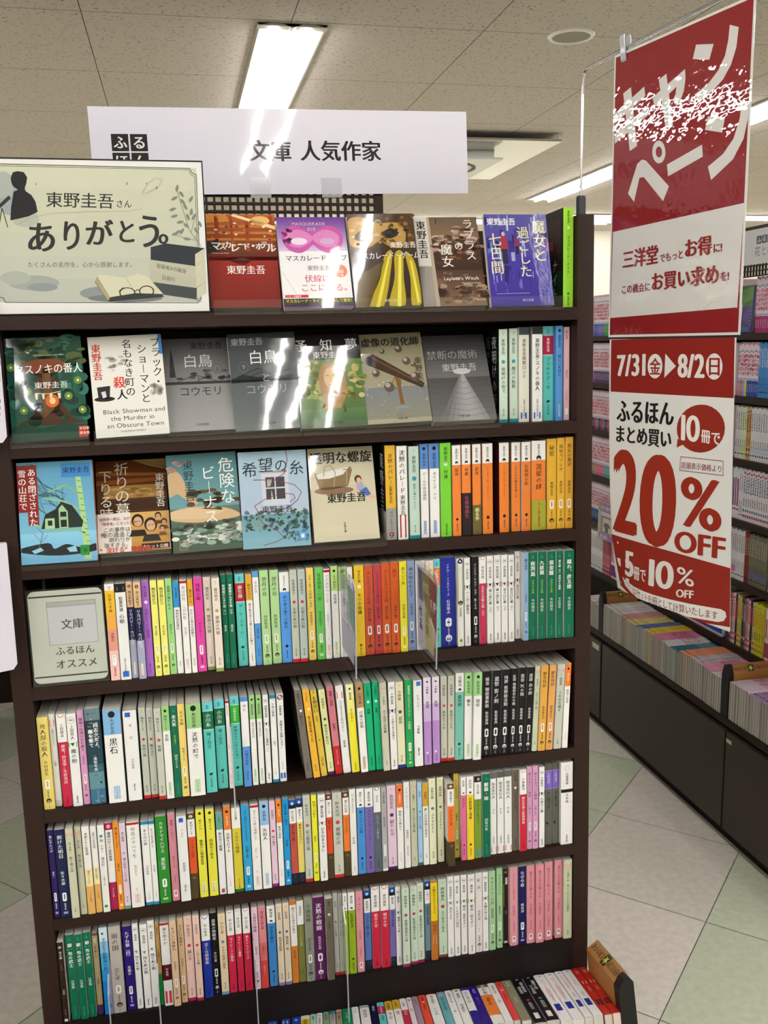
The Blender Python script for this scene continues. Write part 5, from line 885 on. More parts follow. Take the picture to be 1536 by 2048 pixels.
def c_stage_band(A):
    R_(A, 0, 0, 1, 1, 'eceae4'); A.up(); A.grad(.46*A.w, 0, A.w, A.h, 'd8b068', 'b88840', 8); A.up()
    for x, y, r, hc, bc in ((.56, .22, .075, '1c1614', '241c1a'), (.74, .34, .08, '201814', '2c2824'), (.85, .12, .04, '3a2818', '5a4028'), (.93, .28, .035, '4a3420', '6a4c2c'), (.9, .45, .035, '3a2818', '6a4c2c')):
        P_(A, [(x-r*1.6, y+r*5.4), (x-r*1.2, y+r*3.2), (x+r*1.2, y+r*3.2), (x+r*1.7, min(1, y+r*5.4))], bc); A.up(); E_(A, x, y, r*1.15, r*1.35, hc, 16); A.up(); E_(A, x, y+.03, r*.8, r*1.05, 'd8a884', 16); A.up(); L_(A, [(x-r*.45, y+.02), (x-r*.12, y+.02)], .008, '3a2418'); L_(A, [(x+r*.12, y+.02), (x+r*.45, y+.02)], .008, '3a2418'); L_(A, [(x-r*.2, y+r*1.2+.05), (x+r*.2, y+r*1.2+.05)], .006, 'a05a48')
    R_(A, .6, .83, .99, .96, '241c18'); A.up(); H_(A, .03, .1, .055, '加賀恭一郎は、なぜ', 'a03830', 1, .85); H_(A, .03, .22, .055, '「新参者」になったのか', 'a03830', 1, .85); H_(A, .08, .36, .075, 'この事件は', '2a2626', 0); H_(A, .04, .48, .085, '俺の過去と', '2a2626', 0); H_(A, .15, .62, .075, '関わりが', '2a2626', 0); H_(A, .08, .75, .075, '強すぎる。', '2a2626', 0); H_(A, .02, .86, .1, '“泣ける”映画化!!', 'c83428', 2, .86); H_(A, .61, .86, .06, '大ヒット公開', 'f0e8e0', 1)
def c_sea(A):
    Gd(A, 0, .55, '4a7c88', '6a9ca4'); Gd(A, .55, 1, '5c7468', '3c5444'); A.up(); blobs(A, (0, .02, .35, .16), 8, ['c8a48c', 'b8948c'], .04, .08, 101, .5); S_(A, [(0, .22), (.1, .16), (.2, .22), (.3, .4), (.42, .48), (.36, .52), (.2, .44), (.12, .4), (0, .42)], 'c8a884'); S_(A, [(0, .58), (.3, .54), (.72, .56), (.95, .62), (.98, .67), (.6, .7), (.3, .7), (0, .66)], 'cdb08c'); blobs(A, (.2, .38, .98, .6), 20, ['4a3820', '5c4828', '3a4838'], .05, .09, 102, .5); A.up(); P_(A, [(0, .58), (.3, .55), (.8, .6), (.5, .67), (0, .65)], 'd8bc98'); blobs(A, (0, .74, 1, .92), 60, ['b8c8b8', 'd0d8cc', '7c988c', '9cb0a0', 'e0e4dc'], .03, .09, 103, .5); blobs(A, (0, .7, 1, .78), 20, ['3c5044', '4a4430'], .04, .08, 104, .5)
    A.up(); V_(A, .84, .05, .23, '危険な', 'eeeee8', 0, 1.0); V_(A, .58, .13, .21, 'ビーナス', 'eeeee8', 0, 1.0); V_(A, .3, .06, .15, '東野圭吾', '1c3038', 0, 1.0); L_(A, [(.1, .88), (.2, .88), (.2, .97), (.1, .97), (.1, .88)], .012, 'a87870')
def c_window(A):
    Gd(A, 0, .65, 'a4c4d8', 'b0c0d8'); Gd(A, .65, 1, '6a98ac', '84b8cc'); A.up(); R_(A, .32, .18, .72, .56, 'c8ccdc'); R_(A, .3, .2, .7, .225, 'dcdee8'); A.up(); R_(A, .38, .27, .66, .5, '3c4048'); A.up()
    for x0, y0, x1, y1 in ((.38, .375, .66, .39), (.51, .27, .53, .5)): R_(A, x0, y0, x1, y1, 'c8ccd8')
    P_(A, [(.4, .29), (.48, .29), (.45, .36), (.4, .37)], 'b0a8a0'); P_(A, [(.46, .4), (.48, .5), (.45, .5)], 'd0c0b0'); blobs(A, (.06, .62, .98, .82), 130, ['3c5c54', '54786c', '2c4840', '7c9c8c', '486858', '5a7c9c'], .012, .035, 111); blobs(A, (.6, .78, .98, .95), 50, ['486c74', '5c88a0', '3c5c64'], .012, .03, 112); A.up()
    pts = [(.7, .0), (.72, .1), (.66, .24), (.5, .3), (.2, .29), (.5, .3), (.8, .36), (.9, .44), (.84, .52), (.7, .59), (.5, .63), (.24, .62), (.2, .56), (.34, .5), (.6, .44), (.78, .46), (.8, .5), (.72, .54)]
    L_(A, pts, .009, '8c2438'); L_(A, [(.22, .64), (.3, .74), (.5, .82), (.6, .9), (.5, .94), (.3, .97)], .009, '8c2438'); A.up(); H_(A, .04, .1, .235, '希', '222834', 0); H_(A, .28, .06, .23, '望', '222834', 0); H_(A, .52, .08, .2, 'の', '222834', 0); H_(A, .73, .1, .23, '糸', '222834', 0); H_(A, .3, .565, .115, '東野圭吾', '1c2430', 1); R_(A, .82, .85, .94, .94, '4a90d0'); A.up(); R_(A, .84, .865, .92, .925, '7ab4e4'); A.up(); R_(A, .86, .88, .9, .915, 'f0f4f8')
def c_cradle(A):
    Gd(A, 0, 1, 'c8c2a8', 'd4cdb2', 6); A.up(); E_(A, .36, .46, .3, .06, '8a6a54'); P_(A, [(.08, .27), (.3, .27), (.64, .21), (.66, .25), (.58, .42), (.3, .45), (.14, .44)], '8a7250'); A.up(); P_(A, [(.1, .28), (.3, .25), (.62, .21), (.52, .29), (.3, .33), (.13, .33)], 'e4e2da'); L_(A, [(.22, .3), (.24, .2), (.34, .19), (.4, .27), (.36, .42)], .014, 'a89c80'); L_(A, [(.52, .24), (.58, .24), (.56, .4)], .014, 'a89c80'); A.up()
    E_(A, .74, .35, .055, .06, '5a3020'); A.up(); E_(A, .75, .365, .035, .045, 'e0b498'); P_(A, [(.7, .4), (.8, .38), (.84, .46), (.75, .5)], 'a0a8c8'); P_(A, [(.75, .48), (.86, .44), (.92, .52), (.86, .54), (.83, .52), (.82, .56)], '4a6cb0'); P_(A, [(.86, .54), (.92, .52), (1.0, .56), (.98, .575), (.9, .56)], 'e0b498'); P_(A, [(.69, .41), (.72, .41), (.72, .5), (.7, .5)], 'e0b498'); A.up(); H_(A, .03, .04, .19, '透明な螺旋', '1c1a18', 2, 1.0); H_(A, .24, .49, .15, '東野圭吾', '1c1a18', 2, 1.0); V_(A, .48, .8, .04, '文春文庫', '3a3830')
FACES = [(c_hall, '8a2418', 'orange red cover with white slanted title, leftmost face-out book on the top shelf', .014), (c_mask, '6a3a92', 'purple and white cover with pink mask, second face-out book on the top shelf', .013), (c_gold, '3a2812', 'brown and gold cover with mask and yellow drapery, top shelf', .014),
 (c_smoke, '5a4030', 'brown smoke cover with tall white katakana title, top shelf', .014), (c_town, '4438a8', 'violet cover with cream vertical title and figures in red, top shelf', .014),
 (c_forest, '0e3a30', 'dark green forest cover with glowing lanterns, left end of second shelf', .016), (c_hat, 'd8d6d0', 'off-white cover with black top hat and red name, second shelf', .015), (lambda A: c_bridge(A, '5c5c5e', 'a0a0a2', 'd8d8da', '2c2c2e', '上', 1), '6a6a6c', 'pale grey cover with tower skyline, left of its darker companion volume', .016), (lambda A: c_bridge(A, '2c3438', '6c7476', 'e8eaea', '9ca4a6', '下', 0), '48a0a8', 'dark slate cover with bridge and white title, right of its paler companion volume', .016),
 (c_face, '30502c', 'black and green cover with a dreaming face, second shelf', .014), (c_scope, 'c8c0a4', 'olive grey cover with brown telescope and bubbles, second shelf', .016), (c_cone, '4a4a4c', 'metallic grey cover with light cone, last face-out book on the second shelf', .016),
 (c_snow, 'd86a2c', 'blue cover with snowy lodge and green tree, left end of third shelf', .013), (c_stage, '4a2408', 'brown theatre cover with white paper band showing people, third shelf', .016), (c_sea, 'b05028', 'teal cover with pale arm above white sea foam, third shelf', .014), (c_window, 'b85a2c', 'light blue cover with window and red thread, third shelf', .014), (c_cradle, 'd4cdb2', 'cream cover with baby basket and doll, third shelf', .016)]
FIT = [('L1', 0.3471, 0.0102, 0.3204, 0.0035, 0.1043, 0.149, 0.008),
 ('L1', 0.4538, -0.0046, 0.3636, -0.0065, 0.1059, 0.1488, 0.001),
 ('L1', 0.5623, -0.0, 0.2806, -0.0166, 0.1053, 0.1491, 0.0033),
 ('L1', 0.67, 0.0076, 0.3332, -0.0112, 0.1047, 0.1488, 0.0036),
 ('L1', 0.7784, 0.0021, 0.241, -0.0044, 0.1053, 0.1488, 0.002),
 ('L2', 0.0571, 0.0012, 0.1574, -0.0216, 0.1055, 0.1486, 0.0086),
 ('L2', 0.1723, -0.0011, 0.2037, -0.0314, 0.1056, 0.1488, 0.0075),
 ('L2', 0.2729, 0.0165, 0.3741, -0.0087, 0.1037, 0.1492, 0.0078),
 ('L2', 0.3729, 0.0121, 0.1939, -0.0287, 0.1032, 0.1506, 0.0042),
 ('L2', 0.4728, 0.0053, 0.2934, -0.0139, 0.104, 0.1505, 0.0044),
 ('L2', 0.5768, 0.0062, 0.3644, -0.0254, 0.1045, 0.1496, 0.0069),
 ('L2', 0.6821, 0.0028, 0.4362, -0.013, 0.1055, 0.1483, 0.007),
 ('L3', 0.0564, -0.0094, 0.1843, 0.0026, 0.1067, 0.1483, 0.0088),
 ('L3', 0.1624, 0.006, 0.4869, -0.0065, 0.1057, 0.1478, 0.0114),
 ('L3', 0.271, 0.0008, 0.166, -0.0217, 0.1055, 0.1486, 0.0041),
 ('L3', 0.3755, -0.0031, 0.1581, -0.0023, 0.1054, 0.1494, 0.005),
 ('L3', 0.4853, -0.0001, 0.281, -0.0048, 0.1052, 0.1493, 0.0059)]
def face_out():
    for i, (fit_, (art, spine, label, th0)) in enumerate(zip(FIT, FACES)):
        row, xc, Y, th, ro, w, h, zo = fit_; zo = abs(zo); w -= .0009; h = .1485
        sn = math.sin(th); t = max(.009, min(.02, zo/sn)); zo = t*sn+.0006
        m = M @ T((xc, Y, ZB[row]+zo)) @ RX(-th) @ RY(ro) @ T((-w/2, 0, abs(math.sin(ro))*w/2)) @ T((w, 0, 0)) @ RZ(math.pi/2)
        r = thing('paperback_book', label, 'book', m, 'paperbacks shown face out')
        mb = MB(); cover_shell(mb, t, h, w, spine, bulge=.0002)
        B = Art(mb, lambda u, v, k: (-k, w-u, h-v), w, h, step=7e-5); B.hi = 1; art(B); 
        mb.build('cover', 'laminated_cover', r); page_block(t, h, w, r, PAGE[i % 5])
        if art is c_stage:
            bm = MB(); hb = h*.415; B = Art(bm, lambda u, v, k: (-.0022-k, w-u, hb-v), w, hb); B.hi = 1; c_stage_band(B)
            for a, b in (((-.0022, -.0006), (-.0022, w)), ((-.0022, w), (.004, w+.0004)), ((-.0022, -.0006), (t*.7, -.0010))): bm.poly([(a[0], a[1], .0004), (b[0], b[1], .0004), (b[0], b[1], hb), (a[0], a[1], hb)], 'e4e2dc')
            bm.build('paper_band', 'laminated_cover', r)
face_out()
def lips():
    for row, segs in dict(L1=[(.298, .398), (.4, .712), (.714, .842)], L2=[(.003, .111), (.118, .42), (.422, .735)], L3=[(.003, .112), (.114, .546)]).items():
        z = ZB[row]
        for k, (a, b) in enumerate(segs):
            mb = MB(); mb.box((a, -.0135, z-.004), (b, -.0123, z+.017)); mb.box((a, -.0123, z-.004), (b, -.0024, z-.0028))
            o = mb.build('shelf_lip', 'clear_acrylic', mat=M)
            tag(o, 'clear plastic lip %s the face-out books on the %s' % (['under the left end of', 'under the middle of', 'under the right end of'][k if len(segs) == 3 else k*2], ROWNAME[row]), 'shelf lip', 'clear lips along the shelf edges')
lips()
# ---------------------------------------------------------------- poster, header sign
def play(A, ops, fu=lambda p: p):
    for o in ops:
        A.k += .25
        if o[0] == 'p': A.poly([fu(p) for p in o[1]], o[2])
        elif o[0] == 'l': A.line([fu(p) for p in o[1]], o[2], o[3])
        elif o[0] == 'T': A.quad_text(fu(o[1]), fu(o[2]), fu(o[3]), o[4], o[5], o[6])
def clip_ops(poly, x0, x1, y0, y1):
    for ax, lim, sg in ((0, x0, 1), (0, x1, -1), (1, y0, 1), (1, y1, -1)):
        out = []
        for i in range(len(poly)):
            a, b = poly[i-1], poly[i]; da, db = sg*(a[ax]-lim), sg*(b[ax]-lim)
            if (da >= 0) != (db >= 0): t = da/(da-db); out.append((a[0]+(b[0]-a[0])*t, a[1]+(b[1]-a[1])*t))
            if db >= 0: out.append(b)
        poly = out
        if len(poly) < 3: return []
    return poly
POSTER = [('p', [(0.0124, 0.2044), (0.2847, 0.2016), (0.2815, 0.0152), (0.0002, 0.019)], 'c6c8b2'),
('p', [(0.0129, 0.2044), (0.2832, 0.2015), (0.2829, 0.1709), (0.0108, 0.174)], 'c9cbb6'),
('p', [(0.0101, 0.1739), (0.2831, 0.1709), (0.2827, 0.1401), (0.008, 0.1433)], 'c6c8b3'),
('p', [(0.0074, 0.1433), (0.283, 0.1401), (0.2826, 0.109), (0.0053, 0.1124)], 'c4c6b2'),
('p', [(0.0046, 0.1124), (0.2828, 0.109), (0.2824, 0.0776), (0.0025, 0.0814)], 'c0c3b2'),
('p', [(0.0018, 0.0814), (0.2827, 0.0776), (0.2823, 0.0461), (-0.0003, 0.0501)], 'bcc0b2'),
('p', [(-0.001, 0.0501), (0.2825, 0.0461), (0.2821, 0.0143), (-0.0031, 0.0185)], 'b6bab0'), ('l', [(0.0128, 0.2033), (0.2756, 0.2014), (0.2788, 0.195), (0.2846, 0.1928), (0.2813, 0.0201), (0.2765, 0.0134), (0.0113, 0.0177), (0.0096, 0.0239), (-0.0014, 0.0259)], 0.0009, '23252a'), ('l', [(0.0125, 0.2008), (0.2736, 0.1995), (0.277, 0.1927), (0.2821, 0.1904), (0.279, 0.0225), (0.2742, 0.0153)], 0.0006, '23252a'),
('p', [(0.0505, 0.1625), (0.0495, 0.1565), (0.0475, 0.1508), (0.0447, 0.1456), (0.0412, 0.1413), (0.0371, 0.1381), (0.0327, 0.136), (0.0283, 0.1353), (0.0239, 0.136), (0.0199, 0.138), (0.0164, 0.1411), (0.0136, 0.1454), (0.0117, 0.1505), (0.0108, 0.1562), (0.0108, 0.1621), (0.0119, 0.1681), (0.0138, 0.1738), (0.0166, 0.1789), (0.0201, 0.1832), (0.0241, 0.1864), (0.0285, 0.1884), (0.0329, 0.1892), (0.0373, 0.1886), (0.0413, 0.1866), (0.0448, 0.1835), (0.0476, 0.1793), (0.0495, 0.1742), (0.0505, 0.1685)], '9aa4a4'),
('p', [(0.0362, 0.1758), (0.0355, 0.1718), (0.0342, 0.168), (0.0323, 0.1646), (0.03, 0.1618), (0.0273, 0.1596), (0.0244, 0.1582), (0.0214, 0.1578), (0.0185, 0.1582), (0.0158, 0.1595), (0.0135, 0.1616), (0.0117, 0.1644), (0.0104, 0.1678), (0.0098, 0.1715), (0.0098, 0.1755), (0.0105, 0.1795), (0.0118, 0.1832), (0.0137, 0.1866), (0.016, 0.1895), (0.0187, 0.1916), (0.0216, 0.193), (0.0246, 0.1935), (0.0274, 0.1931), (0.0301, 0.1918), (0.0324, 0.1897), (0.0343, 0.1869), (0.0355, 0.1836), (0.0362, 0.1798)], 'a6aea6'),
('p', [(0.0657, 0.131), (0.065, 0.1285), (0.0635, 0.1261), (0.0612, 0.1239), (0.0582, 0.1221), (0.0547, 0.1207), (0.0509, 0.1199), (0.0469, 0.1196), (0.0429, 0.1198), (0.0392, 0.1207), (0.036, 0.122), (0.0333, 0.1238), (0.0314, 0.1259), (0.0303, 0.1283), (0.0301, 0.1308), (0.0307, 0.1333), (0.0322, 0.1357), (0.0345, 0.1379), (0.0375, 0.1397), (0.041, 0.1411), (0.0448, 0.1419), (0.0488, 0.1422), (0.0527, 0.142), (0.0564, 0.1412), (0.0597, 0.1398), (0.0624, 0.1381), (0.0643, 0.1359), (0.0654, 0.1335)], 'b0b4a8'),
('p', [(0.0857, 0.0435), (0.0846, 0.0412), (0.0819, 0.039), (0.0777, 0.0371), (0.0722, 0.0355), (0.0656, 0.0343), (0.0584, 0.0336), (0.0508, 0.0334), (0.0433, 0.0338), (0.0363, 0.0346), (0.03, 0.0359), (0.0248, 0.0376), (0.021, 0.0396), (0.0187, 0.0418), (0.0181, 0.0441), (0.0191, 0.0464), (0.0218, 0.0486), (0.0259, 0.0505), (0.0314, 0.0521), (0.0378, 0.0533), (0.045, 0.054), (0.0525, 0.0542), (0.06, 0.0539), (0.0671, 0.0531), (0.0735, 0.0518), (0.0787, 0.0501), (0.0826, 0.0481), (0.085, 0.0459)], '9ca49e'),
('p', [(0.0478, 0.0508), (0.0471, 0.0488), (0.0454, 0.0468), (0.0429, 0.0451), (0.0395, 0.0437), (0.0356, 0.0426), (0.0313, 0.0419), (0.0268, 0.0418), (0.0223, 0.042), (0.0182, 0.0428), (0.0145, 0.0439), (0.0114, 0.0454), (0.0092, 0.0471), (0.0079, 0.0491), (0.0076, 0.0511), (0.0082, 0.0532), (0.0099, 0.0551), (0.0124, 0.0568), (0.0157, 0.0583), (0.0196, 0.0593), (0.0239, 0.06), (0.0284, 0.0602), (0.0328, 0.0599), (0.037, 0.0592), (0.0408, 0.0581), (0.0438, 0.0566), (0.0461, 0.0548), (0.0474, 0.0529)], 'a8aea6'),
('p', [(0.1818, 0.0284), (0.1808, 0.0263), (0.178, 0.0244), (0.1737, 0.0226), (0.168, 0.0212), (0.1613, 0.0201), (0.1538, 0.0195), (0.146, 0.0194), (0.1383, 0.0197), (0.131, 0.0205), (0.1245, 0.0217), (0.1191, 0.0233), (0.1151, 0.0251), (0.1127, 0.0271), (0.112, 0.0292), (0.1131, 0.0313), (0.1158, 0.0333), (0.12, 0.035), (0.1256, 0.0364), (0.1323, 0.0375), (0.1397, 0.0381), (0.1474, 0.0383), (0.1552, 0.038), (0.1625, 0.0372), (0.1691, 0.036), (0.1745, 0.0344), (0.1786, 0.0326), (0.1811, 0.0306)], '8a9094'),
('p', [(0.2264, 0.0208), (0.225, 0.0194), (0.221, 0.0182), (0.2147, 0.0172), (0.2063, 0.0163), (0.1964, 0.0158), (0.1854, 0.0155), (0.1739, 0.0155), (0.1624, 0.0158), (0.1515, 0.0164), (0.1419, 0.0172), (0.1339, 0.0182), (0.1279, 0.0194), (0.1242, 0.0207), (0.123, 0.022), (0.1244, 0.0233), (0.1282, 0.0245), (0.1344, 0.0256), (0.1426, 0.0264), (0.1523, 0.027), (0.1632, 0.0273), (0.1747, 0.0273), (0.1862, 0.0271), (0.1971, 0.0265), (0.207, 0.0257), (0.2152, 0.0246), (0.2213, 0.0234), (0.2251, 0.0221)], '70787c'),
('p', [(0.0829, 0.0377), (0.0823, 0.0364), (0.0807, 0.0352), (0.0782, 0.0341), (0.0748, 0.0333), (0.0709, 0.0326), (0.0666, 0.0322), (0.062, 0.0321), (0.0575, 0.0323), (0.0532, 0.0328), (0.0494, 0.0335), (0.0463, 0.0345), (0.044, 0.0356), (0.0426, 0.0368), (0.0422, 0.0381), (0.0428, 0.0394), (0.0444, 0.0406), (0.0469, 0.0417), (0.0502, 0.0426), (0.0541, 0.0432), (0.0584, 0.0436), (0.063, 0.0437), (0.0675, 0.0436), (0.0718, 0.0431), (0.0756, 0.0424), (0.0787, 0.0414), (0.0811, 0.0403), (0.0825, 0.039)], '8c9496'),
('p', [(0.033, 0.1847), (0.0365, 0.1926), (0.0433, 0.1942), (0.0509, 0.1928), (0.0547, 0.1861), (0.053, 0.1783), (0.0502, 0.1715), (0.051, 0.1679), (0.0583, 0.1626), (0.0631, 0.1536), (0.0646, 0.1401), (0.0526, 0.1343), (0.0389, 0.1309), (0.0277, 0.1286), (0.0303, 0.1466), (0.0354, 0.1669), (0.0412, 0.1696), (0.036, 0.1731), (0.0344, 0.1758), (0.0334, 0.1791)], '1c1f26'),
('p', [(0.0116, 0.1465), (0.0284, 0.1619), (0.0311, 0.1578), (0.0111, 0.1408)], '2a2e34'), ('l', [(0.018, 0.1443), (0.0127, 0.1217)], 0.0012, '2a2e34'), ('l', [(0.0185, 0.1443), (0.0236, 0.1195)], 0.0012, '2a2e34'), ('T', (0.0781, 0.1673), (0.1687, 0.1655), (0.0764, 0.1469), '東野圭吾', '2c2c2e', 1), ('T', (0.1722, 0.1569), (0.1921, 0.1566), (0.1715, 0.1472), 'さん', '2c2c2e', 1), ('T', (0.0462, 0.0727), (0.1867, 0.0721), (0.0456, 0.0651), 'たくさんの名作を、心から感謝します。', '5a5648', 0), ('l', [(0.0371, 0.1229), (0.0546, 0.1321), (0.0819, 0.1379), (0.132, 0.141), (0.1873, 0.142), (0.2062, 0.1451)], 0.0006, '9a9678'), ('T', (0.0507, 0.1253), (0.0866, 0.1254), (0.0474, 0.0865), 'あ', '262628', 2), ('T', (0.098, 0.1277), (0.1196, 0.1278), (0.0949, 0.0887), 'り', '262628', 2), ('T', (0.1278, 0.1302), (0.1657, 0.1303), (0.1251, 0.0956), 'が', '262628', 2), ('T', (0.1737, 0.1292), (0.1946, 0.1293), (0.1715, 0.099), 'と', '262628', 2), ('T', (0.2009, 0.1363), (0.2291, 0.1365), (0.1979, 0.092), 'う', '262628', 2), ('T', (0.2262, 0.1108), (0.2404, 0.1108), (0.2253, 0.0967), '。', '262628', 2), ('l', [(0.286, 0.0931), (0.2705, 0.1155), (0.2637, 0.1413), (0.2589, 0.16), (0.2561, 0.1715)], 0.0008, '6a746a'), ('l', [(0.2804, 0.1014), (0.2604, 0.1061), (0.2464, 0.1108)], 0.0007, '6a746a'), ('l', [(0.2727, 0.1132), (0.2787, 0.132), (0.2747, 0.1461)], 0.0007, '6a746a'), ('l', [(0.277, 0.1038), (0.2865, 0.1227)], 0.0007, '6a746a'),
('p', [(0.2551, 0.1684), (0.2539, 0.1724), (0.2552, 0.1765), (0.2578, 0.1794), (0.2588, 0.1759), (0.2581, 0.1717)], '7c867a'),
('p', [(0.2467, 0.1571), (0.2491, 0.1608), (0.2531, 0.1627), (0.2569, 0.1627), (0.2548, 0.1595), (0.251, 0.1571)], '7c867a'),
('p', [(0.2587, 0.17), (0.2627, 0.1686), (0.265, 0.1653), (0.2655, 0.1616), (0.262, 0.1628), (0.2593, 0.1659)], '7c867a'),
('p', [(0.243, 0.1428), (0.2461, 0.1461), (0.2502, 0.1473), (0.2539, 0.1467), (0.2513, 0.1438), (0.2473, 0.1421)], '7c867a'),
('p', [(0.2639, 0.1532), (0.2676, 0.151), (0.2693, 0.1473), (0.2691, 0.1435), (0.2659, 0.1454), (0.2637, 0.1489)], '7c867a'),
('p', [(0.2447, 0.1339), (0.248, 0.1369), (0.2522, 0.1378), (0.2559, 0.1369), (0.253, 0.1342), (0.2488, 0.1329)], '7c867a'),
('p', [(0.26, 0.1596), (0.2639, 0.1581), (0.2663, 0.1548), (0.2668, 0.1511), (0.2633, 0.1524), (0.2605, 0.1554)], '7c867a'),
('p', [(0.2731, 0.1359), (0.2719, 0.1399), (0.2731, 0.144), (0.2758, 0.147), (0.2768, 0.1434), (0.2761, 0.1392)], '7c867a'),
('p', [(0.2744, 0.1295), (0.2747, 0.1338), (0.2773, 0.1374), (0.2808, 0.1393), (0.2805, 0.1355), (0.2783, 0.1317)], '7c867a'),
('p', [(0.2524, 0.1263), (0.2559, 0.129), (0.2602, 0.1295), (0.2638, 0.1283), (0.2607, 0.1258), (0.2564, 0.1248)], '7c867a'),
('p', [(0.2676, 0.1396), (0.2707, 0.1368), (0.2718, 0.1328), (0.2709, 0.1291), (0.2681, 0.1315), (0.2666, 0.1354)], '7c867a'),
('p', [(0.2485, 0.1103), (0.251, 0.114), (0.2549, 0.116), (0.2588, 0.116), (0.2566, 0.1127), (0.2529, 0.1104)], '7c867a'),
('p', [(0.2565, 0.1094), (0.2568, 0.1138), (0.2594, 0.1173), (0.2628, 0.1192), (0.2626, 0.1154), (0.2604, 0.1117)], '7c867a'),
('p', [(0.262, 0.1262), (0.2662, 0.1254), (0.2692, 0.1225), (0.2703, 0.119), (0.2666, 0.1196), (0.2633, 0.1222)], '7c867a'),
('p', [(0.2828, 0.1299), (0.2865, 0.1277), (0.2882, 0.1239), (0.288, 0.1201), (0.2848, 0.122), (0.2826, 0.1256)], '7c867a'),
('p', [(0.2444, 0.1089), (0.2475, 0.1121), (0.2517, 0.1134), (0.2554, 0.1127), (0.2528, 0.1098), (0.2487, 0.1082)], '7c867a'),
('p', [(0.2606, 0.1047), (0.2648, 0.1062), (0.269, 0.1052), (0.2718, 0.1028), (0.2681, 0.1015), (0.2638, 0.102)], '7c867a'),
('p', [(0.2775, 0.1205), (0.2811, 0.1183), (0.2829, 0.1145), (0.2827, 0.1107), (0.2794, 0.1126), (0.2773, 0.1161)], '7c867a'),
('p', [(0.2718, 0.1541), (0.2722, 0.1584), (0.2747, 0.1619), (0.2781, 0.1638), (0.2779, 0.1601), (0.2757, 0.1563)], '7c867a'),
('p', [(0.2149, 0.0459), (0.2766, 0.0363), (0.2756, 0.0182), (0.2137, 0.0281)], '3a4248'),
('p', [(0.2761, 0.0353), (0.2904, 0.0434), (0.2895, 0.0272), (0.2751, 0.0192)], 'c8c6b0'),
('p', [(0.2149, 0.0459), (0.2366, 0.051), (0.2904, 0.0438), (0.2766, 0.0358)], '3a4248'),
('p', [(0.2111, 0.0609), (0.2768, 0.0514), (0.2758, 0.0346), (0.2101, 0.0443)], 'b4b4a2'),
('p', [(0.2763, 0.0504), (0.2905, 0.0585), (0.2897, 0.0436), (0.2754, 0.0356)], 'c8c6b0'),
('p', [(0.2111, 0.0609), (0.2328, 0.066), (0.2905, 0.059), (0.2768, 0.0509)], 'b4b4a2'),
('p', [(0.2121, 0.0755), (0.2767, 0.0662), (0.2757, 0.0495), (0.211, 0.059)], 'b8b8a6'),
('p', [(0.2762, 0.0653), (0.2904, 0.0733), (0.2895, 0.0585), (0.2753, 0.0504)], 'c8c6b0'),
('p', [(0.2121, 0.0755), (0.2338, 0.0806), (0.2904, 0.0738), (0.2767, 0.0657)], 'b8b8a6'),
('p', [(0.2144, 0.0925), (0.277, 0.0834), (0.2759, 0.0657), (0.2133, 0.075)], '222a36'),
('p', [(0.2764, 0.0824), (0.2907, 0.0905), (0.2898, 0.0747), (0.2755, 0.0667)], 'c8c6b0'),
('p', [(0.2144, 0.0925), (0.236, 0.0976), (0.2907, 0.0909), (0.277, 0.0829)], '222a36'), ('T', (0.2212, 0.0703), (0.2625, 0.0615), (0.2208, 0.0637), '容疑者Xの献身', '5a5a50', 1), ('T', (0.2285, 0.0537), (0.2461, 0.0497), (0.228, 0.047), '白夜行', '5a5a50', 1),
('p', [(0.1339, 0.0443), (0.1505, 0.017), (0.2289, 0.0226), (0.2091, 0.0483), (0.1669, 0.0499)], '2a2e34'),
('p', [(0.138, 0.0524), (0.144, 0.0547), (0.1763, 0.0498), (0.1931, 0.0556), (0.207, 0.0519), (0.2279, 0.0267), (0.1889, 0.0284), (0.1521, 0.0229)], 'cfcdb4'),
('p', [(0.134, 0.0454), (0.138, 0.0524), (0.1533, 0.0229), (0.1506, 0.0174)], 'a89c80'), ('l', [(0.1774, 0.0493), (0.1889, 0.0284)], 0.0006, '8a866e'),
('p', [(0.1889, 0.0288), (0.1885, 0.0272), (0.1868, 0.0274), (0.1871, 0.0289)], '2a2620'),
('p', [(0.1885, 0.0272), (0.1876, 0.0256), (0.186, 0.0261), (0.1868, 0.0274)], '2a2620'),
('p', [(0.1876, 0.0256), (0.1861, 0.0241), (0.1848, 0.0249), (0.186, 0.0261)], '2a2620'),
('p', [(0.1861, 0.0241), (0.1842, 0.0229), (0.1832, 0.0239), (0.1848, 0.0249)], '2a2620'),
('p', [(0.1842, 0.0229), (0.182, 0.0221), (0.1813, 0.0232), (0.1832, 0.0239)], '2a2620'),
('p', [(0.182, 0.0221), (0.1796, 0.0215), (0.1793, 0.0227), (0.1813, 0.0232)], '2a2620'),
('p', [(0.1796, 0.0215), (0.1771, 0.0214), (0.1772, 0.0226), (0.1793, 0.0227)], '2a2620'),
('p', [(0.1771, 0.0214), (0.1746, 0.0216), (0.1751, 0.0228), (0.1772, 0.0226)], '2a2620'),
('p', [(0.1746, 0.0216), (0.1722, 0.0222), (0.1731, 0.0233), (0.1751, 0.0228)], '2a2620'),
('p', [(0.1722, 0.0222), (0.1702, 0.0231), (0.1714, 0.0241), (0.1731, 0.0233)], '2a2620'),
('p', [(0.1702, 0.0231), (0.1685, 0.0243), (0.1699, 0.0251), (0.1714, 0.0241)], '2a2620'),
('p', [(0.1685, 0.0243), (0.1672, 0.0258), (0.1689, 0.0263), (0.1699, 0.0251)], '2a2620'),
('p', [(0.1672, 0.0258), (0.1665, 0.0274), (0.1683, 0.0277), (0.1689, 0.0263)], '2a2620'),
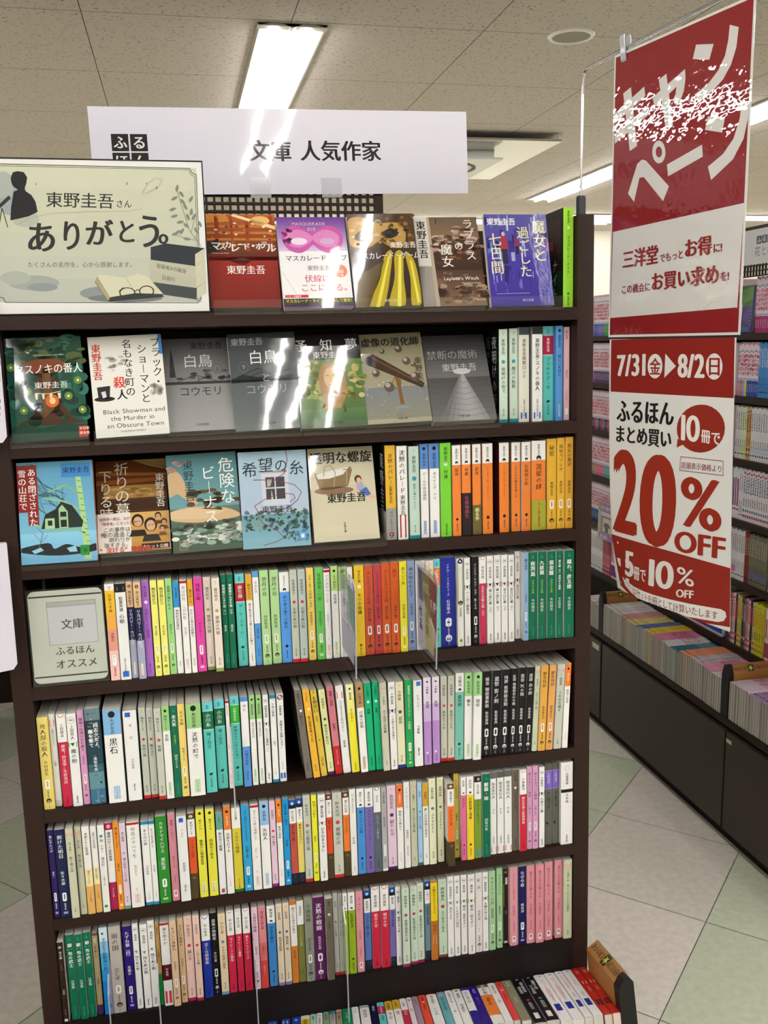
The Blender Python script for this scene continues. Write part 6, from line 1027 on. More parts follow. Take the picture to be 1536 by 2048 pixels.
('p', [(0.1665, 0.0274), (0.1664, 0.0291), (0.1682, 0.0291), (0.1683, 0.0277)], '2a2620'),
('p', [(0.1664, 0.0291), (0.1668, 0.0308), (0.1685, 0.0305), (0.1682, 0.0291)], '2a2620'),
('p', [(0.1668, 0.0308), (0.1677, 0.0324), (0.1693, 0.0318), (0.1685, 0.0305)], '2a2620'),
('p', [(0.1677, 0.0324), (0.1691, 0.0338), (0.1705, 0.033), (0.1693, 0.0318)], '2a2620'),
('p', [(0.1691, 0.0338), (0.171, 0.035), (0.1721, 0.034), (0.1705, 0.033)], '2a2620'),
('p', [(0.171, 0.035), (0.1732, 0.0358), (0.1739, 0.0347), (0.1721, 0.034)], '2a2620'),
('p', [(0.1732, 0.0358), (0.1756, 0.0364), (0.1759, 0.0352), (0.1739, 0.0347)], '2a2620'),
('p', [(0.1756, 0.0364), (0.1781, 0.0365), (0.1781, 0.0353), (0.1759, 0.0352)], '2a2620'),
('p', [(0.1781, 0.0365), (0.1806, 0.0363), (0.1802, 0.0352), (0.1781, 0.0353)], '2a2620'),
('p', [(0.1806, 0.0363), (0.183, 0.0357), (0.1821, 0.0347), (0.1802, 0.0352)], '2a2620'),
('p', [(0.183, 0.0357), (0.1851, 0.0348), (0.1839, 0.0339), (0.1821, 0.0347)], '2a2620'),
('p', [(0.1851, 0.0348), (0.1868, 0.0336), (0.1853, 0.0329), (0.1839, 0.0339)], '2a2620'),
('p', [(0.1868, 0.0336), (0.188, 0.0321), (0.1864, 0.0316), (0.1853, 0.0329)], '2a2620'),
('p', [(0.188, 0.0321), (0.1887, 0.0305), (0.187, 0.0303), (0.1864, 0.0316)], '2a2620'),
('p', [(0.1887, 0.0305), (0.1889, 0.0288), (0.1871, 0.0289), (0.187, 0.0303)], '2a2620'),
('p', [(0.2153, 0.0309), (0.215, 0.0292), (0.2133, 0.0295), (0.2136, 0.0309)], '2a2620'),
('p', [(0.215, 0.0292), (0.2141, 0.0275), (0.2126, 0.0281), (0.2133, 0.0295)], '2a2620'),
('p', [(0.2141, 0.0275), (0.2127, 0.026), (0.2114, 0.0268), (0.2126, 0.0281)], '2a2620'),
('p', [(0.2127, 0.026), (0.2109, 0.0248), (0.2099, 0.0258), (0.2114, 0.0268)], '2a2620'),
('p', [(0.2109, 0.0248), (0.2088, 0.0239), (0.2082, 0.0251), (0.2099, 0.0258)], '2a2620'),
('p', [(0.2088, 0.0239), (0.2065, 0.0234), (0.2062, 0.0246), (0.2082, 0.0251)], '2a2620'),
('p', [(0.2065, 0.0234), (0.2041, 0.0232), (0.2042, 0.0244), (0.2062, 0.0246)], '2a2620'),
('p', [(0.2041, 0.0232), (0.2018, 0.0234), (0.2022, 0.0246), (0.2042, 0.0244)], '2a2620'),
('p', [(0.2018, 0.0234), (0.1996, 0.024), (0.2004, 0.0251), (0.2022, 0.0246)], '2a2620'),
('p', [(0.1996, 0.024), (0.1976, 0.025), (0.1987, 0.0259), (0.2004, 0.0251)], '2a2620'),
('p', [(0.1976, 0.025), (0.196, 0.0262), (0.1974, 0.027), (0.1987, 0.0259)], '2a2620'),
('p', [(0.196, 0.0262), (0.1948, 0.0277), (0.1964, 0.0283), (0.1974, 0.027)], '2a2620'),
('p', [(0.1948, 0.0277), (0.1942, 0.0294), (0.1959, 0.0297), (0.1964, 0.0283)], '2a2620'),
('p', [(0.1942, 0.0294), (0.194, 0.0312), (0.1957, 0.0311), (0.1959, 0.0297)], '2a2620'),
('p', [(0.194, 0.0312), (0.1944, 0.0329), (0.1961, 0.0326), (0.1957, 0.0311)], '2a2620'),
('p', [(0.1944, 0.0329), (0.1953, 0.0345), (0.1968, 0.034), (0.1961, 0.0326)], '2a2620'),
('p', [(0.1953, 0.0345), (0.1967, 0.036), (0.198, 0.0352), (0.1968, 0.034)], '2a2620'),
('p', [(0.1967, 0.036), (0.1984, 0.0372), (0.1994, 0.0363), (0.198, 0.0352)], '2a2620'),
('p', [(0.1984, 0.0372), (0.2005, 0.0382), (0.2012, 0.037), (0.1994, 0.0363)], '2a2620'),
('p', [(0.2005, 0.0382), (0.2028, 0.0387), (0.2031, 0.0375), (0.2012, 0.037)], '2a2620'),
('p', [(0.2028, 0.0387), (0.2052, 0.0389), (0.2051, 0.0376), (0.2031, 0.0375)], '2a2620'),
('p', [(0.2052, 0.0389), (0.2075, 0.0387), (0.2071, 0.0374), (0.2051, 0.0376)], '2a2620'),
('p', [(0.2075, 0.0387), (0.2098, 0.0381), (0.2089, 0.0369), (0.2071, 0.0374)], '2a2620'),
('p', [(0.2098, 0.0381), (0.2117, 0.0371), (0.2106, 0.0361), (0.2089, 0.0369)], '2a2620'),
('p', [(0.2117, 0.0371), (0.2133, 0.0358), (0.2119, 0.0351), (0.2106, 0.0361)], '2a2620'),
('p', [(0.2133, 0.0358), (0.2145, 0.0343), (0.2129, 0.0338), (0.2119, 0.0351)], '2a2620'),
('p', [(0.2145, 0.0343), (0.2152, 0.0327), (0.2135, 0.0324), (0.2129, 0.0338)], '2a2620'),
('p', [(0.2152, 0.0327), (0.2153, 0.0309), (0.2136, 0.0309), (0.2135, 0.0324)], '2a2620'), ('l', [(0.1886, 0.0312), (0.192, 0.0331), (0.1948, 0.0321)], 0.0012, '2a2620'), ('l', [(0.1656, 0.031), (0.173, 0.0368)], 0.0008, '2a2620'), ('l', [(0.2076, 0.1664), (0.2155, 0.1792), (0.2277, 0.1874), (0.2369, 0.1852), (0.2291, 0.1736), (0.2099, 0.166)], 0.0005, 'a8a890'),
('p', [(0.2294, 0.174), (0.2286, 0.1722), (0.2272, 0.1722), (0.2266, 0.174), (0.2274, 0.1758), (0.2288, 0.1758)], '8a7a50'),
('p', [(0.2153, 0.1796), (0.2147, 0.1786), (0.2138, 0.1786), (0.2134, 0.1796), (0.2139, 0.1806), (0.2149, 0.1806)], '8a7a50'),
('p', [(0.0668, 0.1771), (0.0653, 0.1748), (0.0642, 0.1771), (0.0657, 0.1793)], 'a89a70'),
('p', [(0.1892, 0.1793), (0.1874, 0.1765), (0.186, 0.1792), (0.1878, 0.182)], 'a89a70')]
def thanks_poster():
    x0, x1, z1 = .0008, .2942, .2122
    r = thing('tribute_poster', 'framed cream poster with handwritten thanks and a drawn stack of books, top shelf', 'poster', M @ T((0, .004, ZB['L1']+.0012)))
    mb = MB(); mb.box((x0, .0012, 0), (x1, .004, z1), '1c1a1c'); mb.build('frame', 'painted', r)
    mb = MB(); A = Art(mb, lambda u, v, k: (u, .0011-k, v), 1, 1, step=3e-5); A.hi = 1
    A.rect(x0+.0016, .0018, x1-.0018, z1-.0022, 'e4e4e4'); A.up()
    class Cl:
        pass
    P2 = A.poly
    def cp(pts, col):
        for tr in tris([tuple(p) for p in pts]):
            q = clip_ops(tr, x0+.0018, x1-.003, .0025, z1-.003)
            if not q: continue
            ar = sum(q[i-1][0]*q[i][1]-q[i][0]*q[i-1][1] for i in range(len(q))); P2(q if ar > 0 else q[::-1], col)
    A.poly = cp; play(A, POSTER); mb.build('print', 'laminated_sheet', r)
thanks_poster()
HDR = (0.1295, 1.6713, 0.01415, 0.6219, 0.1338)
def header():
    (x, z, ang, w, h) = HDR
    m = M @ T((x, .196, z)) @ RY(-ang)
    r = thing('header_sign', 'long white header sign with black lettering taped to the brown lattice', 'sign', m)
    for k, (a, b) in enumerate(((0, w*.53), (w*.53, w))):
        mb = MB(); mb.box((a, -.0012, 0), (b, -.0002, h), 'e6e4f2'); A = Art(mb, lambda u, v, q: (u, -.0012-q, h-v), w, h); A.hi = 1
        if k == 0:
            for i, ch in enumerate('ふるほん'):
                u0 = .0322+(i % 2)*.0292; v0 = .041+(i//2)*.0285; A.rect(u0, v0, u0+.0265, v0+.0262, '1a181a'); A.up(); A.htext(u0+.0028, v0+.002, .0215, ch, 'f0f0f0', 2); A.k -= 1
            A.htext(.2475, .0475, .0355, '文庫', '1a181c', 2)
        else: A.htext(.3325, .0475, .0345, '人気作家', '1a181c', 2)
        sh = mb.build('sign_sheet', 'laminated_sheet', r)
    for u in (.247, .366):
        mb = MB(); mb.box((u, -.0021, -.006), (u+.034, -.0017, .026)); mb.build('clear_tape', 'tape', sh)
header()
# ---------------------------------------------------------------- banner stand
P0 = Vector((0.88400, 0.07600, 1.61871)); P0.z += ZO
EB = Vector((.213, -.977, 0)).normalized(); NB = Vector((EB.y, -EB.x, 0))
def banner_stand():
    r = thing('banner_stand', 'thin pole in a black sleeve, bent into the arm that holds the banner', 'banner stand', M @ T((.8915, .04, 1.6164)))
    mb = MB(); mb.tube([(0, 0, 0), (0, 0, .03), (0, 0, .034)], [.0075, .0078, .0068], seg=14); mb.build('sleeve', 'black_rubber', r)
    inv = r.matrix_world.inverted()
    b = P0+Vector((.0062, -.036, .02)); top = P0.z+.214
    loc = lambda p: tuple(inv @ Vector(p))
    base = Vector(r.matrix_world.translation)
    mb = MB(); pts = [(0, 0, .033)]; s0 = (base.xy-P0.xy).dot(EB.xy)
    up = Vector((base.x, base.y, 0)); pts += [loc((base.x, base.y, P0.z+.10)), loc((base.x, base.y, top-.03))]
    a2 = Vector((P0+EB*.02).to_tuple()); 
    for t in (.25, .5, .75, 1): pts.append(loc((base.x+(a2.x-base.x)*t*t, base.y+(a2.y-base.y)*t*t, top-.03+.032*math.sin(t*math.pi/2))))
    mb.tube(pts, .0022, seg=8); mb.build('pole', 'steel', r)
    mb = MB(); mb.tube([loc(a2+Vector((0, 0, top+.002-a2.z))), loc(P0+EB*.2+Vector((0, 0, .2255))), loc(P0+EB*.46+Vector((0, 0, .234)))], .0024, seg=8); mb.build('arm', 'steel', r)
banner_stand()
def clips():
    for k, s in enumerate((.112, .40)):
        c = P0+EB*s+Vector((0, 0, .2216+.022*(s-.11)))
        r = thing('banner_clip', ['clear plastic clip gripping the far upper corner of the red banner', 'clear plastic clip at the near end of the banner arm'][k], 'clip', T(c), 'clear banner clips')
        for sg in (-1, 1):
            mb = MB(); n = NB*sg; pr = []
            for z, o, hw in ((.017, .006, .004), (.010, .0072, .005), (.0, .005, .005), (-.008, .0045, .005), (-.016, .0034, .0055), (-.019, .0025, .004)): pr.append((z, o, hw))
            for (z0, o0, h0), (z1, o1, h1) in zip(pr, pr[1:]):
                q = [n*o0-EB*h0+Vector((0, 0, z0)), n*o0+EB*h0+Vector((0, 0, z0)), n*o1+EB*h1+Vector((0, 0, z1)), n*o1-EB*h1+Vector((0, 0, z1))]; mb.prism([tuple(p) for p in q], tuple(n*-.0016))
            mb.build('jaw', 'clear_edge', r)
clips()
UPPER = [('p', [(0.0943, -0.0355), (0.3554, -0.0284), (0.3517, -0.1582), (0.0926, -0.1641)], 'd9d7d5'),
('p', [(0.1107, 0.1591), (0.1279, 0.1638), (0.1449, 0.0795), (0.1289, 0.0755)], 'dcd8d6'),
('p', [(0.0924, 0.1355), (0.1572, 0.1577), (0.1598, 0.1442), (0.093, 0.1209)], 'dcd8d6'),
('p', [(0.0929, 0.1067), (0.166, 0.1303), (0.1677, 0.1176), (0.094, 0.0922)], 'dcd8d6'),
('p', [(0.1874, 0.1595), (0.2025, 0.1635), (0.2191, 0.0933), (0.2047, 0.0905)], 'dcd8d6'),
('p', [(0.1753, 0.1388), (0.1954, 0.1451), (0.1809, 0.124)], 'dcd8d6'),
('p', [(0.1753, 0.1388), (0.2392, 0.1603), (0.2406, 0.1487), (0.2239, 0.1418), (0.1809, 0.124)], 'dcd8d6'),
('p', [(0.2392, 0.1603), (0.2407, 0.147), (0.2382, 0.1325), (0.2312, 0.1206), (0.2257, 0.1164), (0.217, 0.1247), (0.2223, 0.1325), (0.2239, 0.1426)], 'dcd8d6'),
('p', [(0.2584, 0.1856), (0.2904, 0.1777), (0.2837, 0.1602), (0.2531, 0.1691)], 'dcd8d6'),
('p', [(0.1274, 0.0158), (0.1465, 0.0545), (0.1525, 0.0352), (0.1414, 0.002)], 'dcd8d6'),
('p', [(0.1465, 0.0545), (0.1564, 0.0586), (0.1651, 0.0559), (0.1618, 0.0337), (0.1526, 0.0342)], 'dcd8d6'),
('p', [(0.1651, 0.0559), (0.2152, 0.0128), (0.204, -0.0055), (0.1618, 0.0337)], 'dcd8d6'),
('p', [(0.2097, 0.0428), (0.2765, 0.0566), (0.2788, 0.0411), (0.2127, 0.0265)], 'dcd8d6'),
('p', [(0.2854, 0.0904), (0.316, 0.0831), (0.3121, 0.0648), (0.281, 0.0743)], 'dcd8d6'),
('p', [(0.3326, 0.1857), (0.3301, 0.1625), (0.316, 0.1757), (0.3172, 0.1928)], 'dcd8d6'),
('p', [(0.3301, 0.1625), (0.3224, 0.1443), (0.3115, 0.1581), (0.316, 0.1757)], 'dcd8d6'),
('p', [(0.3224, 0.1443), (0.3098, 0.1301), (0.301, 0.1434), (0.3115, 0.1581)], 'dcd8d6'),
('p', [(0.3098, 0.1301), (0.2919, 0.1199), (0.2842, 0.1315), (0.301, 0.1434)], 'dcd8d6'),
('p', [(0.2919, 0.1199), (0.2661, 0.1119), (0.2593, 0.1234), (0.2842, 0.1315)], 'dcd8d6'),
('p', [(0.3558, 0.0925), (0.3556, 0.0755), (0.3411, 0.0754), (0.3441, 0.0975)], 'dcd8d6'),
('p', [(0.3556, 0.0755), (0.3493, 0.05), (0.3321, 0.0534), (0.3411, 0.0754)], 'dcd8d6'),
('p', [(0.3493, 0.05), (0.333, 0.0283), (0.3154, 0.0379), (0.3321, 0.0534)], 'dcd8d6'),
('p', [(0.333, 0.0283), (0.296, 0.0087), (0.289, 0.0265), (0.3154, 0.0379)], 'dcd8d6'),
('p', [(0.2062, 0.0601), (0.206, 0.0568), (0.1991, 0.0598), (0.1992, 0.0614)], 'dcd8d6'),
('p', [(0.206, 0.0568), (0.2052, 0.0538), (0.1987, 0.0584), (0.1991, 0.0598)], 'dcd8d6'),
('p', [(0.2052, 0.0538), (0.2037, 0.0512), (0.1979, 0.0571), (0.1987, 0.0584)], 'dcd8d6'),
('p', [(0.2037, 0.0512), (0.2017, 0.0491), (0.197, 0.0561), (0.1979, 0.0571)], 'dcd8d6'),
('p', [(0.2017, 0.0491), (0.1992, 0.0477), (0.1958, 0.0555), (0.197, 0.0561)], 'dcd8d6'),
('p', [(0.1992, 0.0477), (0.1963, 0.0471), (0.1944, 0.0552), (0.1958, 0.0555)], 'dcd8d6'),
('p', [(0.1963, 0.0471), (0.1933, 0.0472), (0.1929, 0.0552), (0.1944, 0.0552)], 'dcd8d6'),
('p', [(0.1933, 0.0472), (0.1902, 0.0481), (0.1914, 0.0557), (0.1929, 0.0552)], 'dcd8d6'),
('p', [(0.1902, 0.0481), (0.1872, 0.0498), (0.19, 0.0565), (0.1914, 0.0557)], 'dcd8d6'),
('p', [(0.1872, 0.0498), (0.1845, 0.0521), (0.1887, 0.0576), (0.19, 0.0565)], 'dcd8d6'),
('p', [(0.1845, 0.0521), (0.1822, 0.0549), (0.1876, 0.0589), (0.1887, 0.0576)], 'dcd8d6'),
('p', [(0.1822, 0.0549), (0.1804, 0.0582), (0.1868, 0.0605), (0.1876, 0.0589)], 'dcd8d6'),
('p', [(0.1804, 0.0582), (0.1792, 0.0616), (0.1862, 0.0621), (0.1868, 0.0605)], 'dcd8d6'),
('p', [(0.1792, 0.0616), (0.1787, 0.0651), (0.1859, 0.0638), (0.1862, 0.0621)], 'dcd8d6'),
('p', [(0.1787, 0.0651), (0.1789, 0.0685), (0.186, 0.0654), (0.1859, 0.0638)], 'dcd8d6'),
('p', [(0.1789, 0.0685), (0.1798, 0.0716), (0.1865, 0.0669), (0.186, 0.0654)], 'dcd8d6'),
('p', [(0.1798, 0.0716), (0.1813, 0.0742), (0.1872, 0.0682), (0.1865, 0.0669)], 'dcd8d6'),
('p', [(0.1813, 0.0742), (0.1834, 0.0762), (0.1882, 0.0691), (0.1872, 0.0682)], 'dcd8d6'),
('p', [(0.1834, 0.0762), (0.1859, 0.0776), (0.1894, 0.0698), (0.1882, 0.0691)], 'dcd8d6'),
('p', [(0.1859, 0.0776), (0.1888, 0.0782), (0.1908, 0.0701), (0.1894, 0.0698)], 'dcd8d6'),
('p', [(0.1888, 0.0782), (0.1919, 0.078), (0.1922, 0.07), (0.1908, 0.0701)], 'dcd8d6'),
('p', [(0.1919, 0.078), (0.1949, 0.077), (0.1937, 0.0695), (0.1922, 0.07)], 'dcd8d6'),
('p', [(0.1949, 0.077), (0.1979, 0.0753), (0.1951, 0.0687), (0.1937, 0.0695)], 'dcd8d6'),
('p', [(0.1979, 0.0753), (0.2005, 0.073), (0.1964, 0.0676), (0.1951, 0.0687)], 'dcd8d6'),
('p', [(0.2005, 0.073), (0.2028, 0.0702), (0.1975, 0.0663), (0.1964, 0.0676)], 'dcd8d6'),
('p', [(0.2028, 0.0702), (0.2045, 0.067), (0.1984, 0.0647), (0.1975, 0.0663)], 'dcd8d6'),
('p', [(0.2045, 0.067), (0.2057, 0.0636), (0.1989, 0.0631), (0.1984, 0.0647)], 'dcd8d6'),
('p', [(0.2057, 0.0636), (0.2062, 0.0601), (0.1992, 0.0614), (0.1989, 0.0631)], 'dcd8d6'), ('T', (0.1191, -0.0657), (0.1977, -0.0638), (0.1196, -0.0928), '三洋堂', '8c1a22', 3), ('T', (0.2012, -0.0782), (0.2481, -0.0758), (0.2017, -0.0898), 'でもっと', '8c1a22', 2), ('T', (0.251, -0.0628), (0.302, -0.0616), (0.2524, -0.0877), 'お得', '8c1a22', 3), ('T', (0.3052, -0.0743), (0.3209, -0.0737), (0.3058, -0.0854), 'に!', '8c1a22', 3), ('T', (0.1189, -0.1161), (0.1827, -0.1153), (0.1194, -0.1293), 'この機会に', '8c1a22', 2), ('T', (0.185, -0.1027), (0.3167, -0.1003), (0.1862, -0.1286), 'お買い求め', '8c1a22', 3), ('T', (0.3197, -0.1112), (0.3352, -0.1107), (0.3204, -0.1232), 'を!', '8c1a22', 3)]
LOWER = [('p', [(0.0964, -0.1975), (0.35, -0.194), (0.3521, -0.2759), (0.0959, -0.2776)], '8f2018'),
('T', (0.1109, -0.2206), (0.1772, -0.2183), (0.1109, -0.2536), '7/31', 'e8e6e4', 3),
('p', [(0.2137, -0.2361), (0.2133, -0.24), (0.2122, -0.2438), (0.2104, -0.2472), (0.2079, -0.2501), (0.2049, -0.2522), (0.2016, -0.2537), (0.198, -0.2542), (0.1945, -0.2538), (0.1911, -0.2526), (0.188, -0.2506), (0.1854, -0.2478), (0.1835, -0.2444), (0.1822, -0.2406), (0.1818, -0.2366), (0.1822, -0.2326), (0.1833, -0.2288), (0.1852, -0.2254), (0.1877, -0.2225), (0.1907, -0.2204), (0.1941, -0.2191), (0.1976, -0.2186), (0.2012, -0.219), (0.2045, -0.2203), (0.2075, -0.2224), (0.2101, -0.2252), (0.212, -0.2285), (0.2132, -0.2322)], 'e8e6e4'),
('T', (0.1857, -0.2246), (0.2098, -0.2244), (0.1859, -0.2487), '金', '962418', 2),
('p', [(0.2192, -0.2181), (0.2415, -0.2357), (0.218, -0.2527)], 'e8e6e4'),
('T', (0.2447, -0.2186), (0.2976, -0.2184), (0.2452, -0.2516), '8/2', 'e8e6e4', 3),
('p', [(0.3305, -0.2348), (0.3302, -0.2387), (0.3292, -0.2424), (0.3275, -0.2457), (0.3252, -0.2486), (0.3223, -0.2508), (0.3192, -0.2522), (0.3158, -0.2527), (0.3124, -0.2523), (0.3091, -0.2511), (0.3061, -0.2491), (0.3036, -0.2463), (0.3017, -0.243), (0.3005, -0.2392), (0.3, -0.2353), (0.3003, -0.2313), (0.3014, -0.2275), (0.3031, -0.2241), (0.3055, -0.2213), (0.3083, -0.2192), (0.3115, -0.2178), (0.3149, -0.2174), (0.3183, -0.2178), (0.3216, -0.2191), (0.3245, -0.2212), (0.3269, -0.2239), (0.3288, -0.2272), (0.33, -0.2309)], 'e8e6e4'),
('T', (0.3054, -0.2236), (0.3254, -0.2235), (0.3059, -0.2473), '日', '962418', 2),
('T', (0.1112, -0.2904), (0.24, -0.2874), (0.1105, -0.3236), 'ふるほん', '1c1618', 3),
('T', (0.1103, -0.3302), (0.2353, -0.3286), (0.1095, -0.3567), 'まとめ買い', '1c1618', 3),
('p', [(0.3381, -0.3175), (0.337, -0.3248), (0.3337, -0.332), (0.3285, -0.3387), (0.3214, -0.3445), (0.3129, -0.3493), (0.3033, -0.3527), (0.293, -0.3546), (0.2826, -0.3548), (0.2727, -0.3533), (0.2636, -0.3501), (0.256, -0.3453), (0.2503, -0.3392), (0.2468, -0.3322), (0.2456, -0.3246), (0.247, -0.3168), (0.2506, -0.3092), (0.2565, -0.3023), (0.2641, -0.2964), (0.2732, -0.2919), (0.2831, -0.2888), (0.2934, -0.2874), (0.3036, -0.2877), (0.3131, -0.2896), (0.3216, -0.2931), (0.3285, -0.2978), (0.3338, -0.3037), (0.337, -0.3103)], '962a1e'),
('p', [(0.2476, -0.3386), (0.2458, -0.352), (0.2627, -0.3447)], '962a1e'),
('T', (0.2546, -0.3033), (0.2917, -0.3033), (0.2543, -0.3408), '10', 'f0eeec', 2),
('T', (0.2939, -0.3221), (0.33, -0.3234), (0.2937, -0.3401), '冊で', 'f0eeec', 2), ('l', [(0.2544, -0.3643), (0.3359, -0.3621), (0.3366, -0.3817), (0.2526, -0.3844), (0.2544, -0.3643)], 0.0012, 'a06a6c'),
('T', (0.2556, -0.3714), (0.3334, -0.3682), (0.2553, -0.3812), '店頭表示価格より', '8c3034', 1),
('T', (0.1036, -0.3668), (0.1651, -0.3657), (0.096, -0.5021), '2', '9c2c1c', 3),
('T', (0.1686, -0.3689), (0.2488, -0.363), (0.1624, -0.5116), '0', '9c2c1c', 3),
('T', (0.2559, -0.3916), (0.3369, -0.3897), (0.2535, -0.4653), '%', '9c2c1c', 2),
('T', (0.2431, -0.4748), (0.3441, -0.4676), (0.2416, -0.507), 'OFF', '9c2c1c', 3),
('p', [(0.0909, -0.5087), (0.3555, -0.5088), (0.3552, -0.5934), (0.2991, -0.602), (0.2466, -0.6074), (0.19, -0.6094), (0.1476, -0.6057), (0.1062, -0.5924)], '962a1e'),
('T', (0.1266, -0.5285), (0.1505, -0.5279), (0.1238, -0.5714), '5', 'e8e4e2', 3),
('T', (0.1491, -0.5502), (0.1791, -0.5494), (0.1477, -0.5719), '冊で', 'e8e4e2', 2),
('T', (0.1871, -0.5298), (0.2424, -0.5243), (0.1844, -0.574), '10', 'e8e4e2', 2),
('T', (0.2485, -0.5283), (0.284, -0.5278), (0.2472, -0.5537), '%', 'e8e4e2', 1),
('T', (0.2461, -0.5643), (0.2828, -0.558), (0.2454, -0.5767), 'OFF', 'e8e4e2', 3),
('p', [(0.1146, -0.5756), (0.1233, -0.5791), (0.1481, -0.5842), (0.1724, -0.5856), (0.196, -0.5857), (0.2331, -0.5837), (0.2738, -0.58), (0.3359, -0.5721), (0.3443, -0.5736), (0.3463, -0.5803), (0.3412, -0.5881), (0.3301, -0.5926), (0.2731, -0.6006), (0.2327, -0.6045), (0.1957, -0.6062), (0.1659, -0.6031), (0.141, -0.5967), (0.122, -0.5887)], 'ecebea'),
('T', (0.1126, -0.5756), (0.1442, -0.5859), (0.1171, -0.5852), 'コミックセット', '8c3a3c', 1),
('T', (0.1455, -0.5856), (0.1911, -0.5893), (0.1448, -0.5979), 'は1セットを', '8c3a3c', 1),
('T', (0.1923, -0.589), (0.2373, -0.588), (0.192, -0.6014), '1冊として', '8c3a3c', 1),
('T', (0.239, -0.5875), (0.3297, -0.5769), (0.2386, -0.6005), '計算いたします', '8c3a3c', 1)]
def banners():
    r = thing('campaign_banner', 'glossy red and white campaign banner with large slanted katakana hanging from the arm', 'banner', T(P0))
    fn = lambda u, v, k: tuple(EB*u+Vector((0, 0, v))+NB*(k+.0006))
    mb = MB(); A = Art(mb, fn, 1, 1, step=4e-5); A.hi = 1; b = .0035
    s0, s1, z0, z1 = .0885, .3585, -.1935, .2165
    def rect(u0, v0, u1, v1, c): A.poly([(u0, v0), (u0, v1), (u1, v1), (u1, v0)][::-1], c)
    mb.prism([tuple(EB*u+Vector((0, 0, v))) for u, v in ((s0, z0), (s1, z0), (s1, z1), (s0, z1))], tuple(NB*.0006), 'dededc')
    rect(s0+b, z0+b, s1-b, z1-b, '8c1c20'); A.up(); P2 = A.poly
    def cp(pts, col):
        for tr in tris([tuple(p) for p in pts]):
            q = clip_ops(tr, s0+b, s1-b, z0+b, z1-b)
            if q: P2(q, col)
    A.poly = cp; play(A, UPPER); mb.build('print_sheet', 'banner_gloss', r)
    r = thing('discount_poster', 'white and red discount poster taped below the campaign banner, its lower corner curling', 'poster', T(P0))
    def bend(s, z):
        t = max(0., min(1.1, (-.197-z)/.4)); return .0136*t**1.5 + .011*max(0., (.19-s)/.09)**2*t**5
    fl = lambda u, v, k: tuple(EB*u+Vector((0, 0, v))-NB*bend(u, v)+NB*(k+.0009))
    s0, s1, z0, z1 = .0925, .3525, -.601, -.1968
    mb = MB(); A = Art(mb, fl, 1, 1, step=5e-5); A.hi = 1; P3 = A.poly; GX, GY = 10, 12
    def gp(pts, col):
        if len(pts) > 3:
            for tr in tris([tuple(p) for p in pts]): gp(tr, col)
            return
        pts = [tuple(p) for p in pts]; xs = [p[0] for p in pts]; ys = [p[1] for p in pts]
        for i in range(GX):
            a, b2 = s0+(s1-s0)*i/GX, s0+(s1-s0)*(i+1)/GX
            if max(xs) <= a or min(xs) >= b2: continue
            for j in range(GY):
                c, d = z0+(z1-z0)*j/GY, z0+(z1-z0)*(j+1)/GY
                if max(ys) <= c or min(ys) >= d: continue
                q = clip_ops(pts, a, b2, c, d)
                if q: P3(q, col)
    A.poly = gp
    def gg(ch, bold, fu, col):
        v, f = G[(ch, 1)]
        k0 = A.k
        for q, (dx, dy) in enumerate(WGT[bold]):
            A.k = k0+.13*q
            for t in f: gp([fu(v[i][0]+dx, v[i][1]+dy) for i in t], col)
        A.k = k0
    A.glyph = gg
    A.k = 0; gp([(s0, z0), (s1, z0), (s1, z1), (s0, z1)], 'e6e6e6'); A.k = -14; gp([(s0, z1), (s1, z1), (s1, z0), (s0, z0)], 'dcdad8'); A.k = 1; play(A, LOWER)
    mb.build('print_sheet', 'paper_sheet', r)
banners()
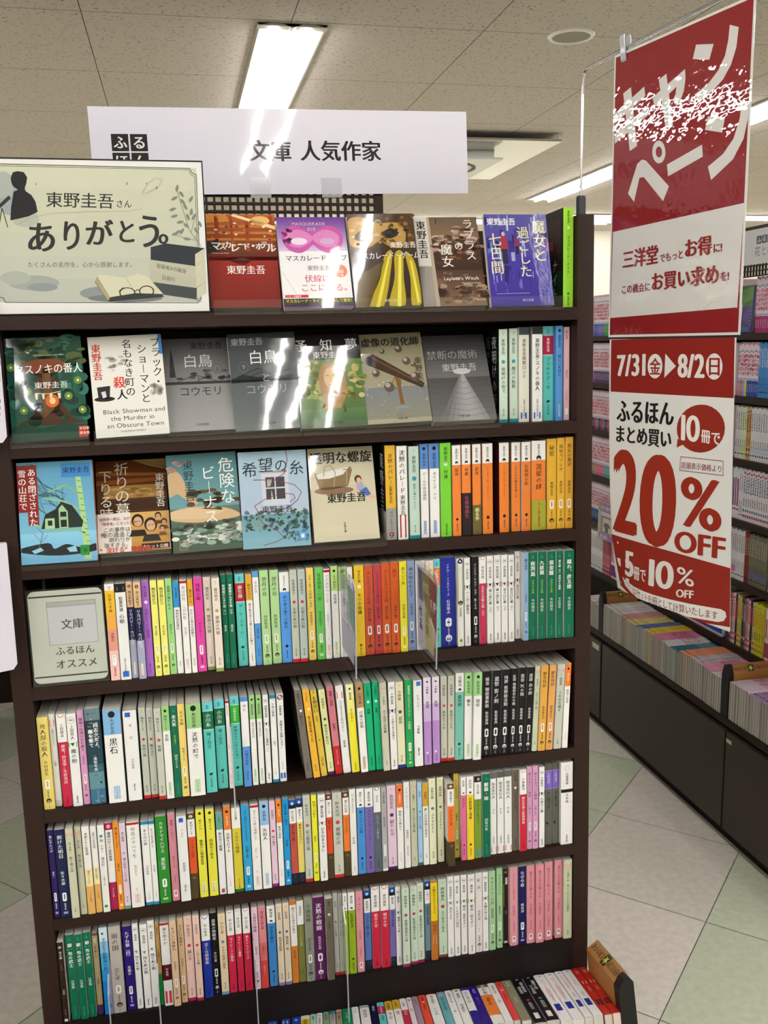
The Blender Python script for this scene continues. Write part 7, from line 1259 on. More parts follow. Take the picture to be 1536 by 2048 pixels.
# ---------------------------------------------------------------- clear dividers, box sign, side signs
def dividers():
    def plate(mat, prof, label, card=None, mt='clear_acrylic'):
        r = thing('shelf_divider', label, 'divider', mat, 'clear shelf dividers')
        mb = MB(); mb.prism([(0, y, z) for y, z in prof], (.0012, 0, 0)); pl = mb.build('clear_plate', mt, r)
        e = MB(); fr = [p for p in prof if p[0] < -.03]; 
        for (a, b), (c, d) in zip(fr, fr[1:]): e.prism([(-.0004, a, b), (.0016, a, b), (.0016, a+.0016, b), (-.0004, a+.0016, b)], (0, c-a, d-b))
        e.build('front_edge', 'clear_edge', pl)
        if card: card(r)
    p1 = [(.07, .004), (-.113, .004), (-.131, .143), (-.112, .156), (.07, .152)]
    def sheet(r):
        mb = MB(); mb.prism([(-.0006, y, z) for y, z in ((-.005, .02), (-.108, .022), (-.124, .138), (-.108, .147), (-.005, .145))], (-.0003, 0, 0)); sh = mb.build('sheet', 'film', r)
        mb = MB(); A = Art(mb, lambda u, v, k: (-.0011-k, -.008-u, .142-v), .112, .12)
        A.poly([(.066, .002), (.11, .004), (.108, .07), (.074, .055)], '7c9c80'); A.up(); A.rect(.0, .07, .1, .118, 'b8b4c4'); A.up(); A.vtext(.03, .01, .02, 'つぎの', '8a8894', 0); A.vtext(.055, .03, .016, '本棚へ', '9a98a4', 0); mb.build('printed_card', 'film_print', sh)
    def pick(r):
        mb = MB(); mb.prism([(-.0006, y, z) for y, z in ((-.002, .012), (-.108, .016), (-.126, .138), (-.11, .149), (-.002, .147))], (-.0003, 0, 0)); sh = mb.build('sheet', 'film', r)
        mb = MB(); A = Art(mb, lambda u, v, k: (-.0012-k, -.004-u, .144-v), .115, .125)
        A.poly([(.074, .002), (.116, .006), (.112, .082), (.078, .062)], '783024'); A.poly([(.034, .002), (.073, .002), (.076, .07), (.04, .044)], '7c7430'); A.poly([(.008, .0), (.033, .002), (.038, .05), (.01, .05)], '585c6c'); A.poly([(.042, .05), (.095, .08), (.094, .122), (.044, .12)], 'b8b084'); A.up(); A.htext(.082, .03, .026, 'UP', 'd8c8c0', 2); A.htext(.04, .012, .022, 'PICK', 'c8c490', 2, .6); A.vtext(.06, .06, .02, '話題', '86783c', 2); A.vtext(.02, .06, .02, '作品', '4c4c5c', 2); mb.build('printed_card', 'film_print', sh)
    plate(M @ T((.4712, 0, ZB['L4'])), p1, 'clear divider with faint grey green card on the fourth shelf down', sheet)
    plate(M @ T((.5962, 0, ZB['L4'])), [(.07, .004), (-.105, .004), (-.1245, .143), (-.106, .156), (.07, .152)], 'clear divider with pick up card in brown and olive on the fourth shelf down', pick)
    def small(x, zb, z0, z1, yf, label): plate(M @ T((x, 0, zb)), [(.02, z0+.02), (yf+.006, z0), (yf, z0+.006), (yf, z1-.02), (yf+.02, z1), (.02, z1)], label)
    small(.2866, ZB['L5'], -.03, .115, -.05, 'narrow clear divider beside the teal books on the fifth shelf down')
    small(.0790, ZB['L7'], -.02, .1, -.06, 'leftmost clear divider in front of the seventh shelf down')
    small(.1535, ZB['L7'], -.03, .105, -.06, 'second clear divider from the left, seventh shelf down')
    small(.3036, ZB['L7'], -.06, .118, -.06, 'clear divider beside the crimson books on the seventh shelf down')
    small(.4500, ZB['L7'], -.08, .155, -.06, 'rightmost clear divider, before the lime books on the seventh shelf down')
# gaps are kept for the plates between the books
dividers()
def tin_card():
    r = thing('box_sign', 'clear box holding a rounded white card for recommended paperbacks, left of the fourth shelf', 'sign', M @ T((.003, 0, ZB['L4']+.0006)))
    w, h, d = .1095, .153, .09
    mb = MB()
    for a, b in (((0, -.0012, 0), (w, 0, h-.004)), ((0, 0, .0012), (.0012, d, h)), ((w-.0012, 0, .0012), (w, d, h)), ((0, 0, 0), (w, d, .0012)), ((.0012, d-.0012, .0012), (w-.0012, d, h))): mb.box(a, b)
    mb.build('clear_box', 'clear_acrylic', r)
    cw, ch = .1055, .1415
    mb = MB(); rr = .009; pts = []
    for cx, cz, a0 in ((cw-rr, ch-rr, 0), (rr, ch-rr, 90), (rr, rr, 180), (cw-rr, rr, 270)):
        for k in range(6): a = math.radians(a0+k*18); pts.append((.002+cx+rr*math.cos(a), .0022, .004+cz+rr*math.sin(a)))
    mb.prism(pts, (0, -.0012, 0), 'cdd2c6'); A = Art(mb, lambda u, v, k: (.002+u, .001-k, .004+ch-v), cw, ch); A.hi = 1
    for v in (.0075, ch-.011): A.rect(.001, v, cw-.001, v+.0022, '16181a')
    A.rect(.0255, .0175, .0955, .0835, '5c605e'); A.up(); A.rect(.026, .018, .095, .0245, 'b4b8b2'); A.rect(.026, .025, .095, .083, 'cfd0d6'); A.up(); A.htext(.0435, .044, .0165, '文庫', '1c1c1e', 1); A.htext(.0325, .086, .0142, 'ふるほん', '1c1c1e', 1); A.htext(.0315, .106, .0152, 'オススメ', '1c1c1e', 1)
    mb.build('card', 'paper_sheet', r)
tin_card()
def side_signs():
    for k, (x0, x1, z0, z1, lab) in enumerate(((-.2, .004, 1.296, 1.45, 'upper laminated notice hanging off the left bookcase panel, cut by the frame edge'), (-.2, -.0105, .968, 1.158, 'lower laminated notice hanging off the left bookcase panel, cut by the frame edge'))):
        r = thing('hanging_notice', lab, 'sign', M @ T((0, -.034, 0)), 'laminated notices on the left panel')
        mb = MB(); mb.prism([(x0, 0, z0-.02), (x1-.006, 0, z0+.004), (x1, 0, z0+.012), (x1+.001, 0, z1), (x0, 0, z1)], (0, .0012, 0), 'd8d4e4'); A = Art(mb, lambda u, v, q: (x1-u, -q, z1-v), .2, .2)
        if k == 0:
            A.rect(.0015, .03, .1, .066, '8aa0a0'); A.k += 1
            for j in range(4): A.rect(.004+.001*j, .09+.009*j, .06, .095+.009*j, '4a4a52')
        mb.build('sheet', 'laminated_sheet', r)
        mb = MB(); mb.box((x1-.02, .0014, z1-.034), (x1-.006, .0328, z1-.004)); mb.build('holder_clip', 'white_metal', r)
side_signs()
# ---------------------------------------------------------------- tray at the foot of the bookcase
DT = Vector((0.11672, 0.95902, -0.25819)).normalized(); XT = (Vector((1, 0, 0))-DT*DT.x).normalized(); YT = DT.cross(XT)
def tray_mat(p): m = Matrix((XT, YT, DT)).transposed().to_4x4(); m.translation = p; return M @ m
TRAY = [(0.3224, 0.3379, 0.15, 'G/1f4ab0/r,.2,.8,.05,.12,c8d8f0', 'royal blue book', None),
 (0.345, 0.3588, 0.146, 'G/1f4ab0/r,.2,.8,.05,.12,c8d8f0', 'royal blue book', None),
 (0.3624, 0.3768, 0.148, 'G/1f4ab0/c,.5,.08,.2,c8d8f0', 'royal blue book', None),
 (0.3774, 0.3925, 0.15, 'G/e2c030/b,0,.09,e8e2d8;t,.12,.5,4a3c08,希望の鍵', 'white and yellow book', None),
 (0.3931, 0.4034, 0.15, 'G/a8d4c0/t,.06,.4,2a4a3c,薬師寺の', 'pale green book', None),
 (0.404, 0.4138, 0.15, 'FB/c0b0a0/山本周五郎/人情裏', 'white book', None),
 (0.4147, 0.4247, 0.152, 'G/8aa884/t,.06,.5,34442c,緑陰の宿', 'grey-green book', None),
 (0.4253, 0.4358, 0.15, 'G/b0aca8/b,0,.08,2a8494;t,.1,.5,444a50,港町の灯', 'grey book with teal head', None),
 (0.4367, 0.4465, 0.153, 'G/a89c80/b,0,.05,d0b8a0;b,.05,.11,b07c60;t,.14,.5,3a3424,木漏れ日', 'tan book', None),
 (0.4473, 0.4628, 0.155, 'G/12905c/t,.1,.4,d0f0e0,森の旅人', 'green book', None),
 (0.4634, 0.4753, 0.152, 'G/f2f2f0/t,.1,.3,888888,余白', 'white book', None),
 (0.4771, 0.4931, 0.156, 'G/f0f0ee/b,0,.06,9cb4ac;t,.12,.45,555555,横山秀夫', 'white book with grey-green head', None),
 (0.4939, 0.5061, 0.155, 'G/14143c/t,.06,.4,c8c8e0,横溝正史', 'navy book', None),
 (0.507, 0.5189, 0.152, 'GT/b82860/吉本ばなな/白河夜船', 'teal and crimson book', None),
 (0.5201, 0.5324, 0.15, 'G/f0f0ee/b,0,.24,dcb02c;t,.06,.5,4a3808,吉田篤弘;t,.3,.5,444444,遠くの街', 'mustard yellow and white book', None),
 (0.5333, 0.5456, 0.15, 'G/f0f0ee/b,0,.24,dcb02c;t,.06,.5,4a3808,吉田修一;t,.3,.5,444444,横道', 'mustard yellow and white book', None),
 (0.5464, 0.5578, 0.15, 'SH/c82a48/好村兼一/剣の道', 'white and crimson book', None),
 (0.5586, 0.5673, 0.15, 'G/e6dce4/t,.05,.5,444048,夜市;t,.3,.6,5a4a58,恒川', 'pale lilac book', None),
 (0.5682, 0.5784, 0.151, 'G/a88ca0/t,.1,.4,5a4458,霧の向こう', 'mauve book', None),
 (0.5793, 0.5924, 0.153, 'G/e8543c/c,.5,.18,.18,f4d0c4;t,.04,.34,5a1810,米澤穂信;t,.26,.34,5a1810,満願の夜', 'coral red book', None),
 (0.5935, 0.611, 0.156, 'G/f1f1ef/b,0,.02,c83040;t,.06,.36,6a7478,夢の浮橋を;t,.36,.4,78b8bc,わたる風', 'wide white book', None),
 (0.6123, 0.626, 0.154, 'G/6ab0bc/b,0,.07,8890a0;t,.05,.6,e0f0f4,か;t,.16,.42,24545c,若竹七海\u3000暗い越流', 'slate and teal book', None),
 (0.6267, 0.6394, 0.152, 'G/f2f2f1/t,.06,.4,555555,和田竜のぼうの城;t,.5,.4,777777,上巻', 'white book', None),
 (0.6403, 0.6544, 0.152, 'G/f1f1ef/c,.5,.05,.22,8a6a2c;t,.12,.42,333333,渡辺淳一;t,.4,.45,444444,白き旅立ち', 'white book with brown emblem', None),
 (0.6557, 0.6692, 0.152, 'G/f0f0f2/b,0,.07,2c3498;b,.6,1,2c1c8c;t,.12,.4,555560,わたしの美しい庭', 'white and indigo book', None),
 (0.6699, 0.6839, 0.154, 'G/2c1486/t,.08,.4,b8b0e4,若杉冽;t,.3,.36,8a80c8,原発ホワイト', 'indigo book', None),
 (0.685, 0.7043, 0.15, 'G/f1f0ee/b,.28,.8,ee8438;b,0,.075,6a5838;c,.5,.04,.16,e8dcc0;t,.1,.4,777777,和久峻三;t,.36,.36,7a3c10,京都の謎', 'white and orange book', None),
 (0.7049, 0.7179, 0.15, 'G/f2f2f2/t,.08,.4,777777,渡辺裕之\u3000傭兵;t,.45,.4,888888,代理人', 'white book', None),
 (0.7187, 0.7304, 0.15, 'G/ea4c48/c,.5,.24,.2,f8d8d0;t,.05,.36,701818,綿矢りさ;t,.34,.36,701818,勝手に震えてろ', 'coral red book', None),
 (0.7309, 0.7471, 0.156, 'G/8c8a72/t,.06,.34,e4e0cc,夏の階;t,.45,.3,d0ccb8,朝井まかて', 'olive grey book', None),
 (0.7485, 0.768, 0.172, 'G/121214/t,.02,.3,a8a8ac,新;t2,.1,.3,e0e0e4,異邦の騎士完全;t2b,.2,.3,d0d0d4,改訂愛蔵本;c,.5,.52,.15,b03068;t,.57,.34,c8c8cc,島田荘司;r,.3,.7,.8,.92,f0f0f0', 'black book with pink dot', None),
 (0.7693, 0.7896, 0.172, 'G/121214/t,.02,.3,a8a8ac,新;t2,.1,.3,e0e0e4,暗闇坂の人喰;t2b,.2,.3,d0d0d4,いの木決定版;c,.5,.52,.15,3a88c8;t,.57,.34,c8c8cc,島田荘司;r,.3,.7,.8,.92,f0f0f0', 'black book with blue dot', None),
 (0.7905, 0.8093, 0.182, 'G/f5f5f6/r,.35,.65,.02,.06,c0c4c8;t,.12,.42,e0a0a8,ものづくり解体新書一;t,.5,.2,9098a0,工業新聞社編;r,.2,.75,.66,.8,2430a0', 'white book with blue square', None),
 (0.8103, 0.8286, 0.182, 'G/f5f5f6/r,.35,.65,.02,.06,c0c4c8;t,.12,.42,e0a0a8,ものづくり解体新書二;t,.5,.2,9098a0,工業新聞社編;r,.2,.75,.66,.8,2430a0', 'white book with blue square', None),
 (0.8301, 0.8434, 0.182, 'G/f5f5f6/r,.35,.65,.02,.06,c0c4c8;t,.12,.42,e8b0b8,ものづくり解体新書三;t,.5,.2,9098a0,工業新聞社編;r,.2,.75,.66,.8,2430a0', 'white book with blue square', None),
 (0.8444, 0.8604, 0.182, 'G/f5f5f6/r,.35,.65,.02,.06,c0c4c8;t,.12,.3,e8c0c8,ものづくり解体新書四;t,.5,.2,9098a0,工業新聞社編;r,.2,.75,.66,.8,2430a0', 'white book with blue square', None),
 (0.8616, 0.8752, 0.186, 'G/cc2a20/t,.06,.5,f0b8a8,真相;r,.2,.8,.3,.36,f0c0b0;t,.42,.3,f0b0a0,元特捜検事;r,.2,.85,.7,.82,2a1414', 'red book with black tag', None),
 (0.8759, 0.8894, 0.186, 'G/cc2a20/t,.06,.5,f0b8a8,真相;r,.2,.8,.3,.36,f0c0b0;t,.42,.3,f0b0a0,元特捜検事;r,.2,.85,.7,.82,2a1414', 'red book with black tag', None)]
def tray():
    bc = [o for o in COL.objects if o.name == 'bookcase'][0]
    base = bc.matrix_world.inverted() @ tray_mat((0, -.006, .3165))
    mb = MB(); mb.box((-.02, .118, -.25), (.913, .13, .028)); mb.box((-.02, .03, -.262), (.913, .13, -.25)); mb.box((-.032, .02, -.25), (-.0205, .118, .0))
    o = mb.build('tray', 'dark_wood', bc); o.matrix_local = base
    n = len(TRAY)
    for i, (x0, x1, h, spec, words, cov) in enumerate(TRAY):
        wd = x1-x0-.0004; m = tray_mat(Vector((x0, -.006, .3165))-DT*(h+.0015))
        r, w2 = paperback(m, wd, h, spec, d=.112, seed=900+i, group='books spine up in the bottom tray', side=cov)
        side = '%s from the left' % ORD(i+1) if i < n/2 else '%s from the right' % ORD(n-i)
        r['label'] = '%s, spine up in the bottom tray, %s' % (words, side)
    r = thing('book_end', 'brown printed book end with black cap at the right of the tray', 'book end', tray_mat((.8905, -.006, .3165)))
    pr = [(0, .116), (0, -.037), (.021, -.05), (.0235, -.048), (.0235, .116)]
    mb = MB(); mb.prism([(x, y, -.165) for x, y in pr], (0, 0, .147)); n0 = mb.n
    a, b = Vector((0, -.037, 0)), Vector((.021, -.05, 0)); dv = (b-a).normalized(); nn = Vector((dv.y, -dv.x, 0))
    A = Art(mb, lambda u, v, k: tuple(a+dv*v+nn*k+Vector((0, 0, -.022-u))), .15, .0247)
    A.htext(.004, .004, .0165, 'BOOKS', '4a3a28', 2, .95); A.rect(.062, .002, .083, .0235, '33301c'); A.up(); A.poly([(.0725+.0095*(1 if k % 2 == 0 else .42)*math.sin(k*math.pi/5), .0127-.0095*(1 if k % 2 == 0 else .42)*math.cos(k*math.pi/5)) for k in range(10)], 'c8cc50'); A.htext(.086, .004, .0165, 'RECOVERS', '4a3a28', 2, .62)
    mb.build('printed_board', 'cardboard', r, ) if 0 else mb.build('printed_board', 'board_print', r)
    c = MB(); c.prism([(x, y, -.19) for x, y in ((-.0008, .117), (-.0008, -.034), (.009, -.048), (.0165, -.0515), (.0245, -.044), (.0245, .117))], (0, 0, .0248)); c.build('end_cap', 'dark_cap', r)
def board_print():
    m, nt, b = newmat('board_print'); a = nt.nodes.new('ShaderNodeAttribute'); a.attribute_name = 'Col'
    sp = nt.nodes.new('ShaderNodeMix'); sp.data_type = 'RGBA'; n = nt.nodes.new('ShaderNodeTexNoise'); n.inputs['Scale'].default_value = 25
    mr = nt.nodes.new('ShaderNodeMapRange'); mr.inputs[3].default_value = .9; mr.inputs[4].default_value = 1.08; sc = nt.nodes.new('ShaderNodeVectorMath'); sc.operation = 'SCALE'
    nt.links.new(n.outputs['Fac'], mr.inputs[0]); nt.links.new(a.outputs['Color'], sc.inputs[0]); nt.links.new(mr.outputs[0], sc.inputs['Scale']); nt.links.new(sc.outputs[0], b.inputs['Base Color']); b.inputs['Roughness'].default_value = .4
board_print()
_ob = MB.prism
def _prism(s, pts, d, col='b07e42', m=0): return _ob(s, pts, d, col, m)
MB.prism = _prism
tray()
# ---------------------------------------------------------------- comics bookcase on the right
XC, XF = 2.07, 1.8985            # plane of the comic spines, front of the base cabinet
Z6 = [1.424, 1.218, 1.009, .803, .593, .3635]
def comic_case():
    r = thing('comic_bookcase', 'dark brown bookcase of comics along the right aisle, with lattice header', 'bookcase', T((0, 0, ZO)))
    Y0, Y1 = .55, 2.95
    for z in Z6: mb = MB(); mb.box((XC-.012, Y0, z-.022), (XC+.2, Y1, z)); mb.build('shelf_board', 'dark_wood', r)
    mb = MB(); mb.box((XC+.2, Y0, .2), (XC+.215, Y1, 1.57)); mb.build('back_panel', 'black_board', r)
    for y in (Y0-.025, Y1): mb = MB(); mb.box((XC-.012, y, .2065), (XC+.2, y+.025, 1.56)); mb.build('side_panel', 'dark_wood', r)
    mb = MB(); mb.box((XC+.005, Y0, .206), (XC+.012, Y1, Z6[-1]-.022)); mb.build('kick_board', 'black_board', r)
    # lattice strip under the header
    mb = MB(); z0, z1 = 1.60, 1.75; yy = Y0
    while yy < 1.42: mb.box((XC-.02, yy, z0), (XC-.014, yy+.0042, z1)); yy += .0158
    z = z0
    while z < z1: mb.box((XC-.0199, Y0, z), (XC-.0141, 1.42, z+.0042)); z += .0158
    mb.box((XC-.022, Y0, 1.746), (XC-.012, 1.425, 1.756)); mb.box((XC-.0199, 1.412, 1.55), (XC-.0141, 1.425, 1.75)); mb.build('lattice_panel', 'dark_wood', r)
    c = thing('base_cabinet', 'dark grey-brown low cabinet under the rows of comics', 'cabinet', T((0, 0, ZO)))
    mb = MB(); mb.box((XF+.004, Y0, -.175), (XC-.0125, Y1, .182)); mb.build('carcass', 'black_board', c)
    mb = MB(); mb.box((XF-.003, Y0, .1825), (XC+.0045, Y1, .2055)); mb.build('worktop', 'dark_wood', c)
    drs = []
    for a, b in ((2.03, 2.94), (1.125, 2.015), (.56, 1.115)): mb = MB(); mb.box((XF-.012, a, -.165), (XF+.0035, b, .17)); drs.append(mb.build('door', 'cabinet_face', c))
    mb = MB(); mb.box((XF+.02, Y0, -.217), (XC, Y1, -.176)); mb.build('plinth', 'black_board', c)
    for (y0, y1, z0, z1, nm) in ((2.045, 2.107, .13, .153, 0), (1.085, 1.113, .137, .149, 2)):
        mb = MB(); mb.box((XF-.0128, y0, z0), (XF-.0122, y1, z1), 'dad8c0'); mb.build('door_label', 'painted', drs[nm])
comic_case()
CB = [('e8e0e4', 'c8404c', '3a5ac0'), ('f0d4dc', 'c03444', '7c3a88'), ('ececec', 'b83848', '8a4a9c'), ('f0dce0', 'c84858', 'b04868'), ('e8e4e8', 'c04050', '2c4aa0'), ('f0e0e4', 'c23c48', 'd8447c')]
def comic(mat, w, h, d, kind, seed, label, group, parts=False, name='comic_book'):
    """kind: (paper colour, title colour, foot colour)"""
    rd = random.Random(seed); base, ink, foot = kind[:3]
    mb = MB(); yb = cover_shell(mb, w, h, d, mix(base, 'ffffff', .3)) if parts else None
    if not parts: mb.box((0, 0, 0), (w, d, h), base); yb = lambda u: 0
    A = Art(mb, lambda u, v, k: (u, yb(max(0, min(w, u)))-k, h-v), w, h, step=1.6e-4)
    A.rect(0, 0, w, h, base, 3 if parts else 1); A.up()
    st = kind[3] if len(kind) > 3 else 'std'
    if st == 'std':
        A.rect(0, 0, w, .05*h, 'e8c8d4'); A.rect(0, .05*h, w, .13*h, 'f0d8e0'); A.rect(0, .14*h, w, .165*h, '9cb4d0'); A.rect(0, .66*h, w, .69*h, '9cb4d0'); A.rect(0, .7*h, w, h, foot); A.up()
        A.ell(.5*w, .02*h, .3*w, .012*h, '6a2450', 8); A.vtext(.5*w, .21*h, .072*h if w > .009 else .06*h, ''.join(rd.choice('恋君の花と夢物語学園星空王子') for _ in range(5)), ink, 2, 1.12); A.vtext(.5*w, .76*h, .038*h, ''.join(rd.choice('花田森川由紀') for _ in range(4)), mix(foot, 'ffffff', .75), 1); A.ell(.5*w, .17*h, .22*w, .01*h, '48689c', 8)
    elif st == 'plain':
        A.vtext(.5*w, .1*h, .045*h, ''.join(rd.choice('恋君花夢物語学園星') for _ in range(7)), ink, 1, 1.1); A.vtext(.5*w, .62*h, .035*h, ''.join(rd.choice('花田森川由紀') for _ in range(4)), '444444', 1); A.ell(.5*w, .9*h, .3*w, .3*w, '222222', 8); A.rect(0, .74*h, w, .86*h, foot)
    elif st == 'busy':
        A.rect(.1*w, .06*h, .9*w, .1*h, foot); A.up(); A.vtext(.5*w, .13*h, .052*h, ''.join(rd.choice('恋君花夢物語学園星') for _ in range(6)), ink, 2, 1.1); A.vtext(.5*w, .56*h, .04*h, ''.join(rd.choice('花田森川由紀') for _ in range(4)), '3a3638', 1); A.ell(.5*w, .8*h, .36*w, .03*h, ink, 9); A.rect(.1*w, .88*h, .9*w, .93*h, mix(foot, '333333', .3))
    elif st == 'bar': A.rect(.2*w, .2*h, .8*w, .75*h, foot); A.rect(.1*w, .8*h, .9*w, .83*h, '333333')
    if parts:
        r = thing(name, label, 'comic', mat, group); mb.build('cover', 'printed_cover', r); page_block(w, h, d, r, rd.choice(['a8a498', 'b4b0a4', '9c988c', 'c0bcb0', 'b0aca4']), drop=.0008); return r
    o = mb.build(name, 'printed_cover', mat=mat); return tag(o, label, 'comic', group)
CROW = ['top', 'second', 'third', 'fourth', 'fifth', 'lowest']
def comics():
    R90 = RZ(-math.pi/2)
    words = {'std': 'pink-topped comic with red title', 'plain': 'white comic with small title', 'busy': 'colourful comic spine', 'bar': 'white comic with coloured bar'}
    for k, z in enumerate(Z6):
        h = .176 if k < 5 else .18
        def run(y0, y1, pick, where, seed):
            y = y0; i = 0; lst = []
            while y-.0105 > y1: lst.append(y); y -= .0112+.0012*((i*7+seed) % 3); i += 1
            for i, y in enumerate(lst):
                kd = pick(i, len(lst)); st = kd[3] if len(kd) > 3 else 'std'; w = (y-lst[i+1]) if i+1 < len(lst) else .0112
                n = len(lst); side = '%s from the %s end' % (ORD(i+1), 'far') if i < n/2 else '%s from the near end' % ORD(n-i)
                comic(T((XC, y, z+ZO+.0004)) @ R90, w-.0005, h-.004*((i*5+k) % 2), .112, kd, seed*100+i, '%s %s, %s, %s comics shelf %s' % (cname(kd[2]), {'std': 'footed comic', 'plain': 'and white comic', 'busy': 'patterned comic', 'bar': 'barred comic'}[st], side.replace(' from the ', ' from '), CROW[k], where), 'comics on the %s shelf of the right bookcase' % CROW[k])
        far = [[('f0dce4','c03444','3454b8')]*3+[('f0dce4','c03444','6a5ab0')]*5+[('f0dce4','c03444','3a9a4c')]*4, [('f0d8e0','c03444','7a3a78')]*2+[('f0d8e0','b83444','5a3a68')]*12, [('f0d8e0','c8404c','2a2a30'),('f0d8e0','c8404c','2a2a30'),('f0d8e0','c03444','a83050'),('f0d8e0','c03444','a83050'),('f0d8e0','c03444','6a78b8')]*3, [('f0d8e0','c03444','6a9a48')]*2+[('f0d8e0','c83c50','d86888')]*8+[('f0d8e0','c83c50','60a0a4')]*4, [('f0e0e8','c83c50','24408a')]*14, [('e8e6e8','555555','d8d6d8','plain')]*11+[('d87888','8a2838','2c3c70','busy')]*5][k]
        near = [[('f0dce8','c8405c','b82878')]*16, [('f0dce8','c03c4c','d878a0'),('f0dce8','c03c4c','d06890'),('f0dce8','c03c4c','7ab0c0'),('f0dce8','c03c4c','d8d050')]+[('f0dce8','b83c4c','2c48a8')]*5+[('4a90d8','f0f0f0','3c7cc8','plain')]*6, [('d8d4e0','8a4a6a','d0c8d8','plain')]*2+[('dce4c4','3a3a2c','c8d4a8','plain')]*3+[('d8a860','7a5030','6a8ab0','busy')]*2+[('e4e4e8','55555c','c8d0dc','plain')]*8, [('e8e4ec','6a3a7c','3c2868','bar'),('e8e4ec','6a3a7c','a83c7c','bar'),('e8e4ec','6a3a7c','98406c','bar')]+[('ece8ec','5c78a0','c8c4d0','plain')]*2+[('ece4e8','5080a0','d06080','busy')]*9, [('e4e0e8','333338','e078b0','plain')]*3+[('e8e6ea','444448','dcd8e0','plain')]*4+[('8c2c24','d8c8c0','8c2c24','plain')]*2+[('7c7860','d0ccb8','6a6a90','plain')]*6, [('50405c','c8a8c0','382c40','busy'),('6c7058','d8d4c0','404430','busy'),('d890ac','a02850','c84870','busy'),('ecd4c8','c83c58','e05070','busy'),('383034','d85040','242024','busy'),('d8c890','c04830','b0a050','busy'),('e0d838','d8a020','c8cc30','busy')]*2][k]
        if k: run(2.545, 2.33, lambda i, n: far[min(i, len(far)-1)], 'beside the panel', 10+k)
        else: run(2.545, 2.36, lambda i, n: far[min(i, len(far)-1)], 'beside the panel', 10)
        s0 = 1.345 if k == 0 else 1.425
        run(s0, 1.21, lambda i, n: near[min(i, len(near)-1)], 'right of banner', 30+k)
    # the many further comics of the rows, mostly behind the banner
    mb = MB(); rd = random.Random(5)
    for k, z in enumerate(Z6):
        for a, b in ((2.325, 1.44), (1.205, .58), (2.93, 2.56)):
            y = a
            while y-.012 > b:
                c = CB[(k+int(y*9)) % 6]; h = .176
                mb.box((XC, y-.0115, z+.0005), (XC+.112, y, z+h), c[0]); mb.poly([(XC-.0003, y, z+.01), (XC-.0003, y-.0115, z+.01), (XC-.0003, y-.0115, z+.06), (XC-.0003, y, z+.06)], c[2]); mb.poly([(XC-.0003, y-.003, z+.075), (XC-.0003, y-.0085, z+.075), (XC-.0003, y-.0085, z+.14), (XC-.0003, y-.003, z+.14)], c[1]); y -= .012
    o = mb.build('comic_books', 'printed_cover', mat=T((0, 0, ZO))); tag(o, 'the further comics filling the right bookcase behind the hanging banner', 'comics', kind='stuff')
    # spine-up rows along the cabinet top
    base = Matrix(((0, 0, 1, 0), (-1, 0, 0, 0), (0, -1, 0, 0), (0, 0, 0, 1)))
    def up(y, x, z, tilt=0.): return T((x, y, z)) @ RX(tilt) @ base
    segs = [(2.60, 2.083, 'far', [('f0e4ea','d04a58','e0a8b8'),('ece6ea','c84050','8a6aa0'),('f4f0f2','d04858','b0586c')], .113), (2.038, 1.176, 'mid', [('f0f2ec','60707a','c8dcd0','plain'),('ece8ea','a04858','c8b8c4','plain'),('e0a8a4','8c2c3c','9c2838','plain'),('f0e088','8a7a28','ece090','plain'),('5878b8','283c70','4868b0','plain'),('f0d23c','b03028','f0c830','plain'),('e888b0','a02860','e070a0'),('f0eef0','c83c50','d8d4d8'),('2c7890','e8f0f0','246880','plain'),('f4a078','a84828','ec8858','plain'),('d8ccd8','444044','c8b8c8','plain'),('f0a8c4','c02868','ec88b0'),('f4f2f4','c04868','b0c0d8')], .128), (1.128, .62, 'near', [('f0e0ec','b83878','d8b0d0'),('b090c0','f0e8f0','9878b0','plain'),('f4f0f2','b84868','e8d8e0','plain'),('e0489c','f4d8e8','d83088','plain'),('f2f2f2','a0a0a4','e4e4e8','plain')], .128)]
    for y0, y1, nm, pal, dp in segs:
        y = y0; i = 0; items = []
        while y > y1+.013: items.append((y, .0118+.0014*((i*5+len(nm)) % 4))); y -= items[-1][1]+.0004; i += 1
        if y0 == 2.60: items = [(q, t) for q, t in items if q < 2.24]
        for i, (y, t) in enumerate(items):
            rd = random.Random(i*13+len(items)); kd = pal[min(len(pal)-1, int(i*len(pal)/len(items)))] if nm != 'far' else pal[i % 3]
            d = dp-.004*((i//7) % 3)-rd.uniform(0, .0015); hh = .174 if nm != 'near' else .182
            n = len(items); pos = '%s from the far end' % ORD(i+1) if i < n/2 else '%s from the near end' % ORD(n-i)
            place = {'far': 'beyond the far book end', 'mid': 'between the book ends', 'near': 'before the near book end'}[nm]
            comic(up(y, XF+.0005+.002*((i//9) % 2), ZO+.2062+d), t-.0003, hh-.003*((i//6) % 2), d, kd, 700+i, '%s comic spine up, %s, %s' % (cname(kd[0]), pos.replace(' from the ', ' from '), place), 'comics spine up on the low cabinet', parts=True)
    for y, nm in ((2.0775, 'far'), (1.1705, 'near')):
        r = thing('book_end', 'brown printed book end on the low cabinet, %s' % ('partly behind the discount poster' if nm == 'far' else 'below right of the banner'), 'book end', T((XF-.001, y, ZO+.2062)))
        zt = .172; pr = [(0, 0), (.0, zt-.022), (-.012, zt), (-.024, zt), (-.036, zt-.022), (-.036, 0)]
        mb = MB(); mb.prism([(.0185, a, b) for a, b in pr], (.138, 0, 0), 'a07038')
        a, b = Vector((0, -.036, zt-.022)), Vector((0, -.024, zt)); dv = (b-a).normalized(); nn = Vector((0, -dv.z, dv.y))
        A = Art(mb, lambda u, v, q: tuple(Vector((.154-u, 0, 0))+a+dv*(v)+nn*q), .14, .025)
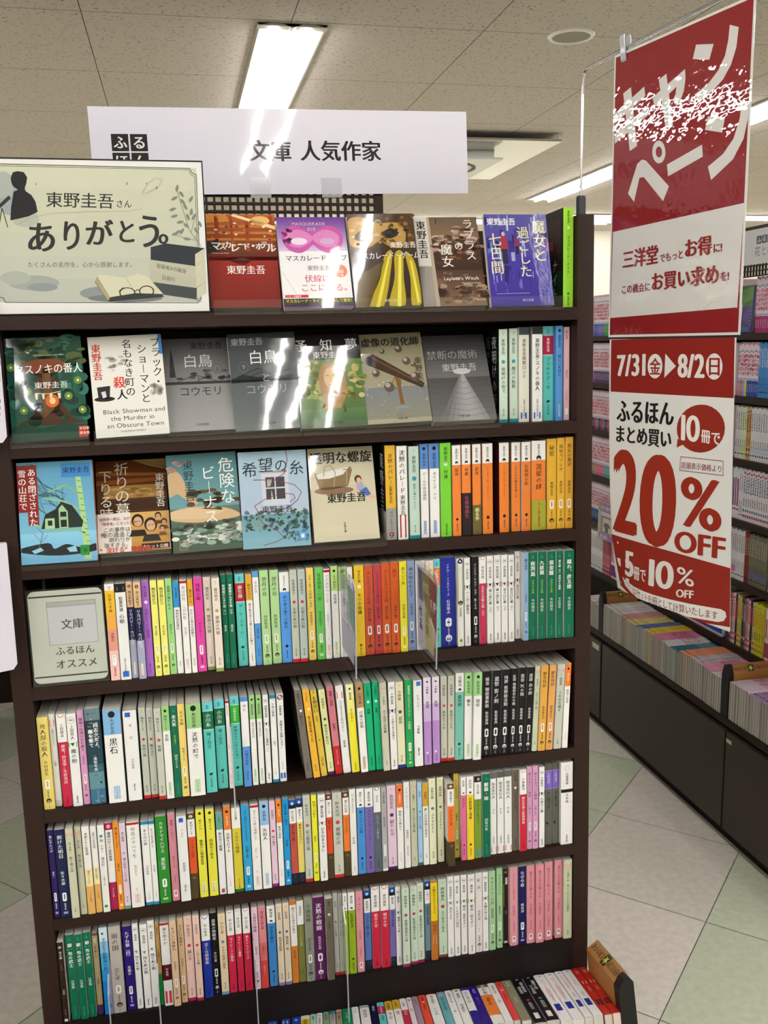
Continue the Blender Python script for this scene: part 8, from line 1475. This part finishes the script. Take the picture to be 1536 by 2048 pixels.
        A.htext(.004, .004, .0165, 'BOOKS', '4a3018', 2, .95); A.rect(.062, .002, .083, .023, '33301c'); A.up(); A.poly([(.0725+.0095*(1 if k % 2 == 0 else .42)*math.sin(k*math.pi/5), .0125-.0095*(1 if k % 2 == 0 else .42)*math.cos(k*math.pi/5)) for k in range(10)][::-1], 'c8cc50'); A.htext(.086, .004, .0165, 'RECOVERS', '4a3018', 2, .58)
        mb.build('printed_board', 'board_print', r)
        c = MB(); c.prism([(-.0005, p, q) for p, q in ((.0006, 0), (.0006, zt-.03), (-.01, zt+.001), (-.018, zt+.004), (-.026, zt+.001), (-.0366, zt-.03), (-.0366, 0))], (.0188, 0, 0)); c.build('end_cap', 'dark_cap', r)
comics()
def right_extras():
    h, w = .1075, .32
    r = thing('section_sign', 'white section sign with logo squares above the lattice of the comics bookcase', 'sign', T((XC-.0226, 1.412, 1.638+ZO)) @ RZ(-math.pi/2))
    mb = MB(); mb.box((0, 0, 0), (w, .0015, h), 'dcdcdc'); A = Art(mb, lambda u, v, k: (u, -k, h-v), w, h)
    for i, ch in enumerate('ふるほん'): A.rect(.087+i*.0275, .022, .112+i*.0275, .046, '55555a'); A.up(); A.htext(.0895+i*.0275, .0235, .02, ch, 'e8e8e8', 2); A.k -= 1
    A.htext(.078, .053, .032, '花とゆめ', '77777c', 0); mb.build('sign_sheet', 'paper_sheet', r)
    c = thing('comic_book', 'green and purple comic shown face out at the end of the top comics shelf', 'comic', T((XC-.0115, 1.432, Z6[0]+ZO+.0022)) @ RZ(-math.pi/2) @ RX(-.06))
    mb = MB(); w, h = .078, .15; mb.box((0, 0, 0), (w, .008, h), '5a5a90'); A = Art(mb, lambda u, v, k: (u, -k, h-v), w, h); A.rect(0, 0, w, .45*h, '4c7a48'); A.rect(0, .45*h, w, h, '5c4c84'); A.up(); A.poly([(0, .1*h), (w, .02*h), (w, .3*h), (0, .42*h)], '6a9450')
    for k in range(7): A.poly([(.3*w, .7*h), (w, (.35+.08*k)*h), (w, (.38+.08*k)*h)], '8474ac')
    A.rect(.14*w, .25*h, .3*w, .85*h, 'dcd8e0'); A.up(); A.vtext(.22*w, .28*h, .008, '溺愛の王子と花', '40305c', 1); A.rect(.3*w, .88*h, .9*w, .97*h, '5068a0'); mb.build('cover', 'laminated_cover', c)
    f = thing('shelf_card', 'small purple card with a figure in a dark suit hanging from the comics shelves', 'card', T((XC-.03, 2.405, .535+ZO)) @ RZ(-math.pi/2) @ RX(-.02))
    mb = MB(); w, h = .165, .16; mb.box((0, 0, 0), (w, .0014, h), '8a7aa8'); A = Art(mb, lambda u, v, k: (u, -k, h-v), w, h); A.rect(0, 0, .14*w, h, 'b0a870'); A.rect(.05*w, .03*h, .95*w, .2*h, '7a5c8c'); A.rect(.18*w, .24*h, .95*w, .33*h, 'dcd4dc'); A.rect(.24*w, .36*h, .9*w, .8*h, '7a4c30'); A.up(); A.rect(.28*w, .39*h, .86*w, .78*h, 'c8b8a8'); A.htext(.08*w, .05*h, .022, '今月の新刊', 'd8c8e0', 2); A.htext(.2*w, .25*h, .011, 'おすすめコミック', '605068', 1); A.rect(.1*w, .84*h, .95*w, .97*h, '8c4c98'); A.up(); A.poly([(.4*w, .52*h), (.62*w, .52*h), (.74*w, .6*h), (.68*w, .66*h), (.62*w, .6*h), (.62*w, .78*h), (.44*w, .78*h), (.42*w, .66*h), (.34*w, .62*h)], '1c2448'); A.ell(.52*w, .465*h, .05*w, .05*w, 'e0c0a0', 12); A.up(); A.htext(.16*w, .86*h, .018, '試し読み', 'f0e0f4', 2); mb.build('card_sheet', 'laminated_sheet', f)
    mb = MB(); mb.box((w*.4, .0016, h-.03), (w*.5, .0178, h-.026)); mb.build('clip', 'clear_edge', f)
right_extras()
